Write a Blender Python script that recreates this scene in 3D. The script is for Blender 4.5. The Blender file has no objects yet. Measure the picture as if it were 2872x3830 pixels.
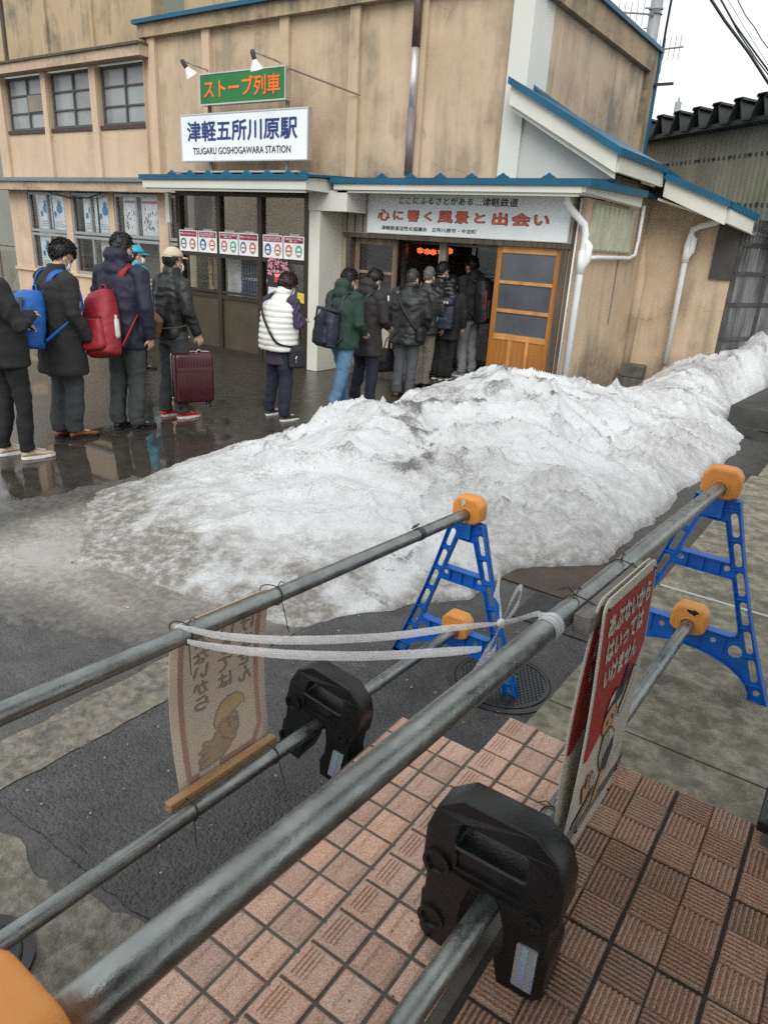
import bpy, bmesh, math, random
import numpy as np
from mathutils import Vector, Matrix, Euler
random.seed(7)
SC = bpy.context.scene
COL = SC.collection
R_ = math.radians

# ------------------------------------------------------------------ camera, sky, sun, exposure
CAM_H = 1.9                       # metres above the road
F_PX, CX, CY = 2655.0, 1436.0, 1915.0   # focal length and centre for a 2872 px wide frame
YAW, PITCH, ROLL = R_(-33.9006), R_(20.914), R_(-3.3895)
_fw = np.array([math.sin(YAW)*math.cos(PITCH), math.cos(YAW)*math.cos(PITCH), -math.sin(PITCH)])
_r0 = np.array([math.cos(YAW), -math.sin(YAW), 0.0])
_d0 = np.cross(_fw, _r0)
_rt = math.cos(ROLL)*_r0 + math.sin(ROLL)*_d0
_dn = -math.sin(ROLL)*_r0 + math.cos(ROLL)*_d0
CPOS = np.array([0, 0, CAM_H])
cam = bpy.data.cameras.new('camera'); camo = bpy.data.objects.new('camera', cam); COL.objects.link(camo)
camo.matrix_world = Matrix(((_rt[0], -_dn[0], -_fw[0], 0), (_rt[1], -_dn[1], -_fw[1], 0), (_rt[2], -_dn[2], -_fw[2], CAM_H), (0, 0, 0, 1)))
cam.sensor_fit = 'HORIZONTAL'; cam.sensor_width = 36; cam.lens = F_PX/2872*36
cam.clip_start = 0.05; cam.clip_end = 600
cam.dof.use_dof = True; cam.dof.focus_distance = 5.5; cam.dof.aperture_fstop = 14.0
SC.camera = camo

world = bpy.data.worlds.new('World'); SC.world = world; world.use_nodes = True
nt = world.node_tree; bg = nt.nodes['Background']
sky = nt.nodes.new('ShaderNodeTexSky'); sky.sky_type = 'NISHITA'; sky.sun_disc = False
SUN_EL, SUN_ROT = R_(42), R_(152)
sky.sun_elevation = SUN_EL; sky.sun_rotation = SUN_ROT; sky.dust_density = 1.5; sky.air_density = 1.0; sky.ozone_density = 1.0
hs = nt.nodes.new('ShaderNodeHueSaturation'); hs.inputs['Saturation'].default_value = 0.10   # an overcast sky: nearly colourless
nt.links.new(sky.outputs[0], hs.inputs['Color'])
cl = nt.nodes.new('ShaderNodeMix'); cl.data_type = 'RGBA'; cl.inputs[0].default_value = .8; cl.inputs[7].default_value = (4.7, 4.88, 4.93, 1)   # even cloud deck over the sky
nt.links.new(hs.outputs[0], cl.inputs[6]); nt.links.new(cl.outputs[2], bg.inputs['Color'])
bg.inputs['Strength'].default_value = 0.15
sl = bpy.data.lights.new('sun', 'SUN'); sl.energy = 1.5; sl.angle = R_(42); sl.color = (1, 0.98, 0.95)
so = bpy.data.objects.new('sun', sl); COL.objects.link(so)
# sky sun_rotation is measured clockwise from +Y
_sd = Vector((math.sin(SUN_ROT)*math.cos(SUN_EL), math.cos(SUN_ROT)*math.cos(SUN_EL), math.sin(SUN_EL)))
so.rotation_euler = _sd.to_track_quat('Z', 'Y').to_euler(); so.location = (0, 0, 20)
SC.view_settings.view_transform = 'Standard'; SC.view_settings.look = 'None'
SC.view_settings.exposure = 0.65; SC.view_settings.gamma = 1.0
SC.cycles.max_bounces = 8; SC.cycles.diffuse_bounces = 3; SC.cycles.glossy_bounces = 3
SC.cycles.transparent_max_bounces = 12; SC.cycles.transmission_bounces = 4
SC.cycles.use_denoising = False; SC.cycles.sample_clamp_indirect = 2.5

# ------------------------------------------------------------------ measuring helpers (a view ray met with a real plane)
def ray(x, y): return ((x-CX)/F_PX)*_rt + ((y-CY)/F_PX)*_dn + _fw
def G(x, y, z=0.0): v = ray(x, y); return CPOS + v*(z-CAM_H)/v[2]
def PY(x, y, Y): v = ray(x, y); return CPOS + v*Y/v[1]
def PX(x, y, X): v = ray(x, y); return CPOS + v*X/v[0]
def PD(x, y, d): v = ray(x, y); return CPOS + v/np.linalg.norm(v)*d

# ------------------------------------------------------------------ numpy noise
def _hash(i, j, k, seed):
    n = (i*374761393 + j*668265263 + k*2147483647 + seed*1274126177) & 0xffffffff
    n = ((n ^ (n >> 13))*1274126177) & 0xffffffff
    n = ((n ^ (n >> 16))*2246822519) & 0xffffffff
    return ((n ^ (n >> 15)) & 0xffffff)/float(0xffffff)*2-1
def vnoise(p, seed=0):
    p = np.asarray(p, float); b = np.floor(p).astype(np.int64); f = p-b; f = f*f*f*(f*(f*6-15)+10)
    out = 0
    for dx in (0, 1):
        for dy in (0, 1):
            for dz in (0, 1):
                w = (f[:, 0] if dx else 1-f[:, 0])*(f[:, 1] if dy else 1-f[:, 1])*(f[:, 2] if dz else 1-f[:, 2])
                out = out + w*_hash(b[:, 0]+dx, b[:, 1]+dy, b[:, 2]+dz, seed)
    return out
def fbm(p, o=3, seed=0):
    s = 0; a = 1.0
    for i in range(o): s = s + a*vnoise(np.asarray(p)*2**i + 13.7*i, seed+i); a *= .5
    return s

# ------------------------------------------------------------------ mesh helpers
def box(bm, x0, x1, y0, y1, z0, z1, M=None):
    vs = [Vector(p) for p in ((x0,y0,z0),(x1,y0,z0),(x1,y1,z0),(x0,y1,z0),(x0,y0,z1),(x1,y0,z1),(x1,y1,z1),(x0,y1,z1))]
    if M is not None: vs = [M @ v for v in vs]
    v = [bm.verts.new(p) for p in vs]
    for f in ((0,3,2,1),(4,5,6,7),(0,1,5,4),(1,2,6,5),(2,3,7,6),(3,0,4,7)): bm.faces.new([v[i] for i in f])
def quad(bm, a, b, c, d): bm.faces.new([bm.verts.new(Vector(p)) for p in (a, b, c, d)])
def poly(bm, pts): return bm.faces.new([bm.verts.new(Vector(p)) for p in pts])
def extr(bm, pts, d):
    """closed prism: polygon pts (3D) pushed by vector d"""
    n = len(pts); a = [bm.verts.new(Vector(p)) for p in pts]; b = [bm.verts.new(Vector(p)+Vector(d)) for p in pts]
    bm.faces.new(a[::-1]); bm.faces.new(b)
    for i in range(n): bm.faces.new((a[i], a[(i+1) % n], b[(i+1) % n], b[i]))
def ring(bm, c, ux, uy, n): return [bm.verts.new(c + ux*math.cos(2*math.pi*i/n) + uy*math.sin(2*math.pi*i/n)) for i in range(n)]
def tube(bm, pts, r, n=10, cap=True, flat=None, round_=False):
    pts = [Vector(p) for p in pts]; m = len(pts)
    rr = [r]*m if isinstance(r, (int, float)) else list(r)
    if round_:
        d0 = (pts[1]-pts[0]).normalized(); d1 = (pts[-1]-pts[-2]).normalized()
        pts = [pts[0]-d0*rr[0]*.9, pts[0]-d0*rr[0]*.5] + pts + [pts[-1]+d1*rr[-1]*.5, pts[-1]+d1*rr[-1]*.9]
        rr = [rr[0]*.4, rr[0]*.85] + rr + [rr[-1]*.85, rr[-1]*.4]; m += 4
    up = None; rs = []
    for i in range(m):
        t = (pts[min(i+1, m-1)]-pts[max(i-1, 0)]).normalized()
        if up is None:
            up = t.orthogonal().normalized()
            if flat is not None: up = (Vector(flat)-t*t.dot(Vector(flat))).normalized()
        else: up = (up-t*t.dot(up)).normalized()
        sd = t.cross(up)
        k = rr[i]
        if isinstance(k, tuple): rs.append(ring(bm, pts[i], up*k[0], sd*k[1], n))
        else: rs.append(ring(bm, pts[i], up*k, sd*k, n))
    for a, b in zip(rs, rs[1:]):
        for i in range(n): bm.faces.new((a[i], a[(i+1) % n], b[(i+1) % n], b[i]))
    if cap: bm.faces.new(rs[0][::-1]); bm.faces.new(rs[-1])
def loft(bm, rings, n=20, M=None, pw=2.0):
    """rings: (center, rx, ry) lying in XY, stacked"""
    rs = []
    for c, rx, ry in rings:
        c = Vector(c); vs = []
        for i in range(n):
            a = 2*math.pi*i/n; ca, sa = math.cos(a), math.sin(a)
            v = c+Vector((math.copysign(abs(ca)**(2/pw), ca)*rx, math.copysign(abs(sa)**(2/pw), sa)*ry, 0))
            vs.append(bm.verts.new(M @ v if M is not None else v))
        rs.append(vs)
    for a, b in zip(rs, rs[1:]):
        for i in range(n): bm.faces.new((a[i], a[(i+1) % n], b[(i+1) % n], b[i]))
    bm.faces.new(rs[0][::-1]); bm.faces.new(rs[-1])
def ball(bm, c, r, M=None, u=14, v=10):
    """ellipsoid, r = (rx, ry, rz); M rotates about c"""
    if isinstance(r, (int, float)): r = (r, r, r)
    c = Vector(c); T = Matrix.Translation(c) @ (M.to_4x4() if M is not None else Matrix.Identity(4)) @ Matrix.Diagonal((*r, 1))
    bmesh.ops.create_uvsphere(bm, u_segments=u, v_segments=v, radius=1.0, matrix=T)
def disc(bm, c, r0, r1, z0, z1, n=24):
    """cylinder / cone along Z"""
    a = ring(bm, Vector((c[0], c[1], z0)), Vector((r0,0,0)), Vector((0,r0,0)), n); b = ring(bm, Vector((c[0], c[1], z1)), Vector((r1,0,0)), Vector((0,r1,0)), n)
    for i in range(n): bm.faces.new((a[i], a[(i+1)%n], b[(i+1)%n], b[i]))
    bm.faces.new(a[::-1]); bm.faces.new(b)
def mesh_of(bm, name, smooth=False):
    bmesh.ops.recalc_face_normals(bm, faces=bm.faces)
    me = bpy.data.meshes.new(name); bm.to_mesh(me); bm.free()
    if smooth: me.polygons.foreach_set('use_smooth', [True]*len(me.polygons))
    return me
def put(name, me, m=None, parent=None):
    if m is not None: me.materials.clear(); me.materials.append(m)
    o = bpy.data.objects.new(name, me); COL.objects.link(o)
    if parent is not None:
        o.parent = parent
        r = parent
        while r.parent is not None: r = r.parent
        if not r.get('_loc') and parent.parent is None: o.matrix_parent_inverse = Matrix.Translation(parent.location).inverted()
    return o
def obj(name, bm, m, parent=None, smooth=False): return put(name, mesh_of(bm, name, smooth), m, parent)
def tag(o, label=None, cat=None, group=None, kind=None):
    if label: o['label'] = label
    if cat: o['category'] = cat
    if group: o['group'] = group
    if kind: o['kind'] = kind
    return o
def thing(name, label, cat, loc=(0, 0, 0), group=None, rotz=0, local=False):
    o = bpy.data.objects.new(name, None); COL.objects.link(o); o.location = loc; o.rotation_euler = (0, 0, rotz)
    o.empty_display_size = .1
    if local: o['_loc'] = 1
    return tag(o, label, cat, group)
def copy_tree(o, parent=None):
    c = o.copy(); COL.objects.link(c)
    if parent is not None: c.parent = parent
    for ch in list(o.children): copy_tree(ch, c)
    return c
def bevel(bm, w, seg=2):
    bmesh.ops.bevel(bm, geom=list(bm.edges), offset=w, segments=seg, affect='EDGES', profile=.5, clamp_overlap=True)
def fuse(bm, name, voxel=.012, smooth=4, wr=0, wf=14, seed=0, quilt=None):
    """one continuous skin from overlapping closed shells, with optional cloth wrinkles"""
    me = bpy.data.meshes.new('t'); bmesh.ops.recalc_face_normals(bm, faces=bm.faces); bm.to_mesh(me); bm.free()
    o = bpy.data.objects.new('t', me); COL.objects.link(o)
    r = o.modifiers.new('r', 'REMESH'); r.mode = 'VOXEL'; r.voxel_size = voxel
    s = o.modifiers.new('s', 'SMOOTH'); s.iterations = smooth; s.factor = .5
    dg = bpy.context.evaluated_depsgraph_get(); dg.update()
    out = bpy.data.meshes.new_from_object(o.evaluated_get(dg)); out.name = name
    bpy.data.objects.remove(o); bpy.data.meshes.remove(me)
    n = len(out.vertices); co = np.empty(n*3); out.vertices.foreach_get('co', co); co = co.reshape(-1, 3)
    if wr or quilt:
        no = np.empty(n*3); out.vertices.foreach_get('normal', no); no = no.reshape(-1, 3)
        d = np.zeros(n)
        if wr:
            q = co*np.array([wf*.55, wf*.55, wf]) ; q[:, 2] += 1.2*vnoise(co*5+3, seed)
            d = wr*(1-2*np.abs(vnoise(q, seed)))*.6 + wr*.7*fbm(co*wf*.8, 3, seed+5)
        if quilt: d += quilt[1]*(np.abs(np.sin(math.pi*co[:, 2]/quilt[0]))**.5-.6)
        co = co+no*d[:, None]; out.vertices.foreach_set('co', co.ravel())
    out.polygons.foreach_set('use_smooth', [True]*len(out.polygons)); out.update()
    return out

# ------------------------------------------------------------------ materials
_mats = {}
def nn(t, ty, **kw):
    n = t.nodes.new(ty)
    for k, v in kw.items():
        if k in n.inputs: n.inputs[k].default_value = v
        else: setattr(n, k, v)
    return n
def rgba(c): return (c[0], c[1], c[2], 1)
def M(name, col, rough=.6, var=.12, scale=6., bump=0., bscale=60., metal=0., col2=None, thr=(.45, .65), spec=.5, stretch=(1, 1, 1), coat=0., emit=None, rvar=0., alpha=1.):
    """plain procedural surface: base colour with noise variation, an optional second colour in patches, bump"""
    if name in _mats: return _mats[name]
    m = bpy.data.materials.new(name); m.use_nodes = True; t = m.node_tree; p = t.nodes['Principled BSDF']
    tc = nn(t, 'ShaderNodeTexCoord'); mp = nn(t, 'ShaderNodeMapping', Scale=stretch); t.links.new(tc.outputs['Object'], mp.inputs[0])
    n1 = nn(t, 'ShaderNodeTexNoise', Scale=scale, Detail=6., Roughness=.6); t.links.new(mp.outputs[0], n1.inputs['Vector'])
    r = nn(t, 'ShaderNodeMapRange'); r.inputs[1].default_value = .3; r.inputs[2].default_value = .7; r.inputs[3].default_value = 1-var; r.inputs[4].default_value = 1+var
    t.links.new(n1.outputs[0], r.inputs[0])
    mx = nn(t, 'ShaderNodeMix', data_type='RGBA', blend_type='MULTIPLY'); mx.inputs[0].default_value = 1; mx.inputs[6].default_value = rgba(col)
    t.links.new(r.outputs[0], mx.inputs[7]); last = mx.outputs[2]
    if col2 is not None:
        n2 = nn(t, 'ShaderNodeTexNoise', Scale=scale*.45, Detail=8., Roughness=.65); t.links.new(mp.outputs[0], n2.inputs['Vector'])
        r2 = nn(t, 'ShaderNodeMapRange'); r2.inputs[1].default_value = thr[0]; r2.inputs[2].default_value = thr[1]; t.links.new(n2.outputs[0], r2.inputs[0])
        m2 = nn(t, 'ShaderNodeMix', data_type='RGBA'); t.links.new(r2.outputs[0], m2.inputs[0]); t.links.new(last, m2.inputs[6]); m2.inputs[7].default_value = rgba(col2); last = m2.outputs[2]
    t.links.new(last, p.inputs['Base Color'])
    p.inputs['Roughness'].default_value = rough; p.inputs['Metallic'].default_value = metal; p.inputs['Specular IOR Level'].default_value = spec
    p.inputs['Coat Weight'].default_value = coat; p.inputs['Alpha'].default_value = alpha
    if rvar:
        r3 = nn(t, 'ShaderNodeMapRange'); r3.inputs[1].default_value = .3; r3.inputs[2].default_value = .7; r3.inputs[3].default_value = max(0, rough-rvar); r3.inputs[4].default_value = min(1, rough+rvar)
        t.links.new(n1.outputs[0], r3.inputs[0]); t.links.new(r3.outputs[0], p.inputs['Roughness'])
    if bump:
        nb = nn(t, 'ShaderNodeTexNoise', Scale=bscale, Detail=5., Roughness=.6); t.links.new(mp.outputs[0], nb.inputs['Vector'])
        b = nn(t, 'ShaderNodeBump', Strength=bump, Distance=.01); t.links.new(nb.outputs[0], b.inputs['Height']); t.links.new(b.outputs[0], p.inputs['Normal'])
    if emit: p.inputs['Emission Color'].default_value = rgba(emit[0]); p.inputs['Emission Strength'].default_value = emit[1]
    _mats[name] = m; return m
def glass(name, tint=(.9, .93, .92), gloss=1., rough=.02, dirt=0.):
    if name in _mats: return _mats[name]
    m = bpy.data.materials.new(name); m.use_nodes = True; t = m.node_tree; t.nodes.remove(t.nodes['Principled BSDF']); out = t.nodes['Material Output']
    tr = nn(t, 'ShaderNodeBsdfTransparent', Color=rgba(tint)); gl = nn(t, 'ShaderNodeBsdfGlossy', Color=(1, 1, 1, 1), Roughness=rough)
    fr = nn(t, 'ShaderNodeFresnel', IOR=1.5); mm = nn(t, 'ShaderNodeMath', operation='MULTIPLY'); mm.inputs[1].default_value = gloss
    t.links.new(fr.outputs[0], mm.inputs[0]); mx = nn(t, 'ShaderNodeMixShader'); t.links.new(mm.outputs[0], mx.inputs[0]); t.links.new(tr.outputs[0], mx.inputs[1]); t.links.new(gl.outputs[0], mx.inputs[2])
    last = mx.outputs[0]
    if dirt:
        df = nn(t, 'ShaderNodeBsdfDiffuse', Color=(.5, .5, .48, 1)); m3 = nn(t, 'ShaderNodeMixShader'); m3.inputs[0].default_value = dirt
        t.links.new(last, m3.inputs[1]); t.links.new(df.outputs[0], m3.inputs[2]); last = m3.outputs[0]
    t.links.new(last, out.inputs[0]); _mats[name] = m; return m

# ------------------------------------------------------------------ lettering: font outlines turned into thin real meshes on a plane
def letter_mesh(body, bold=0., copies=8, lines=1.0):
    c = bpy.data.curves.new('t', 'FONT'); c.body = body; c.size = 1.0; c.align_x = 'CENTER'; c.space_line = lines; c.fill_mode = 'FRONT'; c.resolution_u = 3
    o = bpy.data.objects.new('t', c); COL.objects.link(o)
    dg = bpy.context.evaluated_depsgraph_get(); dg.update()
    me = bpy.data.meshes.new_from_object(o.evaluated_get(dg)); bpy.data.objects.remove(o); bpy.data.curves.remove(c)
    n = len(me.vertices); co = np.empty(n*3); me.vertices.foreach_get('co', co); co = co.reshape(-1, 3)
    fs = [tuple(p.vertices) for p in me.polygons]; bpy.data.meshes.remove(me)
    V, Fc = co.copy(), list(fs)
    if bold:
        V = []; Fc = []
        for k in range(copies):
            a = 2*math.pi*k/copies
            Fc += [tuple(i+len(V)*n for i in f) for f in fs]
            V.append(co+np.array([math.cos(a)*bold, math.sin(a)*bold, 0.0006*k]))
        V = np.concatenate(V)
    return V, Fc
def text(name, body, p0, U, Vv, m, parent, bold=0., off=.002, lines=1.0, hook=None):
    """p0 = lower left corner of the lettering's box, U / Vv = its full width and height as vectors"""
    V, Fc = letter_mesh(body, bold, lines=lines)
    lo, hi = V.min(0), V.max(0); t = (V-lo)/np.maximum(hi-lo, 1e-6)
    p0, U, Vv = np.array(p0, float), np.array(U, float), np.array(Vv, float)
    nrm = np.cross(U, Vv); nrm /= np.linalg.norm(nrm)
    P = p0+t[:, :1]*U+t[:, 1:2]*Vv+nrm*(off+V[:, 2:3]*.25)
    if hook: P = hook(P)
    me = bpy.data.meshes.new(name); me.from_pydata(P.tolist(), [], Fc)
    return put(name, me, m, parent)
# =================================================================== THE SETTING: ground
ZU, ZL, ZT = 0.30, 0.30, 0.45   # pavement, lower tile strip and the step up to the entrance tiles, above the road
def asphalt_mat(name, base, wet):
    m = bpy.data.materials.new(name); m.use_nodes = True; t = m.node_tree; p = t.nodes['Principled BSDF']; L = t.links.new
    tc = nn(t, 'ShaderNodeTexCoord'); sx = nn(t, 'ShaderNodeSeparateXYZ'); L(tc.outputs['Object'], sx.inputs[0])
    big = nn(t, 'ShaderNodeTexNoise', Scale=.9, Detail=5., Roughness=.55); L(tc.outputs['Object'], big.inputs['Vector'])
    mid = nn(t, 'ShaderNodeTexNoise', Scale=7., Detail=6., Roughness=.65); L(tc.outputs['Object'], mid.inputs['Vector'])
    vo = nn(t, 'ShaderNodeTexVoronoi', Scale=85.); L(tc.outputs['Object'], vo.inputs['Vector'])
    fine = nn(t, 'ShaderNodeTexNoise', Scale=160., Detail=3.); L(tc.outputs['Object'], fine.inputs['Vector'])
    # base colour: grey stones of differing tone in dark binder, mottled
    r0 = nn(t, 'ShaderNodeMapRange'); r0.inputs[1].default_value = .3; r0.inputs[2].default_value = .7; r0.inputs[3].default_value = .72; r0.inputs[4].default_value = 1.35; L(mid.outputs[0], r0.inputs[0])
    hv = nn(t, 'ShaderNodeHueSaturation', Saturation=0.); L(vo.outputs['Color'], hv.inputs['Color'])
    r1 = nn(t, 'ShaderNodeMapRange'); r1.inputs[3].default_value = .65; r1.inputs[4].default_value = 1.4; L(hv.outputs[0], r1.inputs[0])
    mu = nn(t, 'ShaderNodeMath', operation='MULTIPLY'); L(r0.outputs[0], mu.inputs[0]); L(r1.outputs[0], mu.inputs[1])
    mx = nn(t, 'ShaderNodeMix', data_type='RGBA', blend_type='MULTIPLY'); mx.inputs[0].default_value = 1; mx.inputs[6].default_value = rgba(base); L(mu.outputs[0], mx.inputs[7])
    bs = nn(t, 'ShaderNodeMath', operation='SUBTRACT'); bs.inputs[0].default_value = 1.; L(vo.outputs['Distance'], bs.inputs[1])
    ad = nn(t, 'ShaderNodeMath', operation='ADD'); L(bs.outputs[0], ad.inputs[0]); L(fine.outputs[0], ad.inputs[1])
    bu = nn(t, 'ShaderNodeBump', Strength=.9, Distance=.008); L(ad.outputs[0], bu.inputs['Height'])
    if not wet:
        rr_ = nn(t, 'ShaderNodeMapRange'); rr_.inputs[1].default_value = .38; rr_.inputs[2].default_value = .62; rr_.inputs[3].default_value = .28; rr_.inputs[4].default_value = .62; L(big.outputs[0], rr_.inputs[0]); L(rr_.outputs[0], p.inputs['Roughness']); L(mx.outputs[2], p.inputs['Base Color']); L(bu.outputs[0], p.inputs['Normal']); return m
    # the yard is wet: a film of water west of the snow bank, standing puddles in the hollows
    wx = nn(t, 'ShaderNodeMapRange', interpolation_type='SMOOTHSTEP'); wx.inputs[1].default_value = -3.6; wx.inputs[2].default_value = -4.9; L(sx.outputs[0], wx.inputs[0])
    pd = nn(t, 'ShaderNodeTexNoise', Scale=.55, Detail=4., Roughness=.5); mp = nn(t, 'ShaderNodeMapping', Location=(3.1, 1.7, 0), Scale=(1., .8, 1)); L(tc.outputs['Object'], mp.inputs[0]); L(mp.outputs[0], pd.inputs['Vector'])
    fy = nn(t, 'ShaderNodeMapRange', interpolation_type='SMOOTHSTEP'); fy.inputs[1].default_value = 7.2; fy.inputs[2].default_value = 4.6; fy.inputs[3].default_value = -.14; fy.inputs[4].default_value = .07; L(sx.outputs[1], fy.inputs[0])
    pa = nn(t, 'ShaderNodeMath', operation='ADD'); L(pd.outputs[0], pa.inputs[0]); L(fy.outputs[0], pa.inputs[1])
    pr = nn(t, 'ShaderNodeMapRange', interpolation_type='SMOOTHSTEP'); pr.inputs[1].default_value = .56; pr.inputs[2].default_value = .63; L(pa.outputs[0], pr.inputs[0])
    pw = nn(t, 'ShaderNodeMath', operation='MULTIPLY'); L(pr.outputs[0], pw.inputs[0]); L(wx.outputs[0], pw.inputs[1])
    rw = nn(t, 'ShaderNodeMapRange'); rw.inputs[1].default_value = .35; rw.inputs[2].default_value = .65; rw.inputs[3].default_value = .16; rw.inputs[4].default_value = .36; L(mid.outputs[0], rw.inputs[0])
    m1 = nn(t, 'ShaderNodeMix', data_type='FLOAT'); L(wx.outputs[0], m1.inputs[0]); m1.inputs[2].default_value = .5; L(rw.outputs[0], m1.inputs[3])
    m2 = nn(t, 'ShaderNodeMix', data_type='FLOAT'); L(pw.outputs[0], m2.inputs[0]); L(m1.outputs[0], m2.inputs[2]); m2.inputs[3].default_value = .035
    L(m2.outputs[0], p.inputs['Roughness'])
    st = nn(t, 'ShaderNodeMapRange'); st.inputs[3].default_value = .5; st.inputs[4].default_value = .16; L(wx.outputs[0], st.inputs[0])
    s2 = nn(t, 'ShaderNodeMix', data_type='FLOAT'); L(pw.outputs[0], s2.inputs[0]); L(st.outputs[0], s2.inputs[2]); s2.inputs[3].default_value = 0.; L(s2.outputs[0], bu.inputs['Strength'])
    dk = nn(t, 'ShaderNodeMix', data_type='RGBA'); L(wx.outputs[0], dk.inputs[0]); L(mx.outputs[2], dk.inputs[6])
    wetc = nn(t, 'ShaderNodeMix', data_type='RGBA', blend_type='MULTIPLY'); wetc.inputs[0].default_value = 1; L(mx.outputs[2], wetc.inputs[6]); wetc.inputs[7].default_value = (.62, .56, .47, 1); L(wetc.outputs[2], dk.inputs[7])
    L(dk.outputs[2], p.inputs['Base Color']); L(bu.outputs[0], p.inputs['Normal'])
    return m
m_road = asphalt_mat('road asphalt', (.056, .054, .053), True)
m_patch = asphalt_mat('damp asphalt', (.054, .053, .054), False)
m_conc = M('pavement concrete', (.26, .24, .175), .75, .4, 24, .6, 140, col2=(.135, .12, .092), thr=(.44, .6))
m_gut = M('old concrete', (.22, .2, .16), .7, .45, 26, 1., 110, col2=(.10, .096, .088), thr=(.5, .64))
m_grout = M('tile grout', (.11, .10, .085), .85, .25, 30, .3, 200)
m_grout2 = M('black grout', (.035, .032, .029), .8, .25, 30, .3, 200)

bm = bmesh.new(); quad(bm, (-250, -250, 0), (250, -250, 0), (250, 250, 0), (-250, 250, 0)); tag(obj('road', bm, m_road), kind='structure')
def jag(pts, a=.012, step=.04, z=.004, seed=1):
    out = []
    for k, (p, q) in enumerate(zip(pts, pts[1:]+pts[:1])):
        p, q = np.array(p, float), np.array(q, float); n = max(1, int(np.linalg.norm(q-p)/step))
        for i in range(n): out.append(p+(q-p)*i/n)
    o = np.array(out); q = np.c_[o*9, np.zeros(len(o))]
    o = o+a*np.c_[fbm(q, 3, seed), fbm(q+50, 3, seed)]
    return [(x, y, z) for x, y in o]
bm = bmesh.new(); poly(bm, jag([(-2.17, .88), (-1.05, .91), (-1.05, 1.83), (-.6, 1.83), (-.6, 3.4), (-2.05, 3.4)], .012)); tag(obj('asphalt_patch', bm, m_patch), kind='structure')
bm = bmesh.new(); poly(bm, jag([(-2.44, .80), (-2.19, .86), (-2.14, 1.75), (-2.1, 2.7), (-2.45, 2.7), (-2.41, 1.9)], .016, seed=4)); tag(obj('gutter_strip', bm, m_gut), kind='structure')
bm = bmesh.new(); f_ = poly(bm, jag([(-4.5, -3), (-1.10, -3), (-1.10, .9), (-1.31, .895), (-1.7, .82), (-2.02, .82), (-2.6, .6), (-4.5, .4)], .03, seed=6))
bmesh.ops.triangulate(bm, faces=[f_]); bmesh.ops.bisect_plane(bm, geom=list(bm.verts)+list(bm.edges)+list(bm.faces), plane_co=(0, .55, 0), plane_no=(0, 1, 0))
for v in bm.verts: v.co.z += .34*max(0, .55-v.co.y)            # the apron ramps up towards the entrance
tag(obj('concrete_apron', bm, m_gut), kind='structure')

# upper pavement: concrete slabs behind a kerb, with open joints
bm = bmesh.new()
for y0, y1, xa, xb in ((1.9, 2.268, -.73, -.728), (2.276, 3.597, -.728, -.705), (3.618, 6.2, -.705, -.66), (6.208, 8.7, -.66, -.63)):
    extr(bm, [(xa, y0, -.1), (xa, y0, ZU-.006), (xa+.006, y0, ZU), (9, y0, ZU), (9, y0, -.1)], (0, y1-y0, 0))
for v in bm.verts:
    if v.co.x < 0: v.co.x += .036*(v.co.y-2.1)/1.6 if v.co.y < 3.7 else .036+ (v.co.y-3.7)*.012
tag(obj('concrete_pavement', bm, m_conc), kind='structure')
bm = bmesh.new(); box(bm, -.66, 9, 3.598, 3.617, .1, ZU+.002); tag(obj('pavement_joint', bm, M('white joint filler', (.5, .5, .48), .6, .2, 40)), kind='structure')
bm = bmesh.new(); box(bm, -1.105, -.718, -4, 1.838, -.1, ZL-.007); tag(obj('lower_step', bm, m_grout), kind='structure')
bm = bmesh.new(); box(bm, -.716, -.392, -4, 1.891, -.1, ZT-.007); tag(obj('upper_step', bm, m_grout), kind='structure')
bm = bmesh.new(); box(bm, -.392, 9, -4, 1.891, -.1, ZT-.008); tag(obj('entrance_floor', bm, m_grout2), kind='structure')

def tile_mat(name, c, c2, speck):
    m = M(name, c, .55, .18, 2.2, .35, 350, col2=c2, thr=(.48, .7)); t = m.node_tree; L = t.links.new; p = t.nodes['Principled BSDF']
    src = p.inputs['Base Color'].links[0].from_socket
    tc = nn(t, 'ShaderNodeTexCoord'); v = nn(t, 'ShaderNodeTexVoronoi', Scale=420.); L(tc.outputs['Object'], v.inputs['Vector'])
    h = nn(t, 'ShaderNodeHueSaturation', Saturation=0.); L(v.outputs['Color'], h.inputs['Color'])
    r = nn(t, 'ShaderNodeMapRange'); r.inputs[1].default_value = .72; r.inputs[2].default_value = .8; r.inputs[3].default_value = 0; r.inputs[4].default_value = speck; L(h.outputs[0], r.inputs[0])
    mx = nn(t, 'ShaderNodeMix', data_type='RGBA'); L(r.outputs[0], mx.inputs[0]); L(src, mx.inputs[6]); mx.inputs[7].default_value = (.75, .66, .55, 1)
    g = nn(t, 'ShaderNodeAttribute', attribute_name='tone', attribute_type='GEOMETRY')
    m3 = nn(t, 'ShaderNodeMix', data_type='RGBA', blend_type='MULTIPLY'); m3.inputs[0].default_value = 1; L(mx.outputs[2], m3.inputs[6]); L(g.outputs['Color'], m3.inputs[7]); L(m3.outputs[2], p.inputs['Base Color'])
    return m
m_pink = tile_mat('pink paving tile', (.54, .28, .19), (.44, .215, .14), .5)
m_brown = tile_mat('brown ribbed tile', (.37, .20, .125), (.29, .145, .085), .3)
P_ = .1015
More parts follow.
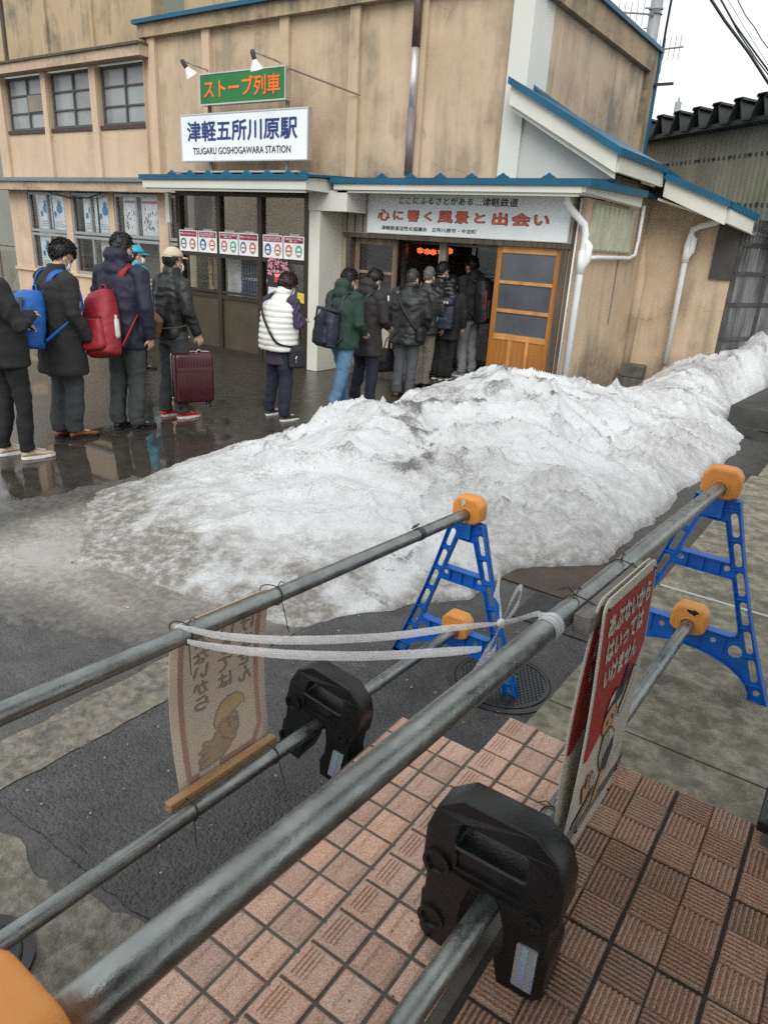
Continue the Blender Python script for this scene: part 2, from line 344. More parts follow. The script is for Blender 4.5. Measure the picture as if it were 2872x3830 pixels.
class Tiles:
    def __init__(s): s.bm = bmesh.new(); s.lay = s.bm.loops.layers.float_color.new('tone'); s.n = 0
    def done(s, name, m):
        rnd = random.Random(5)
        o = obj(name, s.bm, m); return tag(o, kind='structure')
    def mark(s, f0):
        t = random.uniform(.80, 1.14); u = random.uniform(.96, 1.04)
        s.bm.faces.ensure_lookup_table()
        for f in s.bm.faces[f0:]:
            for l in f.loops: l[s.lay] = (t*u, t, t/u, 1)
    def slab(s, x0, x1, y0, y1, z):
        b = .004; a = .003
        pts = lambda d, zz: [(x0+d, y0+d, zz), (x1-d, y0+d, zz), (x1-d, y1-d, zz), (x0+d, y1-d, zz)]
        lo = [s.bm.verts.new(p) for p in pts(0, z-.02)]; mi = [s.bm.verts.new(p) for p in pts(0, z-a)]; hi = [s.bm.verts.new(p) for p in pts(b, z)]
        for A, B in ((lo, mi), (mi, hi)):
            for i in range(4): s.bm.faces.new((A[i], A[(i+1) % 4], B[(i+1) % 4], B[i]))
        s.bm.faces.new(hi)
    def rib(s, x0, x1, y0, y1, z, h, along):
        k = .3
        if along == 'x': a, b = (y1-y0)*k, .004; q = lambda zz, t: [(x0+b*t, y0+a*t, zz), (x1-b*t, y0+a*t, zz), (x1-b*t, y1-a*t, zz), (x0+b*t, y1-a*t, zz)]
        else: a, b = (x1-x0)*k, .004; q = lambda zz, t: [(x0+a*t, y0+b*t, zz), (x1-a*t, y0+b*t, zz), (x1-a*t, y1-b*t, zz), (x0+a*t, y1-b*t, zz)]
        lo = [s.bm.verts.new(p) for p in q(z-.0005, 0)]; hi = [s.bm.verts.new(p) for p in q(z+h, 1)]
        for i in range(4): s.bm.faces.new((lo[i], lo[(i+1) % 4], hi[(i+1) % 4], hi[i]))
        s.bm.faces.new(hi)
def pink(T, x, y, z, kind):
    f0 = len(T.bm.faces); g = .0045; dz = random.uniform(-.0012, .0012)
    x0, x1, y0, y1 = x+g, x+P_-g, y+g, y+P_-g; z += dz
    T.slab(x0, x1, y0, y1, z-(.0 if kind == 'n' else .003))
    if kind == 'n':      # nosing: four grooved bars near the step edge
        for k in range(4): T.rib(x0+.012+k*.0105, x0+.019+k*.0105, y0+.008, y1-.008, z, .0042, 'y')
    else:                # two raised pads
        T.rib(x0+.005, x0+.034, y0+.005, y1-.005, z-.003, .0042, 'y'); T.rib(x1-.034, x1-.005, y0+.005, y1-.005, z-.003, .0042, 'y')
    T.mark(f0)
T = Tiles()
for j in range(40):
    yU = 1.892-P_*(j+1); yL = 1.84-P_*(j+1)
    for i in range(3): pink(T, -.7196+P_*i, yU, ZT, 'n' if i == 0 else 'p')
    for i in range(4): pink(T, -.7196-.0765-P_*(i)-.002, yL, ZL, 'p')
T.done('pink_tile_paving', m_pink)
T = Tiles()
for j in range(30):
    for i in range(16):
        f0 = len(T.bm.faces); x = -.379+P_*i; y = 1.892-P_*(j+1); z = ZT+random.uniform(-.001, .001)
        e0 = .004 if i % 2 == 0 else .0006; e1 = .0006 if i % 2 == 0 else .004
        jj = (j+1) % 3; f_a = .0045 if jj == 0 else .0006; f_b = .0045 if j % 3 == 0 else .0006
        x0, x1, y0, y1 = x+e0, x+P_-e1, y+f_a, y+P_-f_b
        T.slab(x0, x1, y0, y1, z-.0055)
        n = 8
        if (i+j) % 2 == 0:
            w = (y1-y0)/n
            for k in range(n): T.rib(x0+.001, x1-.001, y0+k*w+.001, y0+(k+1)*w-.001, z-.0055, .0065, 'x')
        else:
            w = (x1-x0)/n
            for k in range(n): T.rib(x0+k*w+.001, x0+(k+1)*w-.001, y0+.001, y1-.001, z-.0055, .0065, 'y')
        T.mark(f0)
T.done('ribbed_tile_paving', m_brown)

# entrance porch behind the photographer: its corner pillar shows at the right edge, its roof shades the tiles
m_stone = M('mossy grey stone', (.13, .13, .11), .7, .3, 8, .3, 120, col2=(.05, .055, .045))
m_gran = M('black granite', (.012, .012, .013), .25, .2, 60)
m_alu = M('brushed aluminium', (.6, .61, .62), .38, .1, 30, metal=.9)
pr = thing('entrance_porch', 'dark stone pillar of a porch standing on ribbed tiles at the right edge', 'porch', (.3, 2.1, ZT))
bm = bmesh.new(); box(bm, .05, .36, 1.81, 2.12, ZU-.05, ZT+.05); obj('plinth', bm, m_stone, pr)
bm = bmesh.new(); box(bm, .032, .38, 1.795, 2.14, ZT+.05, ZT+.086); bevel(bm, .004, 1); obj('ledge', bm, m_gran, pr)
bm = bmesh.new(); box(bm, .055, .355, 1.817, 2.115, ZT+.086, 3.5); obj('pillar', bm, M('dark stone facing', (.035, .037, .035), .45, .3, 14, col2=(.07, .075, .068)), pr)
bm = bmesh.new(); box(bm, .049, .064, 1.81, 1.84, ZT+.087, 3.5); obj('corner_strip', bm, m_alu, pr)
bm = bmesh.new(); box(bm, .02, 9, -6, 2.3, 3.5, 3.8); obj('roof', bm, M('porch soffit', (.3, .3, .29), .7), pr)

# metalwork in the ground
m_iron = M('wet cast iron', (.035, .036, .038), .32, .25, 14, .1, 60, metal=.35, rvar=.12)
m_rust = M('rusty chequer plate', (.075, .05, .038), .42, .35, 5, .2, 90, metal=.2, col2=(.045, .036, .032), rvar=.15)
def manhole(name, label, c, r, z):
    o = thing(name, label, 'manhole cover', (c[0], c[1], z))
    bm = bmesh.new(); n = 64
    for ra, rb, za, zb in ((r, r, z-.02, z+.006), (r, r-.03, z+.006, z+.006), (r-.03, r-.034, z+.006, z+.001)):
        a = ring(bm, Vector((c[0], c[1], za)), Vector((ra, 0, 0)), Vector((0, ra, 0)), n); b = ring(bm, Vector((c[0], c[1], zb)), Vector((rb, 0, 0)), Vector((0, rb, 0)), n)
        for i in range(n): bm.faces.new((a[i], a[(i+1) % n], b[(i+1) % n], b[i]))
    obj('frame', bm, m_iron, o)
    bm = bmesh.new(); disc(bm, c, r-.036, r-.036, z-.01, z+.002, n); a = ring(bm, Vector((c[0], c[1], z+.006)), Vector((r-.04, 0, 0)), Vector((0, r-.04, 0)), n); b = ring(bm, Vector((c[0], c[1], z+.006)), Vector((r-.05, 0, 0)), Vector((0, r-.05, 0)), n)
    for i in range(n): bm.faces.new((a[i], a[(i+1) % n], b[(i+1) % n], b[i]))
    s = .021; q = int(r/s)+1
    for i in range(-q, q+1):
        for j in range(-q, q+1):
            x = (i+.5*(j % 2))*s; y = j*s*.866
            if x*x+y*y > (r-.062)**2 or (abs(x+.02) < .022 and abs(y-.1) < .014): continue
            for t in (0, 1, 2):
                A = t*math.pi/3+math.pi/6; ca, sa = math.cos(A), math.sin(A); w, h = .0028, .0085
                pts = [(c[0]+x+ca*h, c[1]+y+sa*h), (c[0]+x-sa*w, c[1]+y+ca*w), (c[0]+x-ca*h, c[1]+y-sa*h), (c[0]+x+sa*w, c[1]+y-ca*w)]
                vs = [bm.verts.new((px, py, z+.002)) for px, py in pts]; top = bm.verts.new((c[0]+x, c[1]+y, z+.007+.0002*t))
                for k in range(4): bm.faces.new((vs[k], vs[(k+1) % 4], top))
    obj('lid', bm, m_iron, o)
    return o
manhole('manhole_cover', 'round patterned iron manhole cover under the foot of the blue trestle', (-1.085, 2.69), .255, .004)
manhole('manhole_cover', 'dark iron manhole cover in stained concrete at the lower left', (-1.60, .53), .15, .010)
def chequer(name, label, x0, x1, y0, y1, z, m, rot=0):
    bm = bmesh.new(); T_ = Matrix.Translation(((x0+x1)/2, (y0+y1)/2, 0)) @ Matrix.Rotation(rot, 4, 'Z') @ Matrix.Translation((-(x0+x1)/2, -(y0+y1)/2, 0))
    box(bm, x0, x1, y0, y1, z-.01, z+.006, T_); s = .026; j = 0; y = y0+.02
    while y < y1-.015:
        x = x0+.02+(s/2 if j % 2 else 0); i = 0
        while x < x1-.015:
            a = math.pi/4*(1 if (i+j) % 2 else -1); ca, sa = math.cos(a), math.sin(a); h, w = .011, .0035
            vs = [bm.verts.new(T_ @ Vector((x+dx*ca-dy*sa, y+dx*sa+dy*ca, z+.0055))) for dx, dy in ((h, 0), (0, w), (-h, 0), (0, -w))]; t = bm.verts.new(T_ @ Vector((x, y, z+.0095)))
            for k in range(4): bm.faces.new((vs[k], vs[(k+1) % 4], t))
            x += s; i += 1
        y += s*.6; j += 1
    return tag(obj(name, bm, m), label, 'steel plate')
chequer('steel_plate', 'wet grey chequer plate lying on asphalt beside the kerb', -1.33, -.76, 3.29, 3.66, .006, m_iron, R_(1))
chequer('steel_plate', 'brown rusty chequer plate partly under the snow edge', -1.85, -.76, 3.68, 4.75, .005, m_rust, R_(-1))
# low concrete steps at the far end of the pavement
m_dark = M('wet dark concrete', (.06, .058, .055), .5, .35, 5, .3, 80, col2=(.035, .035, .034))
for x0, x1, y0, y1, h, lab in ((-1.35, 3, 8.95, 12.0, .29, 'dark concrete slab step beyond the snow at the end of the pavement'), (-1.2, 3, 8.72, 8.94, .12, 'low wet concrete ledge in front of the dark slab step')):
    bm = bmesh.new(); extr(bm, [(x0, y0+.35, 0), (x1, y0-.25, 0), (x1, y1, 0), (x0+.2, y1, 0)], (0, 0, h)); tag(obj('concrete_step', bm, m_dark), lab, 'step')

# =================================================================== snow bank
def snow():
    fx = [(2.15, -3.5), (2.27, -2.69), (2.32, -2.43), (2.42, -2.13), (2.74, -1.95), (3.05, -1.79), (3.31, -1.56), (3.55, -1.6), (3.87, -1.55), (4.08, -1.39), (4.29, -1.19), (4.64, -1.15), (5.13, -1.17), (6.39, -1.13), (6.8, -1.07), (7.6, -1.08), (8.34, -1.03), (8.9, -1.1), (9.5, -1.25), (9.93, -1.33), (10.25, -1.5), (10.5, -1.4), (12, -1.2), (13.5, -.7)]
    bx = [(2.15, -3.6), (2.3, -4.0), (2.6, -4.4), (3.0, -4.62), (3.4, -4.66), (4.0, -4.8), (4.6, -4.72), (5.2, -4.62), (6, -4.55), (7, -4.45), (7.8, -4.3), (8.3, -3.9), (8.55, -3.3), (8.7, -2.9), (9.1, -2.6), (9.6, -2.95), (10.2, -3.0), (11.1, -3.0), (12, -2.2), (13.5, -1.5)]
    hz = [(2.15, .05), (2.5, .11), (3, .20), (3.5, .31), (4, .43), (4.7, .56), (5.4, .64), (6.2, .65), (6.9, .65), (7.4, .60), (8, .48), (8.5, .44), (9, .4), (9.6, .36), (10.3, .4), (11, .5), (11.6, .72), (12.3, .85), (13.5, .6)]
    tr = [(2.15, .5), (4, .48), (6, .44), (8, .42), (9, .5), (10.5, .5), (11.5, .7), (13, .6)]
    ip = lambda tab, y: np.interp(y, [a for a, _ in tab], [b for _, b in tab])
    ys = np.concatenate([np.arange(2.1, 9, .019), np.arange(9, 13.4, .03)]); us = np.linspace(0, 1, 190)
    Y, U = np.meshgrid(ys, us, indexing='ij'); xb, xf, H, t0 = ip(bx, Y), ip(fx, Y), ip(hz, Y), ip(tr, Y)
    q = np.stack([Y.ravel()*3, Y.ravel()*0, Y.ravel()*0], 1)
    e1 = (fbm(q, 4, 11)*.05).reshape(Y.shape); e2 = (fbm(q+9, 4, 12)*.05).reshape(Y.shape)
    X = xb+e1+(xf+e2-xb-e1)*U
    s = np.where(U < t0, U/np.maximum(t0, .01), (1-U)/np.maximum(1-t0, .01))
    prof = np.where(U < t0, np.sin(s*math.pi/2)**1.05, .25*s**.30+.75*np.sin(s*math.pi/2)**1.35)
    Z = H*prof
    pts = np.stack([X.ravel(), Y.ravel(), 0*X.ravel()], 1)
    warp = np.stack([fbm(pts*1.1+5, 3, 21), fbm(pts*1.1+35, 3, 22), 0*pts[:, 0]], 1)
    pw = pts+warp*.22
    n1 = fbm(pw*1.5, 3, 31)
    A = np.array([[math.cos(.5), -math.sin(.5), 0], [math.sin(.5), math.cos(.5), 0], [0, 0, 1]])
    pr_ = (pw @ A)*np.array([.62, 1.0, 1])
    rid = 1.5*(1-np.abs(1.5*vnoise(pr_*3.1, 41)+.35*vnoise(pr_*6.3, 48))).clip(0)**2-.5; rid2 = 1.5*(1-np.abs(1.5*vnoise(pr_*7.2+7, 42)+.4*vnoise(pr_*14, 49))).clip(0)**2-.5; rid3 = 1-2*np.abs(vnoise(pw*13, 43)+.3*vnoise(pts*31, 47)); n4 = fbm(pts*28, 4, 44)
    edge = np.minimum(1, np.minimum(U, 1-U).ravel()*9); hh = np.clip(H.ravel()/.5, .12, 1.15)
    soft = .55+.45*np.clip(fbm(pts*.7+3, 2, 55)*1.4+.3, 0, 1)
    bk_ = np.clip((pts[:, 0]-np.interp(pts[:, 1], [3, 4, 6, 8], [-4.4, -4.5, -4.2, -3.9]))/.8, .25, 1)
    d = edge**.6*hh*bk_*(.085*n1+soft*(.075*rid+.045*rid2*np.clip(rid+.35, .25, 1)+.018*rid3*np.clip(rid+.3, .25, 1)))+np.minimum(1, edge*3)*.006*n4
    Z = np.maximum(Z.ravel()+d, .0)+.004*np.minimum(1, edge*4)
    Z = np.where(edge <= 0.001, -.015, Z)
    nu = len(us); ny = len(ys)
    # hard dirt sits on the ridge crests and in pockets
    Zg = Z.reshape(ny, nu); lap = Zg-(np.roll(Zg, 5, 0)+np.roll(Zg, -5, 0)+np.roll(Zg, 5, 1)+np.roll(Zg, -5, 1))/4
    for _ in range(6): lap = (lap*2+np.roll(lap, 1, 0)+np.roll(lap, -1, 0)+np.roll(lap, 1, 1)+np.roll(lap, -1, 1))/6
    lap = lap.ravel()*62
    patch = np.clip(fbm(pts*1.6+20, 3, 61)*1.3+.15, 0, 1)
    crest = np.clip((rid-.62)*3, 0, 1)*np.clip(fbm(pts*4+9, 3, 67)+.1, 0, 1)+.8*np.clip((rid2-.66)*3, 0, 1)*np.clip(fbm(pts*3+29, 3, 68)-.05, 0, 1); rm = np.exp(-((U-t0).ravel()/.33)**2)*np.clip((pts[:, 1]-3)/1.5, .2, 1); dirt = crest*(.3+.8*patch)*(.55+1.1*rm)+rm*.55*np.clip(fbm(pts*np.array([4, 6, 1])+3, 4, 62)-.25, 0, 1)
    back = np.clip((pts[:, 0]+4.9)/1.2, 0, 1); dirt += (1-back)*.35*np.clip(fbm(pts*4, 3, 66)+.4, 0, 1)
    thin = np.clip(1-Z/.30, 0, 1)*np.clip((4.6-pts[:, 1])/1.7, 0, 1)*1.5
    grime = np.clip(.45*fbm(pts*.9+80, 3, 64)+.05, 0, .6)+thin*np.clip(.75+.7*fbm(pts*5, 4, 65), 0, 1)
    grime = grime+np.clip((3.0-pts[:, 1])/.7, 0, 1)*np.clip((-2.7-pts[:, 0])/.9, 0, 1)*np.clip(.9+.6*fbm(pts*4, 3, 69), 0, 1.2)
    co = np.stack([pts[:, 0], pts[:, 1], Z], 1)
    idx = np.arange(ny*nu).reshape(ny, nu)
    F = np.stack([idx[:-1, :-1], idx[:-1, 1:], idx[1:, 1:], idx[1:, :-1]], -1).reshape(-1, 4)
    me = bpy.data.meshes.new('snow_bank'); me.from_pydata(co.tolist(), [], F.tolist())
    at = me.attributes.new('dirt', 'FLOAT', 'POINT'); at.data.foreach_set('value', np.clip(dirt, 0, 1).astype(np.float32))
    at = me.attributes.new('grime', 'FLOAT', 'POINT'); at.data.foreach_set('value', np.clip(grime, 0, 1).astype(np.float32))
    me.polygons.foreach_set('use_smooth', [True]*len(me.polygons)); me.update()
    m = bpy.data.materials.new('old snow'); m.use_nodes = True; t = m.node_tree; L = t.links.new; p = t.nodes['Principled BSDF']
    tc = nn(t, 'ShaderNodeTexCoord'); a1 = nn(t, 'ShaderNodeAttribute', attribute_name='dirt'); a2 = nn(t, 'ShaderNodeAttribute', attribute_name='grime')
    N = lambda sc, de=6., ro=.65: (lambda n: (L(tc.outputs['Object'], n.inputs['Vector']), n.outputs[0])[1])(nn(t, 'ShaderNodeTexNoise', Scale=sc, Detail=de, Roughness=ro))
    def R(src, lo, hi, a=0., b=1.): r = nn(t, 'ShaderNodeMapRange'); r.inputs[1].default_value = lo; r.inputs[2].default_value = hi; r.inputs[3].default_value = a; r.inputs[4].default_value = b; L(src, r.inputs[0]); return r.outputs[0]
    def Q(op, x, y, z=None):
        n = nn(t, 'ShaderNodeMath', operation=op)
        for i, v in enumerate((x, y, z)):
            if v is None: continue
            if isinstance(v, (int, float)): n.inputs[i].default_value = v
            else: L(v, n.inputs[i])
        return n.outputs[0]
    def X(f, A, Bc):
        x = nn(t, 'ShaderNodeMix', data_type='RGBA'); L(f, x.inputs[0])
        for i, v in ((6, A), (7, Bc)):
            if isinstance(v, tuple): x.inputs[i].default_value = (*v, 1)
            else: L(v, x.inputs[i])
        return x.outputs[2]
    n1, n3, n14, n50, n150 = N(1.3, 4.), N(3.5, 7.), N(15., 8., .72), N(48., 8., .75), N(170., 4., .7)
    c = X(R(n3, .44, .72), (.63, .645, .655), (.51, .52, .52))                       # dense white and clearer icy areas
    c = X(Q('MULTIPLY', R(n14, .48, .74), .40), c, (.46, .45, .435))                    # granular grey melt
    g = Q('MULTIPLY', a2.outputs['Fac'], R(n14, .22, .58)); c = X(R(g, .12, .95), c, (.215, .195, .17))
    sp = Q('MULTIPLY', R(n50, .60, .70), R(n1, .47, .60)); c = X(Q('MULTIPLY', sp, .85), c, (.10, .09, .08))   # grit in patches
    cr = R(Q('ADD', Q('MULTIPLY', a1.outputs['Fac'], 1.), Q('MULTIPLY_ADD', n50, 1.8, -.86)), .12, .6, 0., .85); c = X(cr, c, (.085, .077, .067))
    L(c, p.inputs['Base Color']); p.inputs['Roughness'].default_value = .42; p.inputs['Specular IOR Level'].default_value = .45
    hgt = Q('ADD', Q('MULTIPLY', n14, 1.0), Q('ADD', Q('MULTIPLY', n50, .55), Q('MULTIPLY', n150, .22)))
    b = nn(t, 'ShaderNodeBump', Strength=.6, Distance=.022); L(hgt, b.inputs['Height']); L(b.outputs[0], p.inputs['Normal'])
    me.materials.append(m); o = bpy.data.objects.new('snow_bank', me); COL.objects.link(o)
    return tag(o, 'long heap of old dirty snow between the queue and the barriers', 'snow heap')
snow()
# sheet of grey slush and ice where the bank has melted out
def ice():
    ys = np.arange(.9, 3.4, .02); xs = np.arange(-6.2, -1.9, .02); X, Y = np.meshgrid(xs, ys)
    pts = np.stack([X.ravel(), Y.ravel(), 0*X.ravel()], 1)
    xb = np.interp(pts[:, 1], [1.2, 2.1, 2.5, 3.0, 3.4], [-6.5, -5.0, -4.75, -4.75, -4.75])
    fy = np.interp(pts[:, 0], [-6, -3.3, -2.7, -2.35, -2.0], [.9, 1.55, 1.7, 1.95, 2.25])
    d = np.minimum(np.minimum(pts[:, 0]-xb, (pts[:, 1]-fy)*1.2), (-2.12-pts[:, 0])*1.5)+.10*fbm(pts*4, 4, 71)
    z = .005+np.clip(d, -.1, .5)*.05+.004*fbm(pts*12, 4, 72)*np.clip(d*4, 0, 1)
    z = np.where(d < 0, -.01, z)
    nu, ny = len(xs), len(ys); idx = np.arange(nu*ny).reshape(ny, nu)
    F = np.stack([idx[:-1, :-1], idx[:-1, 1:], idx[1:, 1:], idx[1:, :-1]], -1).reshape(-1, 4)
    keep = (d.ravel()[F] > -.03).any(1); F = F[keep]
    me = bpy.data.meshes.new('slush_sheet'); me.from_pydata(np.c_[pts[:, :2], z].tolist(), [], F.tolist())
    at = me.attributes.new('frost', 'FLOAT', 'POINT'); at.data.foreach_set('value', np.clip(.30*np.clip(d*1.6, 0, 1)+.4*fbm(pts*1.5, 3, 73)*np.clip(d*3, 0, 1)+.12, 0, 1).astype(np.float32))
    me.polygons.foreach_set('use_smooth', [True]*len(me.polygons)); me.update()
    m = bpy.data.materials.new('grey slush'); m.use_nodes = True; t = m.node_tree; L = t.links.new; p = t.nodes['Principled BSDF']
    tc = nn(t, 'ShaderNodeTexCoord'); a = nn(t, 'ShaderNodeAttribute', attribute_name='frost'); nz = nn(t, 'ShaderNodeTexNoise', Scale=24., Detail=9., Roughness=.78); L(tc.outputs['Object'], nz.inputs['Vector'])
    ad = nn(t, 'ShaderNodeMath', operation='MULTIPLY_ADD'); L(nz.outputs[0], ad.inputs[0]); ad.inputs[1].default_value = 1.3; ad.inputs[2].default_value = -.6
    s = nn(t, 'ShaderNodeMath', operation='ADD'); L(ad.outputs[0], s.inputs[0]); L(a.outputs['Fac'], s.inputs[1])
    cr = nn(t, 'ShaderNodeValToRGB'); e = cr.color_ramp.elements; e[0].position = .05; e[0].color = (.055, .053, .052, 1); e[1].position = .9; e[1].color = (.36, .35, .33, 1)
    k = cr.color_ramp.elements.new(.42); k.color = (.15, .138, .122, 1); k = cr.color_ramp.elements.new(.62); k.color = (.235, .215, .19, 1)
    L(s.outputs[0], cr.inputs[0]); L(cr.outputs[0], p.inputs['Base Color']); p.inputs['Roughness'].default_value = .42
    b = nn(t, 'ShaderNodeBump', Strength=.4, Distance=.008); L(nz.outputs[0], b.inputs['Height']); L(b.outputs[0], p.inputs['Normal'])
    me.materials.append(m); o = bpy.data.objects.new('slush_sheet', me); COL.objects.link(o); return tag(o, kind='structure')
ice()
# grit and litter
def grit(name, n, region, zf, r0, r1, m):
    bm = bmesh.new(); rnd = random.Random(name)
    for _ in range(n):
        x = rnd.uniform(region[0], region[1]); y = rnd.uniform(region[2], region[3]); r = rnd.uniform(r0, r1)*rnd.choice((.6, .8, 1))
        bmesh.ops.create_icosphere(bm, subdivisions=1, radius=r, matrix=Matrix.Translation((x, y, zf+r*.4)) @ Euler((rnd.random()*6, rnd.random()*6, 0)).to_matrix().to_4x4() @ Matrix.Diagonal((1, .75, .6, 1)))
    return tag(obj(name, bm, m), kind='stuff')
grit('asphalt_grit', 330, (-2.15, -.8, .95, 3.3), .004, .002, .007, M('pale grit', (.4, .39, .37), .8, .3, 50))
grit('tile_grit', 90, (-.70, -.42, .5, 1.85), ZT-.002, .0015, .005, M('dark grit', (.06, .055, .05), .8, .3, 50))
for x, y, z, a, lab in ((-2.92, 1.98, .03, .4, 'cigarette butt on grey slush left of the barrier'), (-2.0, 2.62, .10, 2.2, 'cigarette butt on the edge of the snow behind the blue trestle')):
    o = thing('cigarette_butt', lab, 'litter', (x, y, z)); d = Vector((math.cos(a), math.sin(a), 0))
    bm = bmesh.new(); tube(bm, [Vector((x, y, z))-d*.014, Vector((x, y, z))+d*.004], .0038, 8); obj('filter', bm, M('butt filter', (.55, .33, .16), .7), o)
    bm = bmesh.new(); tube(bm, [Vector((x, y, z))+d*.004, Vector((x, y, z))+d*.014], .0037, 8); obj('paper', bm, M('butt paper', (.7, .66, .6), .7), o)
# =================================================================== THE STATION BUILDING
def stucco(name, c, stain_shade, streak=.55, seed=0.):
    """painted render with blotches, vertical rain streaks and darker weathering"""
    m = bpy.data.materials.new(name); m.use_nodes = True; t = m.node_tree; L = t.links.new; p = t.nodes['Principled BSDF']
    tc = nn(t, 'ShaderNodeTexCoord'); mp = nn(t, 'ShaderNodeMapping', Location=(seed, seed*.7, 0)); L(tc.outputs['Object'], mp.inputs[0])
    ms = nn(t, 'ShaderNodeMapping', Location=(seed, 0, seed), Scale=(5., 5., .55)); L(tc.outputs['Object'], ms.inputs[0])
    a = nn(t, 'ShaderNodeTexNoise', Scale=1.3, Detail=8., Roughness=.62); L(mp.outputs[0], a.inputs['Vector'])
    b = nn(t, 'ShaderNodeTexNoise', Scale=1.0, Detail=7., Roughness=.65); L(ms.outputs[0], b.inputs['Vector'])
    c0 = nn(t, 'ShaderNodeTexNoise', Scale=14., Detail=6., Roughness=.7); L(mp.outputs[0], c0.inputs['Vector'])
    r1 = nn(t, 'ShaderNodeMapRange'); r1.inputs[1].default_value = .3; r1.inputs[2].default_value = .7; r1.inputs[3].default_value = .80; r1.inputs[4].default_value = 1.14; L(a.outputs[0], r1.inputs[0])
    m1 = nn(t, 'ShaderNodeMix', data_type='RGBA', blend_type='MULTIPLY'); m1.inputs[0].default_value = 1; m1.inputs[6].default_value = rgba(c); L(r1.outputs[0], m1.inputs[7])
    ab = nn(t, 'ShaderNodeMath', operation='MULTIPLY_ADD'); L(b.outputs[0], ab.inputs[0]); ab.inputs[1].default_value = .65; L(a.outputs[0], ab.inputs[2])
    r2 = nn(t, 'ShaderNodeMapRange'); r2.inputs[1].default_value = .78; r2.inputs[2].default_value = 1.0; r2.inputs[4].default_value = streak; L(ab.outputs[0], r2.inputs[0])
    m2 = nn(t, 'ShaderNodeMix', data_type='RGBA'); L(r2.outputs[0], m2.inputs[0]); L(m1.outputs[2], m2.inputs[6]); m2.inputs[7].default_value = rgba(stain_shade)
    at = nn(t, 'ShaderNodeAttribute', attribute_name='stain_shade')      # grime where water runs, plus corner shade on two walls (painted per wall with its own shape)
    g1 = nn(t, 'ShaderNodeMath', operation='MULTIPLY_ADD'); L(c0.outputs[0], g1.inputs[0]); g1.inputs[1].default_value = 1.6; g1.inputs[2].default_value = -.55
    g2 = nn(t, 'ShaderNodeMath', operation='MULTIPLY', use_clamp=True); L(at.outputs['Fac'], g2.inputs[0]); L(g1.outputs[0], g2.inputs[1])
    g3 = nn(t, 'ShaderNodeMath', operation='MULTIPLY_ADD', use_clamp=True); L(at.outputs['Fac'], g3.inputs[0]); g3.inputs[1].default_value = .25; L(g2.outputs[0], g3.inputs[2])
    m3 = nn(t, 'ShaderNodeMix', data_type='RGBA'); L(g3.outputs[0], m3.inputs[0]); L(m2.outputs[2], m3.inputs[6]); m3.inputs[7].default_value = (.055, .05, .042, 1)
    L(m3.outputs[2], p.inputs['Base Color']); p.inputs['Roughness'].default_value = .85; p.inputs['Specular IOR Level'].default_value = .25
    # hairline cracks in the render
    wq = nn(t, 'ShaderNodeTexNoise', Scale=2.5, Detail=5.); L(mp.outputs[0], wq.inputs['Vector']); wa = nn(t, 'ShaderNodeMix', data_type='RGBA', blend_type='ADD'); wa.inputs[0].default_value = .35; L(mp.outputs[0], wa.inputs[6]); L(wq.outputs['Color'], wa.inputs[7])
    vc = nn(t, 'ShaderNodeTexVoronoi', Scale=.75, feature='DISTANCE_TO_EDGE'); L(wa.outputs[2], vc.inputs['Vector']); cm = nn(t, 'ShaderNodeMapRange'); cm.inputs[1].default_value = .0; cm.inputs[2].default_value = .006; cm.inputs[3].default_value = .4; cm.inputs[4].default_value = 0.; L(vc.outputs[0], cm.inputs[0])
    ck = nn(t, 'ShaderNodeMapRange'); ck.inputs[1].default_value = .5; ck.inputs[2].default_value = .6; L(a.outputs[0], ck.inputs[0]); cx_ = nn(t, 'ShaderNodeMath', operation='MULTIPLY'); L(cm.outputs[0], cx_.inputs[0]); L(ck.outputs[0], cx_.inputs[1])
    m4 = nn(t, 'ShaderNodeMix', data_type='RGBA'); L(cx_.outputs[0], m4.inputs[0]); L(m3.outputs[2], m4.inputs[6]); m4.inputs[7].default_value = (.09, .075, .06, 1); L(m4.outputs[2], p.inputs['Base Color'])
    bn = nn(t, 'ShaderNodeTexNoise', Scale=70., Detail=5., Roughness=.7); L(tc.outputs['Object'], bn.inputs['Vector'])
    bu = nn(t, 'ShaderNodeBump', Strength=.3, Distance=.008); L(bn.outputs[0], bu.inputs['Height']); L(bu.outputs[0], p.inputs['Normal'])
    return m
m_wall = stucco('beige render', (.55, .42, .29), (.25, .205, .145), .8)
m_wall2 = stucco('paler beige render', (.60, .45, .32), (.35, .28, .2), .4, 5.)
m_weath = stucco('weathered parapet render', (.47, .355, .225), (.17, .145, .11), .9, 9.)
m_side = stucco('stained side render', (.54, .42, .30), (.23, .2, .15), .95, 3.)
m_blue = M('blue metal roofing', (.008, .085, .155), .45, .15, 3, metal=0., col2=(.014, .115, .19), thr=(.55, .8), spec=.35)
m_cream = M('cream fascia board', (.60, .59, .52), .5, .05, 2)
m_white = M('white cladding', (.58, .585, .535), .5, .05, 1.5)
m_grey = M('pale grey panel', (.48, .49, .46), .55, .06, 1.5)
m_pvc = M('white plastic pipe', (.72, .73, .72), .35, .06, 5)
m_brown_al = M('bronze aluminium', (.036, .026, .017), .38, .2, 6, metal=.3)
m_brown_pn = M('bronze spandrel panel', (.05, .036, .02), .45, .25, 2.5, col2=(.075, .058, .03), rvar=.1)
m_oldwood = M('weathered timber', (.10, .075, .055), .7, .4, 4, .4, 60, col2=(.05, .04, .033), stretch=(6, 6, .6))
m_palewood = M('worn door timber', (.26, .18, .11), .55, .35, 3, .3, 60, col2=(.13, .09, .06), stretch=(8, 8, .7))
m_door = M('varnished orange timber', (.36, .145, .033), .42, .3, 2.2, .15, 60, col2=(.31, .115, .02), stretch=(9, 9, .8), thr=(.4, .65))
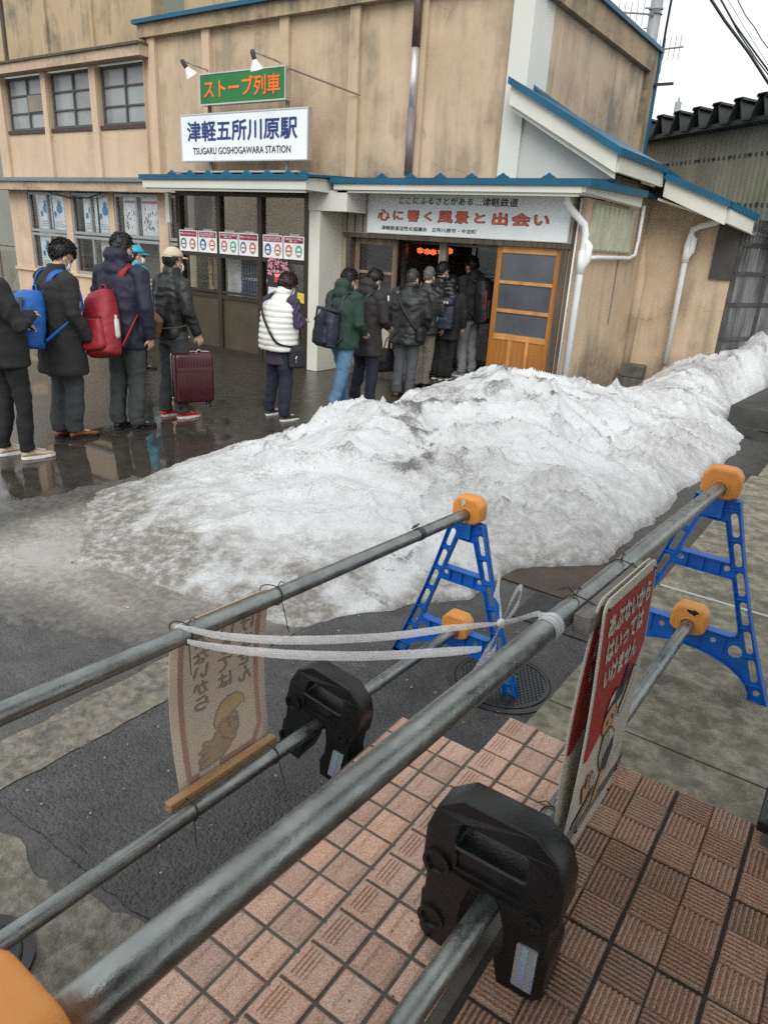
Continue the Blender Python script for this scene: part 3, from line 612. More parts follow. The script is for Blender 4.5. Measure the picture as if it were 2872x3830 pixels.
m_doorlt = M('light orange timber rail', (.50, .235, .07), .45, .25, 2.2, .15, 60, stretch=(3, 3, 1))
m_glass = glass('clear pane', (.96, .97, .965), .9)
m_darkglass = glass('dark pane', (.42, .44, .44), 1.3, .03, .03)
m_frost = M('frosted pane', (.23, .25, .255), .18, .25, 1.3, 0, col2=(.30, .325, .33), thr=(.4, .62), spec=.6)
m_dim = M('grey door pane', (.075, .083, .093), .16, .25, 1.6, 0, col2=(.12, .13, .145), thr=(.42, .7), spec=.6)
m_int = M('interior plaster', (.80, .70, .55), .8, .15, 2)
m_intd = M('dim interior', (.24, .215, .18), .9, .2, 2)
m_galv = M('weathered downpipe', (.22, .2, .195), .5, .3, 5, col2=(.12, .06, .045), metal=.2, stretch=(3, 3, .4))
YM, YL, YB, YV, YW = 9.1, 9.1, 8.3, 8.75, 11.3      # main wall, left wall, glazed box, vestibule front, rear wing
XS, XA = -4.36, -3.28                              # main block's side wall; vestibule's side wall
B = thing('station_building', 'beige two-storey station building with blue-edged roofs and a glazed ticket box', 'station', (-8, 9.1, 0))
def panel(name, m, x0, x1, y0, y1, z0, z1, parent=B, stain_shade=None, step=.12):
    """solid wall block; its outer (-Y and +X) faces are gridded when they carry a stain map"""
    bm = bmesh.new(); box(bm, x0, x1, y0, y1, z0, z1)
    if stain_shade:
        bmesh.ops.subdivide_edges(bm, edges=[e for e in bm.edges], cuts=min(60, int(max(x1-x0, z1-z0, y1-y0)/step)), use_grid_fill=True)
    me = mesh_of(bm, name)
    if stain_shade:
        n = len(me.vertices); co = np.empty(n*3); me.vertices.foreach_get('co', co); co = co.reshape(-1, 3)
        a = me.attributes.new('stain_shade', 'FLOAT', 'POINT'); a.data.foreach_set('value', np.clip(stain_shade(co), 0, 1).astype(np.float32))
    return put(name, me, m, parent)
def bx(name, m, x0, x1, y0, y1, z0, z1, parent=B, bv=0):
    bm = bmesh.new(); box(bm, x0, x1, y0, y1, z0, z1)
    if bv: bevel(bm, bv, 2)
    return obj(name, bm, m, parent)
# --- main block, upper wall
XL = -11.36                                         # where main block and left range meet
foot = lambda co: np.clip(.12*np.clip(fbm(co*np.array([1.1, 1, .8])+4, 4, 77), 0, 1)*2+.55*fbm(co*np.array([1.2, 1, 1.2]), 4, 5)*np.clip((3.9-co[:, 2])/1.0, 0, 1)+.25*np.clip((3.2-co[:, 2])/.4, 0, 1)*np.clip(fbm(co*3, 3, 8)+.3, 0, 1), 0, 1)
panel('wall', m_wall, XL, XS, YM, YM+.25, 2.66, 4.85, stain_shade=foot)
topst = lambda co: .3+.4*np.clip((co[:, 2]-4.85)/.2, 0, 1)+.5*np.clip(fbm(co*np.array([2, 2, 1.]), 4, 6), 0, 1)
panel('parapet', m_weath, XL-.22, XS+.10, YM-.13, YM+.2, 4.85, 5.04, stain_shade=topst)
bx('parapet_cap', m_blue, XL-.28, XS+.15, YM-.2, YM+.3, 5.04, 5.10)
for px in (-11.33, -10.0, -8.32, -7.02, -5.93):      # wall ribs
    bx('pilaster', m_wall2 if px < -9 else m_wall, px-.085, px+.085, YM-.07, YM-.001, 2.7, 4.849)
# --- side of the main block: wall panel framed by raised bands
sidest = lambda co: .5*np.clip((4.3-co[:, 2])/.5, 0, 1)*np.clip(fbm(co*2, 3, 4)+.35, 0, 1)+.25*np.clip(fbm(co*np.array([2, 3, .5]), 4, 9), 0, 1)
panel('wall', m_side, XS-.25, XS, YM+.25, 13.65, 2.7, 4.72, stain_shade=sidest)
sidet = lambda co: .45+.6*np.clip(fbm(co*np.array([2, 2.5, .7]), 4, 16), 0, 1)
panel('parapet', m_weath, XS-.2, XS+.10, YM+.201, 13.65, 4.721, 5.04, stain_shade=sidet)
bx('parapet_cap', m_blue, XS-.3, XS+.15, YM+.301, 13.75, 5.04, 5.10)
panel('pilaster', m_weath, XS+.001, XS+.10, 13.35, 13.65, 2.7, 4.72, stain_shade=sidet)
bx('corner_flashing', m_blue, XS-.02, XS+.14, 13.651, 13.71, 2.7, 5.04)
bx('cable_bracket', M('dark steel', (.03, .03, .032), .5, .2), XS+.1, XS+.42, 13.6, 13.64, 4.55, 4.59)
panel('wall', m_weath, XL-.1, -6.0, 9.9, 10.1, 5.0, 7.5)
# white corner cladding
bx('corner_cladding', m_white, -4.63, XS+.006, YM-.09, YM+.5, 2.68, 4.849, bv=.006)
# --- left range
m_cornst = lambda co: .35+.6*np.clip(fbm(co*np.array([1.6, 3, 4]), 4, 15), 0, 1)
XE = -16.42
panel('wall', m_weath, XE, XL-.001, YL, YL+.25, 4.771, 5.9, stain_shade=lambda co: .5*np.clip((5.2-co[:, 2])/.5, 0, 1)*np.clip(fbm(co*2, 3, 2)+.3, 0, 1)+.3*np.clip(fbm(co*np.array([1.5, 1, .6]), 4, 19), 0, 1))
panel('cornice', m_wall2, XE, XL-.03, YL-.26, YL, 4.57, 4.73, stain_shade=m_cornst); bx('cornice_flashing', m_oldwood, XE, XL-.02, YL-.3, YL, 4.73, 4.77)
for x in (-15.83, -14.38, -12.95):
    bx('pilaster', m_oldwood if x < -15.5 else m_weath, x-.04, x+.04, YL-.05, YL-.001, 4.771, 5.9)
UW = [(-16.10, -14.67), (-14.53, -13.11), (-12.94, -11.56)]
xs = [XE]+[v for w in UW for v in w]+[XL]
for i in range(0, 8, 2):
    panel('wall', m_wall2, xs[i], xs[i+1]-.0005, YL, YL+.25, 3.56, 4.57, stain_shade=foot)
for x0, x1 in UW:                                   # apron under each upper window
    panel('wall', m_wall2, x0, x1, YL, YL+.25, 2.70, 3.528, stain_shade=lambda co: .55*np.clip((co[:, 2]-2.9)/.6, 0, 1)*np.clip(fbm(co*np.array([4, 1, .7]), 3, 25)+.05, 0, 1))
for i in range(0, 8, 2): panel('wall', m_wall2, xs[i], xs[i+1], YL, YL+.25, 2.70, 3.559)
for i in (2, 4, 6): bx('pilaster', m_wall2, xs[i]-.005, xs[i+1]+.005 if i < 6 else xs[i+1]-.2, YL-.07, YL-.001, 2.72, 4.565)
bx('pilaster', m_wall2, XE, -16.11, YL-.07, YL-.001, 2.72, 4.565)
panel('cornice', m_wall2, XE-.05, -10.5, YL-.28, YL, 2.47, 2.63, stain_shade=m_cornst); bx('cornice_flashing', M('grey blue flashing', (.12, .17, .19), .4, .15, 4), XE-.1, -10.0, YL-.33, YL, 2.631, 2.70)
m_sash = M('old grey sash', (.085, .08, .072), .6, .2, 8)
m_sill = M('dark brown sill', (.055, .03, .024), .55, .25, 6)
def win(x0, x1, z0, z1, y, cols, rows, fm, pm, t=.045, lab=None):
    w = bmesh.new(); d = .06
    box(w, x0, x1, y, y+d, z0, z0+t); box(w, x0, x1, y, y+d, z1-t, z1); box(w, x0, x0+t, y, y+d, z0+t, z1-t); box(w, x1-t, x1, y, y+d, z0+t, z1-t)
    for i in range(1, cols): x = x0+(x1-x0)*i/cols; box(w, x-t*.45, x+t*.45, y+.005, y+d-.005, z0+t, z1-t)
    for r in rows:
        z = z0+(z1-z0)*r; edges = [x0+t]+[v for i in range(1, cols) for v in (x0+(x1-x0)*i/cols-t*.45, x0+(x1-x0)*i/cols+t*.45)]+[x1-t]
        for k in range(0, len(edges), 2): box(w, edges[k], edges[k+1], y+.01, y+d-.01, z-.014, z+.014)
    f = obj('window', w, fm, B)
    pn = bmesh.new(); quad(pn, (x0+.02, y+.04, z0+.02), (x1-.02, y+.04, z0+.02), (x1-.02, y+.04, z1-.02), (x0+.02, y+.04, z1-.02)); obj('pane', pn, pm, f)
    if lab: f['label'] = lab
    return f
for k, (x0, x1) in enumerate(UW):
    f = win(x0+.012, x1-.012, 3.60, 4.555, YL+.05, 2, (.33, .66), m_sash, m_frost)
    s = bmesh.new(); box(s, x0+.01, x1-.01, YL-.03, YL+.1, 3.53, 3.595); obj('sill', s, m_sill, f)
    bk = bmesh.new(); box(bk, x0, x1, YL+.12, YL+.25, 3.56, 4.56); obj('blind', bk, m_intd, f)
    if k == 0:                                       # one sash light stands open
        b = bmesh.new(); box(b, x0+.74, x1-.1, YL+.045, YL+.085, 3.93, 4.22); obj('open_light', b, m_intd, f)
# lower windows: aluminium, upper and lower lights
LW = [(-15.72, -14.38), (-14.16, -12.92), (-12.76, -11.45), (-11.2, -9.96)]
m_al = M('grey aluminium sash', (.33, .335, .34), .4, .1, 6, metal=.4)
m_curt = M('net curtain', (.78, .78, .74), .8, .2, 3, col2=(.55, .55, .52), stretch=(8, 8, .5))
xs = [XE]+[v for w in LW for v in w]
for i in range(0, 8, 2): panel('wall', m_wall2, xs[i], xs[i+1], YL, YL+.2, 0.9, 2.47, stain_shade=foot)
panel('wall', m_wall2, XE, -10.2, YL, YL+.2, -.05, .899, stain_shade=lambda co: .9*np.clip((.4-co[:, 2])/.4, 0, 1)+.3*np.clip(fbm(co*2, 3, 29), 0, 1))
bx('window_ledge', m_wall2, XE, -10.2, YL-.05, YL-.001, .86, .92)
for i, (x0, x1) in enumerate(LW):
    if i == 3: x1 = -10.25
    for z0, z1 in ((1.68, 2.45), (.92, 1.65)):
        f = win(x0, x1, z0, z1, YL+.02, 2, (), m_al, m_glass, .05)
        bm = bmesh.new(); box(bm, x0+.01, x1-.01, YL+.55, YL+.6, z0, z1)
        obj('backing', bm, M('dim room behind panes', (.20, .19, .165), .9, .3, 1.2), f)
        if z0 < 1:
            w = (x1-x0); sp = {0: ((.46, .97),), 1: ((.5, .97),), 2: ((.78, .98),), 3: ((.5, .9),)}[i]
            for a, b in sp:
                c = bmesh.new(); n = 40; top = []; bot = []
                for k in range(n+1):
                    u = x0+w*(a+(b-a)*k/n); yy = YL+.2+.03*math.sin(k*1.25)+.01*math.sin(k*3.1)
                    top.append(c.verts.new((u+(.0 if i != 2 else -.1*0), yy, z1-.05))); bot.append(c.verts.new((u+(.06 if i == 2 else 0), yy+.01, z0+.05)))
                for k in range(n): c.faces.new((bot[k], bot[k+1], top[k+1], top[k]))
                obj('curtain', c, m_curt, f, True)
bx('room_ceiling', m_intd, XE, -10.25, YL+.2, YL+1.0, 2.47, 2.6)
# posters inside the left windows
m_paper = M('poster paper', (.78, .81, .83), .6, .12, 8); m_pblue = M('poster blue', (.05, .22, .42), .6, .2, 9); m_pline = M('poster fine print', (.18, .25, .33), .6)
def poster(xc, zc, w, h, y, lab, art=1):
    o = thing('window_poster', lab, 'poster', (xc, y, zc), 'posters inside the office windows')
    bm = bmesh.new(); box(bm, xc-w/2, xc+w/2, y, y+.002, zc-h/2, zc+h/2); obj('sheet', bm, m_paper, o)
    bm = bmesh.new()
    if art == 1:                                     # a round-headed blue figure-like emblem reduced to plain blocks
        for cx, cz, rx, rz in ((0, .27, .12, .08), (0, .1, .2, .13), (-.3, -.05, .09, .09)):
            poly(bm, [(xc+w*(cx+rx*math.cos(a)), y-.002, zc+h*(cz+rz*math.sin(a))) for a in [2*math.pi*k/20 for k in range(20)]])
        for k in range(3): box(bm, xc-w*.4, xc+w*(.1+.1*k), y-.002, y-.001, zc-h*(.28+.06*k), zc-h*(.265+.06*k))
    obj('print', bm, m_pblue, o)
    if art == 2:
        bm = bmesh.new(); rnd = random.Random(int(xc*100))
        for k in range(46):
            cx, cz = rnd.uniform(-.42, .4), rnd.uniform(-.38, .2); r = rnd.uniform(.02, .05)
            box(bm, xc+w*cx, xc+w*(cx+r), y-.002, y-.001, zc+h*cz, zc+h*(cz+r*1.6))
        obj('photograph', bm, M('poster photo ink', (.16, .15, .16), .6), o)
        bm = bmesh.new(); box(bm, xc-w*.4, xc+w*.35, y-.002, y-.001, zc+h*.34, zc+h*.4); obj('heading', bm, M('poster red', (.45, .13, .15), .6), o)
    return o
yP = YL+.1
for xc, w, zc, h, a, lab in ((-15.22, .42, 2.07, .6, 1, 'blue and white poster at the left of the first upper window light'), (-14.72, .42, 2.07, .6, 1, 'blue and white poster at the right of the first upper window light'), (-13.62, .4, 2.07, .6, 1, 'blue and white poster at the left of the second upper window light'), (-13.17, .4, 2.07, .6, 1, 'blue and white poster at the right of the second upper window light'),
        (-12.32, .42, 2.07, .6, 2, 'crowd photograph poster at the left of the third upper window light'), (-11.8, .44, 2.07, .6, 2, 'crowd photograph poster at the right of the third upper window light'), (-15.28, .42, 1.27, .6, 1, 'single blue and white poster in the lower left window beside a net curtain')):
    poster(xc, zc, w*1.28, h*1.12, yP, lab, a)
# vent and gas stub on the left wall
bm = bmesh.new(); tube(bm, [(-12.9, YL-.001, .62), (-12.9, YL-.1, .62)], .09, 20); obj('vent_cowl', bm, m_galv, B, True)
bm = bmesh.new(); tube(bm, [(-12.9, YL-.1, .62), (-12.9, YL-.24, .6)], .03, 12); obj('vent_pipe', bm, m_galv, B, True)
bm = bmesh.new()
pts = [PY(x, y, YL-.06) for x, y in ((150, 705), (200, 725), (260, 738), (330, 738), (400, 715), (430, 712))]; tube(bm, pts, .012, 6); obj('sagging_cable', bm, M('black cable', (.02, .02, .02), .5), B)

# --- canopies over the box and vestibule
def canopy(xa, xb, y0, y1, z0, z1, left=True):
    bm = bmesh.new()                                 # sloping blue roof with turned down edge
    zt0, zt1 = z1, z1+.075
    extr(bm, [(xa, y0, zt0-.072), (xa, y0, zt0), (xa, y1, zt1), (xa, y1, zt1-.03), (xa, y0+.02, zt0-.03), (xa, y0+.02, zt0-.072)], (xb-xa, 0, 0)); obj('canopy_roof', bm, m_blue, B)
    bm = bmesh.new(); extr(bm, [(xa+.05, y0+.03, z0), (xa+.05, y0+.03, zt0-.075), (xa+.05, y0+.07, zt0-.04), (xa+.05, y1, zt1-.04), (xa+.05, y1, z0)], (xb-xa-.1, 0, 0)); obj('canopy_fascia', bm, m_cream, B)
    bm = bmesh.new(); box(bm, xa+.09, xb-.09, y0+.06, y0+.1, z0-.035, z0-.001); obj('canopy_trim', bm, m_cream, B)
canopy(-10.18, -6.72, 7.75, YM-.002, 2.47, 2.655)
canopy(-6.715, -3.12, 8.2, YM-.002, 2.51, 2.655)
# chamfered return along the vestibule side
yE = 10.35
bm = bmesh.new(); extr(bm, [(-3.118, 8.2, 2.57), (-3.118, 8.2, 2.655), (-3.118, yE, 2.70), (-3.118, yE, 2.62)], (.05, 0, 0)); obj('canopy_roof', bm, m_blue, B)
bm = bmesh.new(); extr(bm, [(-3.27, 8.25, 2.52), (-3.27, 8.25, 2.60), (-3.27, yE, 2.63), (-3.27, yE, 2.5)], (.14, 0, 0)); obj('canopy_fascia', bm, m_cream, B)
bm = bmesh.new(); box(bm, -4.3, -3.12, YM, 11.29, 2.66, 2.7); obj('canopy_deck', bm, m_blue, B)
for k, x in enumerate((-9.55, -9.14, -8.75, -8.36, -7.96, -7.56, -7.17, -6.9, -5.95, -5.5, -5.06, -4.62, -4.2, -3.62)):
    y, z = (7.86, 2.668) if x < -6.8 else (8.32, 2.668)
    bm = bmesh.new(); extr(bm, [(x-.085, y, z), (x+.085, y, z), (x+.05, y, z+.025), (x+.03, y, z+.03), (x, y, z+.055), (x-.03, y, z+.03), (x-.05, y, z+.025)], (0, .05, 0)); obj('snow_guard', bm, m_blue, B)
bm = bmesh.new(); box(bm, -9.9, -7.3, 8.2, YM-.05, 2.72, 2.745); obj('canopy_sheet', bm, M('grey roof sheet', (.33, .34, .35), .4, .1), B)

# --- glazed ticket box
ZR = (0.09, .93, 1.545, 2.47)
XB = [-9.95, -9.02, -8.13, -7.2]
fr = bmesh.new(); tm = .045
for x in XB: box(fr, x-tm, x+tm, YB, YB+.1, 0, 2.47)
for a, b in zip(XB, XB[1:]):
    for z, h in ((.0, .09), (.88, .06), (.96, .035), (1.5, .06), (1.575, .03), (2.40, .07)): box(fr, a+tm, b-tm, YB+.005, YB+.085, z, z+h)
obj('ticket_box_frame', fr, m_brown_al, B)
for a, b in zip(XB, XB[1:]):
    bx('spandrel', m_brown_pn, a+tm, b-tm, YB+.03, YB+.06, .09, .88)
    for z0, z1 in ((.995, 1.5), (1.605, 2.40)):
        bm = bmesh.new(); quad(bm, (a+tm, YB+.05, z0), (b-tm, YB+.05, z0), (b-tm, YB+.05, z1), (a+tm, YB+.05, z1)); obj('pane', bm, m_glass, B)
# box left flank: same bronze framing
bx('spandrel', m_brown_pn, -9.99, -9.95, YB+.1, YM, 0, .93)
bx('ticket_box_frame', m_brown_al, -10.0, -9.94, YB+.1, YB+.2, .93, 2.47)
bm = bmesh.new(); quad(bm, (-9.97, YM, .93), (-9.97, YB+.2, .93), (-9.97, YB+.2, 2.47), (-9.97, YM, 2.47)); obj('pane', bm, m_glass, B)
bx('white_post', m_cream, -10.13, -10.04, YB-.1, YB-.05, 1.98, 2.44)
# cream pillar with bracket
bx('pillar', m_cream, -7.13, -6.93, YB-.03, YV, 0, 2.24, bv=.008); bx('jamb', m_brown_al, -7.155, -7.131, YB, YB+.12, 0, 2.47)
bm = bmesh.new(); box(bm, -7.13, -6.45, YB-.04, YV-.01, 2.24, 2.5); obj('bracket', bm, m_cream, B)
# interior of the box
bx('room_wall', m_int, -10.3, -6.9, 10.4, 10.5, 0, 3.6); bx('room_wall', m_int, -10.32, -10.22, 9.36, 10.5, 0, 3.6); bx('room_ceiling', m_int, -9.94, -6.95, YB+.1, 9.35, 2.471, 2.5)  # ceiling cut short at the back, an invented gap that lets sky light in
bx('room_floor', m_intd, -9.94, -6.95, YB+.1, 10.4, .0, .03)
bx('room_pillar', M('interior post', (.36, .30, .22), .8, .2, 3), PY(693, 1000, 8.75)[0]+.0, PY(735, 1000, 8.75)[0], 8.75, 9.0, .03, 2.47)
bx('room_wall', m_int, -6.96, -6.93, YV, 10.4, 0, 2.47)
v = thing('vending_machine', 'drinks vending machine behind the middle pane of the ticket box', 'vending machine', (-8.9, 9.0, .03)); vx = PY(905, 1000, 8.7)[0]+8.55
bm = bmesh.new(); box(bm, vx-8.88, vx-7.75, 8.7, 9.3, .03, 1.9); obj('cabinet', bm, M('vending white', (.8, .8, .8), .4, .05), v)
bm = bmesh.new(); box(bm, vx-8.55, vx-7.8, 8.685, 8.699, .98, 1.8); obj('display_window', bm, M('vending dark window', (.012, .013, .016), .15), v)
cans = random.Random(3)
for z, cc in ((1.55, (.10, .12, .15)), (1.24, (.09, .10, .14)), (1.0, (.05, .09, .2))):
    bm = bmesh.new()
    for k in range(11): x = vx-8.5+k*.065; disc(bm, (x, 8.672), .024, .024, z, z+.17, 10)
    obj('drink_row', bm, M(f'drink cans {z}', cc, .4, .5, 18, col2=(.18, .16, .2)), v)
    bm = bmesh.new(); box(bm, vx-8.55, vx-7.8, 8.65, 8.684, z-.06, z-.02); obj('button_rail', bm, m_alu, v)
    bm = bmesh.new()
    for k in range(11): x = vx-8.5+k*.065; ball(bm, (x, 8.648, z-.04), (.013, .006, .013), u=8, v=6)
    obj('buttons', bm, m_gran, v)
bm = bmesh.new(); box(bm, vx-7.98, vx-7.93, 8.67, 8.68, .9, .92); obj('led', bm, M('green led', (0, .3, .05), .5, emit=((0.05, 1, .25), 3)), v)
# banner inside, notice board colours
bm = bmesh.new(); xf = PY(792, 1000, 8.6)[0]; box(bm, xf-.05, xf, 8.6, 8.605, 1.0, 1.2); box(bm, xf-.045, xf+.005, 8.6, 8.605, 1.22, 1.48)
tag(obj('hanging_flag', bm, M('orange flag', (.55, .27, .02), .7)), 'orange cloth flag hanging inside the ticket box', 'flag')

# notices on the glass
m_nred = M('notice red', (.28, .012, .04), .45); m_nwhite = M('notice white', (.78, .79, .80), .4); m_nprint = M('notice lettering', (.8, .72, .73), .5)
NOT = {'a': '間隔をあけてお並びください。', 'b': '窓口には出来る限り代表者の方\n1名で間隔をあけてお並びください', 'c': 'ご飲食以外はマスクの着用を\nお願いします。'}
ovals = {'a': ((-.27, (.16, .2, .22)), (.22, (.50, .14, .035))), 'b': ((-.24, (.01, .085, .27)), (.25, (.55, .2, .09))), 'c': ((-.24, (.52, .17, .09)), (.25, (.10, .38, .28)))}
def notice(x0, x1, z0, z1, kind, lab):
    y = YB-.004; w, h = x1-x0, z1-z0; o = thing('notice', lab, 'notice', ((x0+x1)/2, y, z0), 'notices taped to the ticket box glass')
    bm = bmesh.new(); box(bm, x0, x1, y-.003, y, z0, z1); obj('card', bm, m_nwhite, o)
    bm = bmesh.new(); box(bm, x0+w*.04, x1-w*.04, y-.0045, y-.003, z0+h*.7, z1-h*.04); obj('heading_band', bm, m_nred, o)
    text('lettering', NOT[kind], (x0+w*.08, y-.0045, z0+h*(.79 if kind == 'a' else .735)), (w*.84, 0, 0), (0, 0, h*(.085 if kind == 'a' else .19)), m_nprint, o, .02, .0015)
    for k, (cx, c) in enumerate(ovals[kind]):
        for s, cc, dy in ((1., c, 0), ):
            bm = bmesh.new(); xc = x0+w*(.5+cx); poly(bm, [(xc+w*.17*math.cos(a), y-.0042, z0+h*.36+h*.27*math.sin(a)) for a in [2*math.pi*i/28 for i in range(28)]]); obj('coloured_oval', bm, M(f'notice oval {kind}{k}', cc, .5), o)
        bm = bmesh.new()
        for dx, dz, r in ((0, .06, .085), (0, -.1, .1), (-.06, -.02, .03), (.06, -.02, .03)): poly(bm, [(xc+w*(dx+r*math.cos(a)), y-.0056-.0004*k, z0+h*(.36+dz)+h*r*1.15*math.sin(a)) for a in [2*math.pi*i/16 for i in range(16)]])
        obj('pale_emblem', bm, m_nwhite, o)
        bm = bmesh.new(); box(bm, xc-w*.07, xc+w*.07, y-.0075, y-.0065, z0+h*.14, z0+h*.22); obj('emblem_foot', bm, M('notice ochre', (.4, .28, .1), .6), o)
    bm = bmesh.new(); box(bm, x0+w*.3, x1-w*.2, y-.0045, y-.003, z1-.002, z1+.03); obj('adhesive_tape', bm, M('clear tape', (.5, .5, .5), .2, alpha=.5), o)
nz = lambda x: 1.60
for a, b, k, lab in ((-9.93, -9.50, 'a', 'one-line notice at the far left of the ticket box glass'), (-9.48, -9.05, 'b', 'notice with a blue oval beside the far left notice'), (-8.99, -8.58, 'c', 'notice with a green oval in the middle pane'), (-8.56, -8.15, 'a', 'one-line notice in the middle pane'), (-8.05, -7.65, 'b', 'notice with a blue oval in the right pane'), (-7.63, -7.235, 'c', 'notice with a green oval at the right end of the ticket box glass')):
    notice(a, b, 1.565, 1.885, k, lab)
# train poster and timetable on the lower right pane
def rectpix(bm, px, Y, d=.003):
    p = [PY(x, y, Y) for x, y in px]; extr(bm, [tuple(v) for v in p], (0, d, 0))
o = thing('travel_poster', 'pink blossom travel poster with a red railcar in the right pane of the ticket box', 'poster', PY(1040, 1010, YB-.01))
bm = bmesh.new(); rectpix(bm, ((1003, 1070), (1080, 1082), (1078, 965), (1003, 958)), YB-.006); obj('sheet', bm, M('night sky print', (.02, .012, .018), .4), o)
bm = bmesh.new(); rnd = random.Random(2)
for k in range(170):
    left = k < 105; u = rnd.random()**1.4*.55 if left else 1-rnd.random()**1.2*.36; vv = rnd.uniform(.40, .97) if left else rnd.uniform(.32, .88); r = rnd.uniform(.006, .02)
    a = PY(1003, 1070, YB-.009); b = PY(1079, 965, YB-.009); x = a[0]+(b[0]-a[0])*u; z = a[2]+(b[2]-a[2])*vv
    poly(bm, [(x+r*math.cos(q+k), YB-.009-.00001*k, z+r*math.sin(q+k)) for q in (0, 1.2, 2.5, 3.7, 5)])
obj('blossom', bm, M('blossom pink', (.62, .25, .33), .5, .4, 30), o)
bm = bmesh.new(); rectpix(bm, ((1026, 1054), (1050, 1057), (1050, 1020), (1026, 1016)), YB-.0125, .001); obj('railcar', bm, M('railcar red', (.6, .05, .03), .4), o)
bm = bmesh.new(); rectpix(bm, ((1029, 1034), (1036, 1035), (1036, 1024), (1029, 1023)), YB-.0145, .001); rectpix(bm, ((1039, 1035), (1047, 1036), (1047, 1025), (1039, 1024)), YB-.0145, .001); obj('railcar_window', bm, M('railcar window', (.75, .45, .55), .3), o)
bm = bmesh.new(); rectpix(bm, ((1002, 1108), (1040, 1116), (1042, 1076), (1004, 1071)), YB-.008); tag(obj('timetable_sheet', bm, M('white timetable', (.62, .66, .68), .5, .15, 40)), 'white printed timetable sheet under the blossom poster', 'timetable')
bm = bmesh.new(); rectpix(bm, ((1112, 1130), (1137, 1135), (1137, 1098), (1112, 1093)), YB-.006); tag(obj('flyer', bm, M('yellow flyer', (.65, .5, .05), .5, .3, 20, col2=(.55, .25, .2))), 'small yellow flyer in the corner of the right pane', 'flyer')

# --- vestibule with the big banner board and sliding doors
XD0, XD1 = -6.75, -3.47
m_cladd = M('cream vertical cladding', (.40, .375, .27), .6, .2, 3, col2=(.28, .25, .17), stretch=(3, 3, .5))
bx('cladding', m_cladd, -6.93, -6.46, YV+.01, YV+.1, 1.98, 2.5)
bx('cladding', m_cladd, -6.93, -6.79, YV+.01, YV+.1, 0, 1.979)
for x in (-6.82, -6.68, -6.54): bx('cladding_joint', m_oldwood, x-.008, x+.008, YV, YV+.009, 2.0, 2.5)
bx('cladding', m_cladd, -3.46, XA-.001, YV+.01, YV+.1, 0, 2.5)
bx('lintel', m_oldwood, -6.85, -3.38, YV-.04, YV+.12, 1.925, 1.985); bx('door_jamb', m_oldwood, -6.80, -6.72, YV-.03, YV+.2, 0, 1.924); bx('door_jamb', m_oldwood, -3.50, -3.42, YV-.03, YV+.2, 0, 1.924)
bx('door_jamb', m_oldwood, -3.40, -3.36, YV-.02, YV, 0, 2.5)
bm = bmesh.new(); tube(bm, [(-3.345, YV-.02, 2.49), (-3.345, YV-.02, .0)], .012, 8); obj('conduit', bm, m_pvc, B, True)
bx('threshold', m_oldwood, -6.72, -3.5, YV-.1, YV+.16, 0, .10)
bx('vestibule_floor', M('worn concrete floor', (.12, .115, .1), .6, .3, 4), -6.72, -3.5, YV+.161, 12.5, 0, .11)
def sliding(x0, x1, y, z0, z1, fm, rm, pm, lab, panes, sw=.07):
    d = bmesh.new(); th = .035
    box(d, x0, x0+sw, y, y+th, z0, z1); box(d, x1-sw, x1, y, y+th, z0, z1); f = obj('sliding_door', d, fm, B); f['label'] = lab
    r = bmesh.new()
    for z, h in panes['rails']: box(r, x0+sw, x1-sw, y+.002, y+th-.002, z0+(z1-z0)*z, z0+(z1-z0)*z+h)
    obj('rail', r, rm, f)
    za, zb = panes['glass']; p = bmesh.new(); quad(p, (x0+sw, y+.018, z0+(z1-z0)*za), (x1-sw, y+.018, z0+(z1-z0)*za), (x1-sw, y+.018, z0+(z1-z0)*zb), (x0+sw, y+.018, z0+(z1-z0)*zb)); obj('pane', p, pm, f)
    q = bmesh.new(); box(q, x0+sw, x1-sw, y+.012, y+.024, z0, z0+(z1-z0)*za); obj('lower_panel', q, panes.get('pm', fm), f)
    if panes.get('ribs'):
        k = bmesh.new()
        for u in panes['ribs']: box(k, x0+sw+(x1-x0-2*sw)*u-.02, x0+sw+(x1-x0-2*sw)*u+.02, y+.004, y+.03, z0+.09, z0+(z1-z0)*za)
        obj('stile', k, rm, f)
sliding(-4.38, -3.515, YV+.02, .1, 1.925, m_door, m_doorlt, m_dim, 'orange varnished sliding door with three grey panes', dict(rails=((.0, .09), (.365, .075), (.555, .045), (.75, .04), (.955, .075)), glass=(.38, .965), ribs=(.33, .67)))
sliding(-6.715, -5.98, YV+.09, .1, 1.925, m_palewood, m_palewood, m_darkglass, 'grey weathered sliding door with dark panes', dict(rails=((.0, .09), (.36, .05), (.52, .035), (.735, .04), (.955, .075)), glass=(.38, .965), pm=M('pale door panel', (.42, .39, .33), .6, .15, 3)))
bm = bmesh.new(); a = PY(1662, 910, YV+.14); bt = PY(1623, 1432, YV+.14); box(bm, a[0]-.055, a[0]+.055, YV+.11, YV+.18, .1, 1.924); obj('centre_post', bm, M('grey timber post', (.2, .165, .125), .65, .35, 3, .3, 60, stretch=(8, 8, .7)), B)
bm = bmesh.new(); rectpix(bm, ((1427, 1105), (1455, 1105), (1458, 1160), (1432, 1163)), YV+.08); tag(obj('paper_notice', bm, m_nwhite), 'white paper notice on the grey sliding door', 'notice')
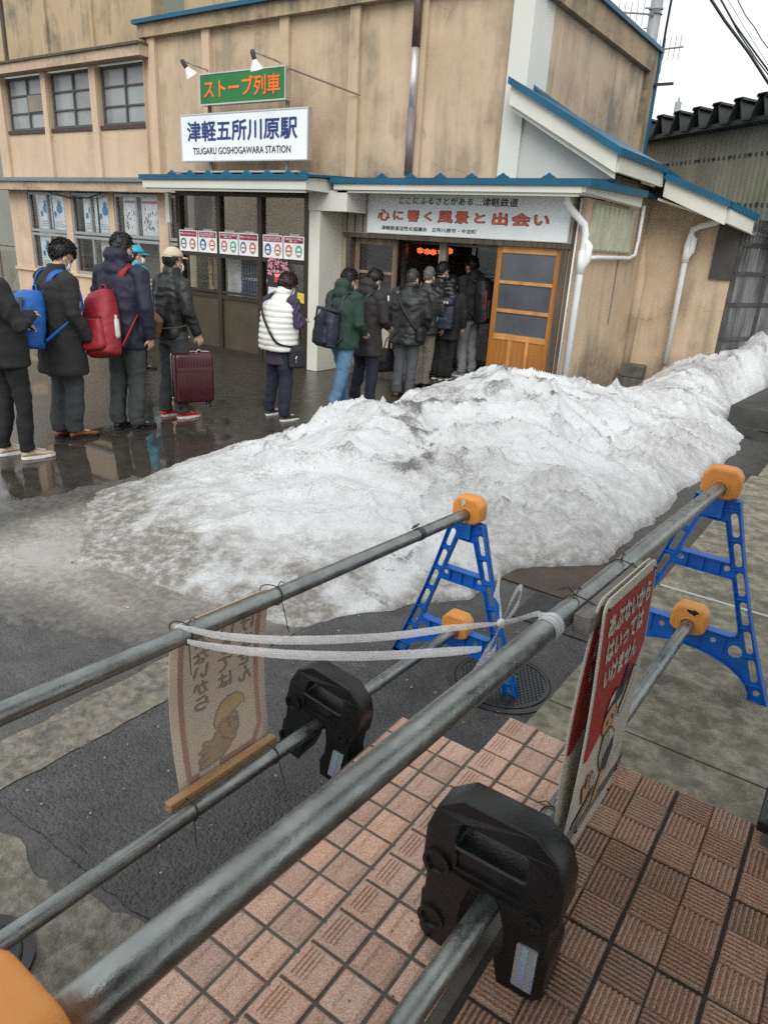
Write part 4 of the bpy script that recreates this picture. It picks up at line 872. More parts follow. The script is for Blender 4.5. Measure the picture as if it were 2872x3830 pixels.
# inner lobby
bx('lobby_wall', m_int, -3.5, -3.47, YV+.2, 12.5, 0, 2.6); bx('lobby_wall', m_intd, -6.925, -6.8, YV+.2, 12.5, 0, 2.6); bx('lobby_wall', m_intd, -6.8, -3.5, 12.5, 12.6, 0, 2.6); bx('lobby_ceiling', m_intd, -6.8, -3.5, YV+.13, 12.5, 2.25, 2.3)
fr = bmesh.new(); yi = 9.75
for x0, x1 in ((-6.5, -6.43), (-5.28, -5.22), (-4.32, -4.25), (-4.14, -4.07)): box(fr, x0, x1, yi, yi+.06, .11, 1.98)
box(fr, -6.43, -4.32, yi, yi+.06, 1.91, 1.98); box(fr, -6.43, -4.32, yi-.02, yi-.001, 1.88, 1.905); obj('inner_door_frame', fr, m_al, B)
bx('lobby_wall', m_int, -4.065, -3.501, yi, yi+.05, .11, 2.249); bx('lobby_wall', m_intd, -6.5, -4.07, yi, yi+.05, 1.981, 2.249)
bx('lobby_wall', m_int, -4.25, -4.14, yi, yi+.05, .11, 2.249)
bm = bmesh.new(); quad(bm, (-5.2, yi+.03, .2), (-4.33, yi+.03, .2), (-4.33, yi+.03, 1.9), (-5.2, yi+.03, 1.9)); obj('pane', bm, m_darkglass, B)
bm = bmesh.new(); box(bm, -5.12, -4.82, yi-.01, yi-.006, 1.05, 1.6); o = obj('paper_notice', bm, M('grey paper', (.42, .42, .42), .6), None); tag(o, 'tall white printed notice on the inner door behind the tall man', 'notice')
bm = bmesh.new()
for k in range(9): box(bm, -5.08, -4.86+.02*(k % 3), yi-.013, yi-.0105, 1.52-.05*k, 1.535-.05*k)
obj('print_lines', bm, M('ink', (.08, .08, .08), .6), o)
m_lan = M('lit red lantern', (.7, .06, .02), .6, emit=((1, .10, .03), .7))
m_lanp = M('lantern print', (.25, .01, .005), .6, emit=((1, .4, .1), .6))
for k, (x, y) in enumerate(((1571, 936), (1597, 940), (1620, 942), (1650, 942), (1681, 938))):
    c = PY(x, y, 9.95); o = thing('paper_lantern', 'round lit red paper lantern in the row inside the entrance', 'lantern', c, 'lanterns inside the entrance')
    bm = bmesh.new(); ball(bm, c, (.045, .045, .045), u=20, v=14)
    for q in bm.verts:
        dz = (q.co.z-c[2])/.045; f = 1+.03*math.cos(dz*20); q.co.x = c[0]+(q.co.x-c[0])*f; q.co.y = c[1]+(q.co.y-c[1])*f
    obj('paper_globe', bm, m_lan, o, True)
    bm = bmesh.new(); disc(bm, (c[0], c[1]), .03, .03, c[2]+.048, c[2]+.06, 12); disc(bm, (c[0], c[1]), .03, .03, c[2]-.06, c[2]-.048, 12); obj('cap_ring', bm, m_gran, o)
    bm = bmesh.new()
    for q in range(10): A = q*math.pi/5; ball(bm, (c[0]+.041*math.cos(A), c[1]+.041*math.sin(A), c[2]+.017*(-1)**q), (.011, .011, .012), u=8, v=6)
    obj('petal_print', bm, m_lanp, o)
# --- vestibule side wall and rear wing
dk = lambda co: np.clip(1.15-((co[:, 1]-10.0)/1.1)**2-np.clip((co[:, 2]-.05)/.75, 0, 3)**2, 0, 1)*1.3+.35*np.clip((co[:, 1]-10.2)/1.0, 0, 1)*np.clip((co[:, 2]-1.5)/.7, 0, 1)  # dark patch low down; last term paints shade into the upper inner corner
panel('wall', m_wall, XA-.2, XA, YV, YW+.2, -.05, 2.5, stain_shade=dk, step=.08)
dk2 = lambda co: np.clip(1.1-((co[:, 0]+2.5)/.55)**2-np.clip(co[:, 2]/.55, 0, 3)**2, 0, 1)*1.2+.5*np.clip((co[:, 2]-1.9)/.6, 0, 1)*np.clip(1-(co[:, 0]+3.3)/.9, 0, 1)  # last term is corner shade under the eave, put into the colour
panel('wall', m_wall, XA+.001, -2.02, YW, YW+.2, -.05, 2.42, stain_shade=dk2, step=.08)
bm = bmesh.new(); extr(bm, [(XA+.001, YW, 2.42), (-2.02, YW, 2.42), (XA+.001, YW, 2.95)], (0, .2, 0)); obj('wall', bm, m_wall, B)
bm = bmesh.new(); tube(bm, [(XA+.02, YW-.02, 0), (XA+.03, YW-.03, 1.6), (XA-.02, YW, 2.2)], [.07, .085, .03], 14); obj('pilaster', bm, m_wall, B, True)
bx('wall_panel', M('dark ribbed panel', (.045, .042, .035), .6, .2, 10), -2.3, -2.0, YW-.04, YW-.001, 1.65, 2.35)
bx('wall', m_wall, XA-.2, XA-.001, 9.36, YW+.2, 2.501, 2.82)
# slatted vent panel on the side wall
sv = bmesh.new(); y0, y1, z0, z1 = 8.95, 10.55, 1.92, 2.46; n = 9
box(sv, XA+.001, XA+.02, y0, y1, z0, z1)
for k in range(n): box(sv, XA+.02, XA+.035, y0+(y1-y0)*k/n+.02, y0+(y1-y0)*(k+1)/n-.02, z0+.02, z1-.01)
obj('slatted_panel', sv, M('yellowed louvre', (.46, .47, .36), .5, .15, 4, col2=(.34, .35, .24)), B)
bm = bmesh.new(); tube(bm, [(XA+.03, 8.82, 1.83), (XA+.05, 9.2, 1.85), (XA+.05, 10.5, 1.86), (XA+.05, 10.75, 1.9), (XA+.05, 10.8, 2.1), (XA+.05, 10.8, 2.55)], .025, 8); obj('small_pipe', bm, m_pvc, B, True)
bm = bmesh.new(); a = PX(2318, 940, XA+.012); b = PX(2274, 1212, XA+.012); tube(bm, [a, b], .008, 6); obj('earth_rod', bm, m_galv, B)
def downpipe(pts, r=.05, hopper=None):
    bm = bmesh.new(); tube(bm, pts, r, 14)
    if hopper is not None:
        c = Vector(hopper); tube(bm, [c+Vector((.02, 0, .1)), c+Vector((.06, 0, .05)), c+Vector((.055, 0, -.1)), c+Vector((0, 0, -.2))], [.035, .05, .05, .045], 12, round_=True); tube(bm, [c+Vector((0, 0, .0)), c+Vector((0, 0, -.26))], r*1.22, 14)
    o = obj('downpipe', bm, m_pvc, B, True); return o
x0 = XA+.02
downpipe([(-3.42, YV-.3, 2.52), (-3.42, YV-.3, 2.44), (-3.38, YV-.22, 2.36), (-3.24, YV-.09, 2.2), (-3.215, YV-.08, 2.1), (-3.215, YV-.08, .0)], .042, (-3.215, YV-.08, 1.92))
p = [PY(*q, YW-.12) for q in ((2702, 803), (2700, 818), (2680, 830), (2620, 845), (2592, 858), (2583, 880))]; e = p[-1]; bot = PY(2490, 1358, YW-.12)
downpipe([tuple(v) for v in p]+[(e[0]-.01, e[1], e[2]-.1), (e[0]-.012, e[1], bot[2])], .042, (e[0]-.011, e[1], e[2]-.1))
# grey triangle wall above the canopy + shed roof
bm = bmesh.new(); extr(bm, [(-4.62, YM-.05, 2.70), (-3.15, YM-.05, 2.70), (-3.15, YM-.05, 2.75), (-4.62, YM-.05, 3.75)], (0, .04, 0)); obj('gable_panel', bm, m_grey, B)
Y1 = 8.78; Y2 = 10.7; a = PY(1914, 290, Y1); b = PY(2402, 600, Y1); sl_ = (b[2]-a[2])/(b[0]-a[0])
def slope_box(xa, za, xb, zb, y0, y1, top, bot):
    bm = bmesh.new(); extr(bm, [(xa, y0, za+bot), (xb, y0, zb+bot), (xb, y0, zb+top), (xa, y0, za+top)], (0, y1-y0, -.075*(y1-y0) if y1-y0 > 1 else 0)); return bm
kx = -3.02; kz = a[2]+sl_*(kx-a[0])
obj('shed_fascia', slope_box(a[0], a[2], kx, kz, Y1, Y1+.05, -.045, -.27), m_cream, B)
obj('shed_fascia', slope_box(a[0]+.02, a[2], kx-.02, kz, Y1+.05, Y1+.09, -.27, -.33), m_cream, B)
Y2 = 10.7; c = PY(2499, 650, Y2); d = PY(2726, 752, Y2); s2 = (d[2]-c[2])/(d[0]-c[0])
za_ = a[2]-.02*sl_; zk_ = kz+.05*sl_; bm = bmesh.new(); P4 = [(a[0]-.02, Y1-.04, za_), (kx+.05, Y1-.04, zk_), (kx+.05, Y2, zk_), (kx+.05, 13.7, zk_-.2), (a[0]-.02, 13.7, za_-.39)]; up4 = [bm.verts.new(q) for q in P4]; dn4 = [bm.verts.new((q[0], q[1], q[2]-.045)) for q in P4]; bm.faces.new((up4[0], up4[1], up4[2])); bm.faces.new((up4[0], up4[2], up4[4])); bm.faces.new((up4[2], up4[3], up4[4])); bm.faces.new(dn4[::-1])
for i in range(5): bm.faces.new((up4[i], up4[(i+1) % 5], dn4[(i+1) % 5], dn4[i]))
obj('shed_roof', bm, m_blue, B)
bm = bmesh.new(); extr(bm, [(kx+.051, Y1-.05, zk_+.004), (kx+.051, Y2, zk_+.004), (kx+.051, Y2, zk_-.07), (kx+.051, Y1-.05, zk_-.07)], (.012, 0, 0)); obj('shed_edge', bm, m_blue, B)
obj('shed_edge', slope_box(a[0]-.02, a[2]-.02*sl_, kx+.05, kz+.05*sl_, Y1-.055, Y1-.04, .004, -.075), m_blue, B)
obj('shed_fascia', slope_box(c[0]-.02, c[2]-.02*s2, d[0], d[2], Y2, Y2+.05, -.045, -.28), m_cream, B)
obj('shed_roof', slope_box(c[0]-.3, c[2]+.3*-s2, d[0]+.04, d[2], Y2-.04, 14.2, 0.002, -.042), m_blue, B)
obj('shed_edge', slope_box(c[0]-.3, c[2]-.3*s2, d[0]+.04, d[2], Y2-.055, Y2-.04, .006, -.075), m_blue, B)
bm = bmesh.new(); extr(bm, [(kx-.03, Y1+.051, kz-.05), (kx-.03, Y2-.001, kz-.05), (kx-.03, Y2-.001, kz-.26), (kx-.03, Y1+.051, kz-.26)], (.05, 0, 0)); obj('shed_fascia', bm, m_cream, B)
# low eave: chamfered boxed gutter returning along +Y
bm = bmesh.new(); extr(bm, [(d[0]+.04, Y2+.0, d[2]-.02), (d[0]+.04, Y2, d[2]-.26), (d[0]+.26, Y2+.55, d[2]-.36), (d[0]+.26, Y2+.55, d[2]-.14)], (-.05, .03, 0)); obj('shed_fascia', bm, m_cream, B)
bm = bmesh.new(); extr(bm, [(d[0]+.05, Y2-.03, d[2]), (d[0]+.05, Y2-.03, d[2]-.08), (d[0]+.3, Y2+.55, d[2]-.19), (d[0]+.3, Y2+.55, d[2]-.11)], (-.04, .03, 0)); obj('shed_edge', bm, m_blue, B)
bm = bmesh.new(); extr(bm, [(-3.05, Y2+.06, 2.62), (d[0]+.02, Y2+.06, d[2]-.27), (d[0]+.25, Y2+.6, d[2]-.37), (d[0]+.2, YW+2.5, d[2]-.37), (-3.05, YW+2.5, 2.62)], (0, 0, .03)); obj('shed_soffit', bm, m_cream, B)
bm = bmesh.new(); quad(bm, (d[0]+.3, Y2+.5, d[2]-.12), (1.2, 12.4, d[2]-.12), (1.2, 15, d[2]+.25), (d[0]+.2, 15, d[2]+.25)); obj('shed_roof', bm, m_blue, B)
# flashing where shed roof meets the side wall
zf = a[2]+sl_*(XS+.03-a[0]); bm = bmesh.new(); extr(bm, [(XS+.003, Y1+.45, zf), (XS+.05, Y1+.45, zf-.01), (XS+.05, Y1+.45, zf+.02), (XS+.003, Y1+.45, zf+.07)], (0, 4.35, -.075*4.35)); obj('shed_flashing', bm, m_blue, B)
# rust-brown rainwater pipe on the main wall, one length replaced in bright metal
pp = [PY(1567, 0, YM-.12), PY(1556, 175, YM-.12), PY(1533, 405, YM-.12), PY(1523, 640, YM-.12)]
xp = pp[1][0]
for z1, z0, r, m in ((5.2, pp[1][2], .055, M('rust brown pipe', (.10, .055, .05), .5, .3, 5)), (pp[1][2]-.002, pp[2][2], .048, M('bright zinc pipe', (.62, .63, .64), .3, .1, 5, metal=.6)), (pp[2][2]-.002, 2.75, .055, m_galv)):
    bm = bmesh.new(); tube(bm, [(xp, YM-.13, z1), (xp, YM-.13, z0)], r, 14); obj('downpipe', bm, m, B, True)
# concrete blocks stacked by the rear wall
m_blk = M('mossy concrete block', (.12, .115, .085), .85, .3, 9, .4, 70, col2=(.05, .05, .04))
for x, y, z, w, lab in ((-3.05, 10.95, .0, .39, 'concrete block at the bottom of the stack by the rear wall'), (-3.02, 10.95, .195, .33, 'concrete block on top of the stack by the rear wall'), (-2.66, 11.0, .0, .3, 'small concrete block lying beside the stacked blocks'), (-2.33, 11.02, -.005, .32, 'hollow concrete block below the white downpipe')):
    bm = bmesh.new(); box(bm, x-w/2, x+w/2, y-.1, y+.1, z, z+.19); bevel(bm, .012, 2)
    o = tag(obj('concrete_block', bm, m_blk), lab, 'concrete block')
    if 'hollow' in lab:
        for dx in (-.08, .05): k = bmesh.new(); box(k, x+dx-.03, x+dx+.03, y-.103, y-.098, z+.05, z+.13); obj('core_hole_shade', k, m_gran, o)  # black plates on the face paint in the dark of the cores
# stone steps against the left wall
m_step = M('mossy stone step', (.13, .12, .095), .8, .35, 6, .5, 60, col2=(.05, .048, .04))
def steps(x, lab, n=3):
    o = thing('stone_steps', lab, 'steps', (x, YL-.5, 0))
    for k in range(n):
        bm = bmesh.new(); box(bm, x+.22*k, x+1.5, YL-.75, YL-.06, .26*k, .26*k+.20); bevel(bm, .012, 1); obj('step', bm, m_step, o)
        bm = bmesh.new(); box(bm, x+.22*k-.04, x+1.54, YL-.8, YL-.055, .26*k+.2, .26*k+.255); obj('tread', bm, m_oldwood, o)
steps(-12.55, 'worn mossy stone steps against the wall under the left windows')

# =================================================================== signs on the facade
m_ink = M('dark navy ink', (.008, .03, .16), .5); m_blk_ink = M('black ink', (.015, .02, .03), .5); m_swhite = M('enamel sign white', (.74, .79, .82), .35, .05, 1.2)
YS = 8.5
def hbox(Pa, Pb): return Pa[0], Pb[0], (Pa[2]+0)/1, Pb[2]
def sign_box(o, tl, tr, bl, br, Y, th, face, frame, ft=.02):
    A, C = PY(*bl, Y), PY(*tr, Y); D_, E_ = PY(*br, Y), PY(*tl, Y)
    x0, x1, z0, z1 = (A[0]+E_[0])/2, (C[0]+D_[0])/2, (A[2]+D_[2])/2, (C[2]+E_[2])/2
    bm = bmesh.new(); box(bm, x0+ft, x1-ft, Y+.004, Y+th, z0+ft, z1-ft); obj('panel', bm, face, o)
    bm = bmesh.new(); box(bm, x0, x1, Y-.004, Y+th+.004, z0, z0+ft); box(bm, x0, x1, Y-.004, Y+th+.004, z1-ft, z1); box(bm, x0, x0+ft, Y-.004, Y+th+.004, z0+ft, z1-ft); box(bm, x1-ft, x1, Y-.004, Y+th+.004, z0+ft, z1-ft); obj('frame', bm, frame, o)
    return x0, x1, z0, z1
def px_text(name, body, L, Rr, T_, Bt, Y, m, o, bold=0., off=.002):
    """L,Rr: pixels at mid height of the first / last glyph's outer edge; T_,Bt: top and bottom pixels mid way"""
    a, b, t, u = PY(*L, Y), PY(*Rr, Y), PY(*T_, Y), PY(*Bt, Y)
    return text(name, body, (a[0], Y, u[2]), (b[0]-a[0], 0, 0), (0, 0, t[2]-u[2]), m, o, bold, off)
o = thing('station_sign', 'white station name board with blue lettering above the ticket box canopy', 'sign', PY(915, 600, YS))
sx0, sx1, sz0, sz1 = sign_box(o, (675, 427), (1155, 398), (679, 604), (1149, 597), YS, .09, m_swhite, m_alu, .018)
px_text('lettering', '津軽五所川原駅', (700, 490), (1112, 475), (905, 442), (905, 523), YS, m_ink, o, .022)
px_text('lettering', 'TSUGARU GOSHOGAWARA STATION', (722, 562), (1087, 557), (905, 546), (905, 573), YS, m_blk_ink, o, .012)
for x in (sx0+.55, sx1-.5):
    bm = bmesh.new(); tube(bm, [(x, YS+.12, 2.72), (x, YS+.12, 4.02)], .03, 10); obj('support_pole', bm, m_galv, o)
o = thing('green_sign', 'green board with orange katakana lettering above the station name board', 'sign', PY(906, 390, YS))
gx0, gx1, gz0, gz1 = sign_box(o, (744, 273), (1071, 243), (749, 396), (1066, 369), YS, .1, M('sign green', (.01, .16, .035), .4, .08, 1.5), m_alu, .018)
px_text('lettering', 'ストーブ列車', (762, 332), (1048, 310), (905, 282), (905, 358), YS, M('sign orange', (.9, .16, .02), .5), o, .02)
bm = bmesh.new(); tube(bm, [PY(1071, 250, YS+.05), PY(1347, 355, YM-.08)], .011, 8); obj('stay_rod', bm, M('rusty rod', (.12, .09, .08), .6), o)
m_lampw = M('white enamel shade', (.75, .75, .73), .35, .08, 10)
for px, lab, base in (((700, 256), 'left white-shaded spotlight on its rusty arm over the green sign', (778, 266)), ((953, 226), 'right white-shaded spotlight above the green sign', (1050, 238))):
    tipc = PY(*px, YS-.42 if px[0] < 800 else YS-.42); o = thing('spotlight', lab, 'spotlight', tipc, 'spotlights over the green sign'); c = Vector(tipc)
    dirv = Vector((.25, .55, -.8)).normalized() if px[0] < 800 else Vector((.05, .35, -.93)).normalized()
    bm = bmesh.new(); tube(bm, [c-dirv*.02, c+dirv*.015, c+dirv*.07, c+dirv*.105], [.03, .045, .08, .095], 20, cap=False); obj('shade', bm, m_lampw, o, True)
    bm = bmesh.new(); ball(bm, c+dirv*.075, .045, u=12, v=8); obj('bulb', bm, m_lampw, o, True)
    bm = bmesh.new(); tube(bm, [c-dirv*.11, c-dirv*.02], .032, 12, round_=True); obj('socket', bm, M('dark socket', (.05, .048, .045), .5), o, True)
    q = PY(*base, YS); bm = bmesh.new(); tube(bm, [c-dirv*.12, Vector(q)+Vector((0, -.02, .02)), Vector(q)], .014, 8); obj('arm', bm, M('rusty white arm', (.45, .38, .33), .6, .3, 20, col2=(.25, .09, .05)), o)
YN = YV-.05
o = thing('banner_board', 'wide white slogan board with outlined red lettering over the entrance doors', 'sign', PY(1760, 900, YN))
bx0, bx1, bz0, bz1 = sign_box(o, (1376, 716), (2143, 738), (1372, 869), (2125, 909), YN, .035, M('slogan board white', (.76, .80, .81), .45, .06, 2, col2=(.66, .69, .70)), M('board edging', (.5, .5, .48), .5), .012)
def bt(name, body, fx0, fx1, fz0, fz1, m, bold, off, par=o):
    w, h = bx1-bx0, bz1-bz0
    return text(name, body, (bx0+w*fx0, YN-.001, bz0+h*fz0), (w*(fx1-fx0), 0, 0), (0, 0, h*(fz1-fz0)), m, par, bold, off)
m_gr = M('dark green ink', (.012, .085, .05), .5); m_red = M('slogan red', (.62, .10, .045), .5)
bt('lettering', 'ここにふるさとがある…', .175, .595, .755, .925, m_gr, .012, -.001)
bt('lettering', '津軽鉄道', .60, .765, .74, .935, m_blk_ink, .012, -.001)
sl10 = '心に響く風景と出会い'; cs = [.094, .175, .257, .335, .424, .506, .595, .69, .786, .877]; wd = [.06, .048, .056, .036, .07, .062, .046, .066, .08, .06]
for ch, cx, ww in zip(sl10, cs, wd):
    hh = .21 if ch in 'にくとい' else .27
    bt('lettering', ch, cx-ww/2-.004, cx+ww/2+.004, .47-hh/2-.012, .47+hh/2+.012, m_blk_ink, .045, -.0005)
    bt('lettering', ch, cx-ww/2, cx+ww/2, .47-hh/2, .47+hh/2, m_red, .02, .0022)
bt('lettering', '津軽鉄道活性化協議会', .085, .335, .1, .205, m_blk_ink, .012, -.001); bt('lettering', '五所川原市・中泊町', .36, .585, .1, .205, m_blk_ink, .012, -.001)

# =================================================================== round about the station
# steel-clad shed behind, with folded-plate roof
S = thing('platform_shed', 'tall shed of translucent corrugated sheet with a black folded roof behind the station', 'shed', PD(2650, 700, 16))
m_clear = M('aged translucent sheet', (.20, .19, .138), .35, .3, 1.5, col2=(.31, .29, .195), thr=(.45, .7), stretch=(1, 1, .4))
m_black = M('black steel roofing', (.018, .019, .02), .5, .2)
dA = Vector((-.79, .613, 0)).normalized(); base = Vector(PD(2760, 560, 14.8)); nA = Vector((-.613, -.79, 0))
zt = PD(2760, 470, 14.8)[2]; zb = 1.9
bm = bmesh.new(); n = 340; A = []; Bv = []
for k in range(n+1):
    q = base+dA*(-4.5+k*.031)+nA*(.016*math.sin(k*2*math.pi/4)); A.append(bm.verts.new((q.x, q.y, zt))); Bv.append(bm.verts.new((q.x, q.y, zb)))
for k in range(n): bm.faces.new((Bv[k], Bv[k+1], A[k+1], A[k]))
obj('wall_sheet', bm, m_clear, S, True)
bm = bmesh.new()
for dz in (.42, 1.2, 1.9):
    q0, q1 = base+dA*-4.5+nA*.0, base+dA*6; extr(bm, [(q0.x, q0.y, zt-dz), (q1.x, q1.y, zt-dz), (q1.x, q1.y, zt-dz-.06), (q0.x, q0.y, zt-dz-.06)], tuple(nA*-.08))
obj('girt', bm, m_dark, S)
for dz in (.45, 1.2):
    for k in range(16): q = base+dA*(-2.4+k*.42)+nA*.03; bm = bmesh.new(); ball(bm, (q.x, q.y, zt-dz), .022, u=8, v=6); obj('hook_bolt', bm, m_black, S)
bm = bmesh.new(); pr_ = []; pitch = .5
for k in range(-9, 13):
    for u, z in ((0, 0), (.12, 0), (.2, .27), (.16, .30), (.18, .34), (.32, .34), (.34, .30), (.30, .27), (.38, 0)): pr_.append((k*pitch+u*1.3, z))
f = []; g = []
for u, z in pr_:
    q = base+dA*u; f.append(bm.verts.new((q.x+nA.x*.35, q.y+nA.y*.35, zt+.03+z))); r = q-nA*9; g.append(bm.verts.new((r.x, r.y, zt-.6+z)))
for k in range(len(f)-1): bm.faces.new((f[k], f[k+1], g[k+1], g[k]))
o_ = obj('folded_roof', bm, m_black, S); md = o_.modifiers.new('t', 'SOLIDIFY'); md.thickness = .02
bm = bmesh.new(); q0, q1 = base+dA*-4.5+nA*.3, base+dA*6+nA*.3; extr(bm, [(q0.x, q0.y, zt-.02), (q1.x, q1.y, zt-.02), (q1.x, q1.y, zt+.05), (q0.x, q0.y, zt+.05)], tuple(nA*-.3)); obj('eave_beam', bm, m_black, S)
# clear corrugated screen wall right of the rear wing
K = thing('corrugated_screen', 'screen wall of clear corrugated sheets on dark rails beyond the rear wing', 'screen wall', (-1.9, 11.4, 0))
dB = Vector((.42, .907, 0)).normalized(); nB = Vector((.907, -.42, 0)); b0 = Vector((-2.0, YW+.02, 0))
m_pc = bpy.data.materials.new('clear corrugated plastic'); m_pc.use_nodes = True; t_ = m_pc.node_tree; p_ = t_.nodes['Principled BSDF']
tcx = nn(t_, 'ShaderNodeTexCoord'); sxx = nn(t_, 'ShaderNodeSeparateXYZ'); t_.links.new(tcx.outputs['Object'], sxx.inputs[0]); nzx = nn(t_, 'ShaderNodeTexNoise', Scale=2.2, Detail=5.); mpx = nn(t_, 'ShaderNodeMapping', Scale=(2., 2., .5)); t_.links.new(tcx.outputs['Object'], mpx.inputs[0]); t_.links.new(mpx.outputs[0], nzx.inputs['Vector'])
rx = nn(t_, 'ShaderNodeValToRGB'); rx.color_ramp.elements[0].color = (.07, .072, .07, 1); rx.color_ramp.elements[1].color = (.3, .31, .31, 1); rx.color_ramp.elements[0].position = .35; rx.color_ramp.elements[1].position = .7
t_.links.new(nzx.outputs[0], rx.inputs[0]); t_.links.new(rx.outputs[0], p_.inputs['Base Color']); p_.inputs['Roughness'].default_value = .22; p_.inputs['Specular IOR Level'].default_value = .8; p_.inputs['Alpha'].default_value = .82
bm = bmesh.new(); n = 260; A = []; Bv = []
for k in range(n+1):
    q = b0+dB*(k*.025)+nB*(.01*math.sin(k*2*math.pi/3.0)); A.append(bm.verts.new((q.x, q.y, 2.45))); Bv.append(bm.verts.new((q.x, q.y, 0)))
for k in range(n): bm.faces.new((Bv[k], Bv[k+1], A[k+1], A[k]))
obj('sheet', bm, m_pc, K, True)
for z in (.45, .82, 1.3, 1.72, 2.1): bm = bmesh.new(); q0, q1 = b0+nB*-.03, b0+dB*6.5+nB*-.03; extr(bm, [(q0.x, q0.y, z), (q1.x, q1.y, z), (q1.x, q1.y, z+.05), (q0.x, q0.y, z+.05)], tuple(nB*.055)); obj('rail', bm, m_dark, K)
for u in (0.03, .75, 1.6, 2.4): bm = bmesh.new(); q = b0+dB*u; box(bm, q.x-.03, q.x+.03, q.y-.03, q.y+.03, 0, 2.45); obj('post', bm, m_dark, K)
bm = bmesh.new(); q = b0+dB*3-nB*1.2; box(bm, q.x-2, q.x+2, q.y+1, q.y+1.1, 0, 2.6); obj('backing', bm, m_dark, K)
# neighbour building and mesh fence at the left edge
bm = bmesh.new(); box(bm, -22, -16.9, 11.3, 16, 0, 8); tag(obj('neighbouring_building', bm, M('grey green cladding', (.22, .225, .19), .6, .12, 1)), 'plain grey-green building behind the left end of the station', 'building')
fz = thing('mesh_fence', 'wire mesh fence with pipe rail at the left end of the station wall', 'fence', (-17, 9.2, 0))
bm = bmesh.new()
for x in (-18.6, -17.5, -16.4): b2 = bmesh.new(); tube(b2, [(x, 9.3, 0), (x, 9.3, 1.32)], .03, 8); obj('post', b2, m_galv, fz)
tube(bm, [(-18.6, 9.3, 1.32), (-16.36, 9.3, 1.32)], .025, 8); obj('rail', bm, m_galv, fz)
bm = bmesh.new()
for k in range(44):
    x = -19+k*.07
    for s in (-1, 1):
        xa, xb = x, x+s*1.0
        if -18.6 < xa < -16.4 and -18.6 < xb < -16.4: tube(bm, [(xa, 9.3, .05), (xb, 9.3+.004*s, 1.2)], .004, 4, cap=False)
obj('mesh', bm, m_galv, fz)
# utility pole with aerials, mast and overhead wires
Pm = M('grey steel pole', (.25, .27, .28), .5, .15, 4); Wm = M('black wire', (.012, .012, .013), .6)
D0 = 20.0
up = lambda x, y, d=D0: Vector(PD(x, y, d))
o = thing('aerial_mast', 'grey pole carrying two television aerials behind the station roof', 'pole', up(2430, 200)); a = up(2428, 190); b = up(2458, -60)
bx_ = a.x; bm = bmesh.new(); tube(bm, [Vector((a.x, a.y, 0)), Vector((a.x, a.y, b.z+1.5))], .13, 16); obj('pole', bm, Pm, o, True)
def aerial(p0, p1, n, h):
    A, C = up(*p0), up(*p1); bm = bmesh.new(); tube(bm, [A, C], .018, 6)
    for k in range(n): q = A+(C-A)*((k+.3)/n); tube(bm, [q+Vector((0, 0, h*(.7+.3*k/n))), q-Vector((0, 0, h*(.7+.3*k/n)))], .008, 5)
    obj('aerial', bm, M('aerial metal', (.2, .2, .21), .5), o)
aerial((2306, 43), (2445, 52), 6, .26); aerial((2440, 187), (2556, 173), 6, .26)
bm = bmesh.new()
for dz in (0, .1, .35, .42): ball(bm, Vector((a.x, a.y, up(2450, 45).z+dz)), (.16, .16, .03), u=12, v=6)
tube(bm, [up(2412, 28), up(2480, 28)], .02, 6); tube(bm, [up(2405, 105), up(2425, 103)], .012, 6); obj('pole_clamp', bm, Pm, o)
o = thing('roof_mast', 'slim grey mast standing behind the black folded roof', 'mast', up(2528, 440, 30)); bm = bmesh.new(); q = up(2525, 450, 30); t = up(2533, 378, 30); tube(bm, [Vector((q.x, q.y, 0)), Vector((q.x, q.y, t.z))], .11, 12); obj('mast', bm, Pm, o, True); bm = bmesh.new(); tube(bm, [Vector((q.x, q.y, t.z)), Vector((q.x, q.y, t.z+.13))], .035, 8); obj('finial', bm, Pm, o)
def wire(pts, r, lab, ext=None, d=13.):
    bm = bmesh.new(); P = [up(x, y, d if len(q) == 0 else q[0]) for x, y, *q in pts]; tube(bm, P, r, 6); return tag(obj('overhead_wire', bm, Wm), lab, 'wire', 'overhead wires by the station')
wire(((2655, -10, 13), (2710, 75, 13), (2800, 195, 13), (2890, 335, 13)), .022, 'thickest black overhead wire at the upper right')
wire(((2692, -10, 13.3), (2745, 85, 13.3), (2820, 190, 13.3), (2890, 285, 13.3)), .014, 'second black overhead wire beside the thickest one')
wire(((2690, -14, 13.5), (2760, 118, 13.5), (2830, 222, 13.5), (2890, 300, 13.5)), .010, 'thin wire sagging under the second overhead wire')
wire(((2718, -10, 13.5), (2790, 110, 13.5), (2890, 270, 13.5)), .004, 'hair-thin overhead wire among the black wires')
wire(((2755, -10, 14), (2790, 60, 14), (2822, 100, 14), (2850, 150, 14), (2890, 200, 14)), .008, 'rightmost thin overhead wire with a crooked sag')
o = wire(((2514, -20, 15), (2490, 110, 15), (2468, 245, 15), (2464, 275, 15)), .022, 'black drop cable fixed to the corner bracket of the station')
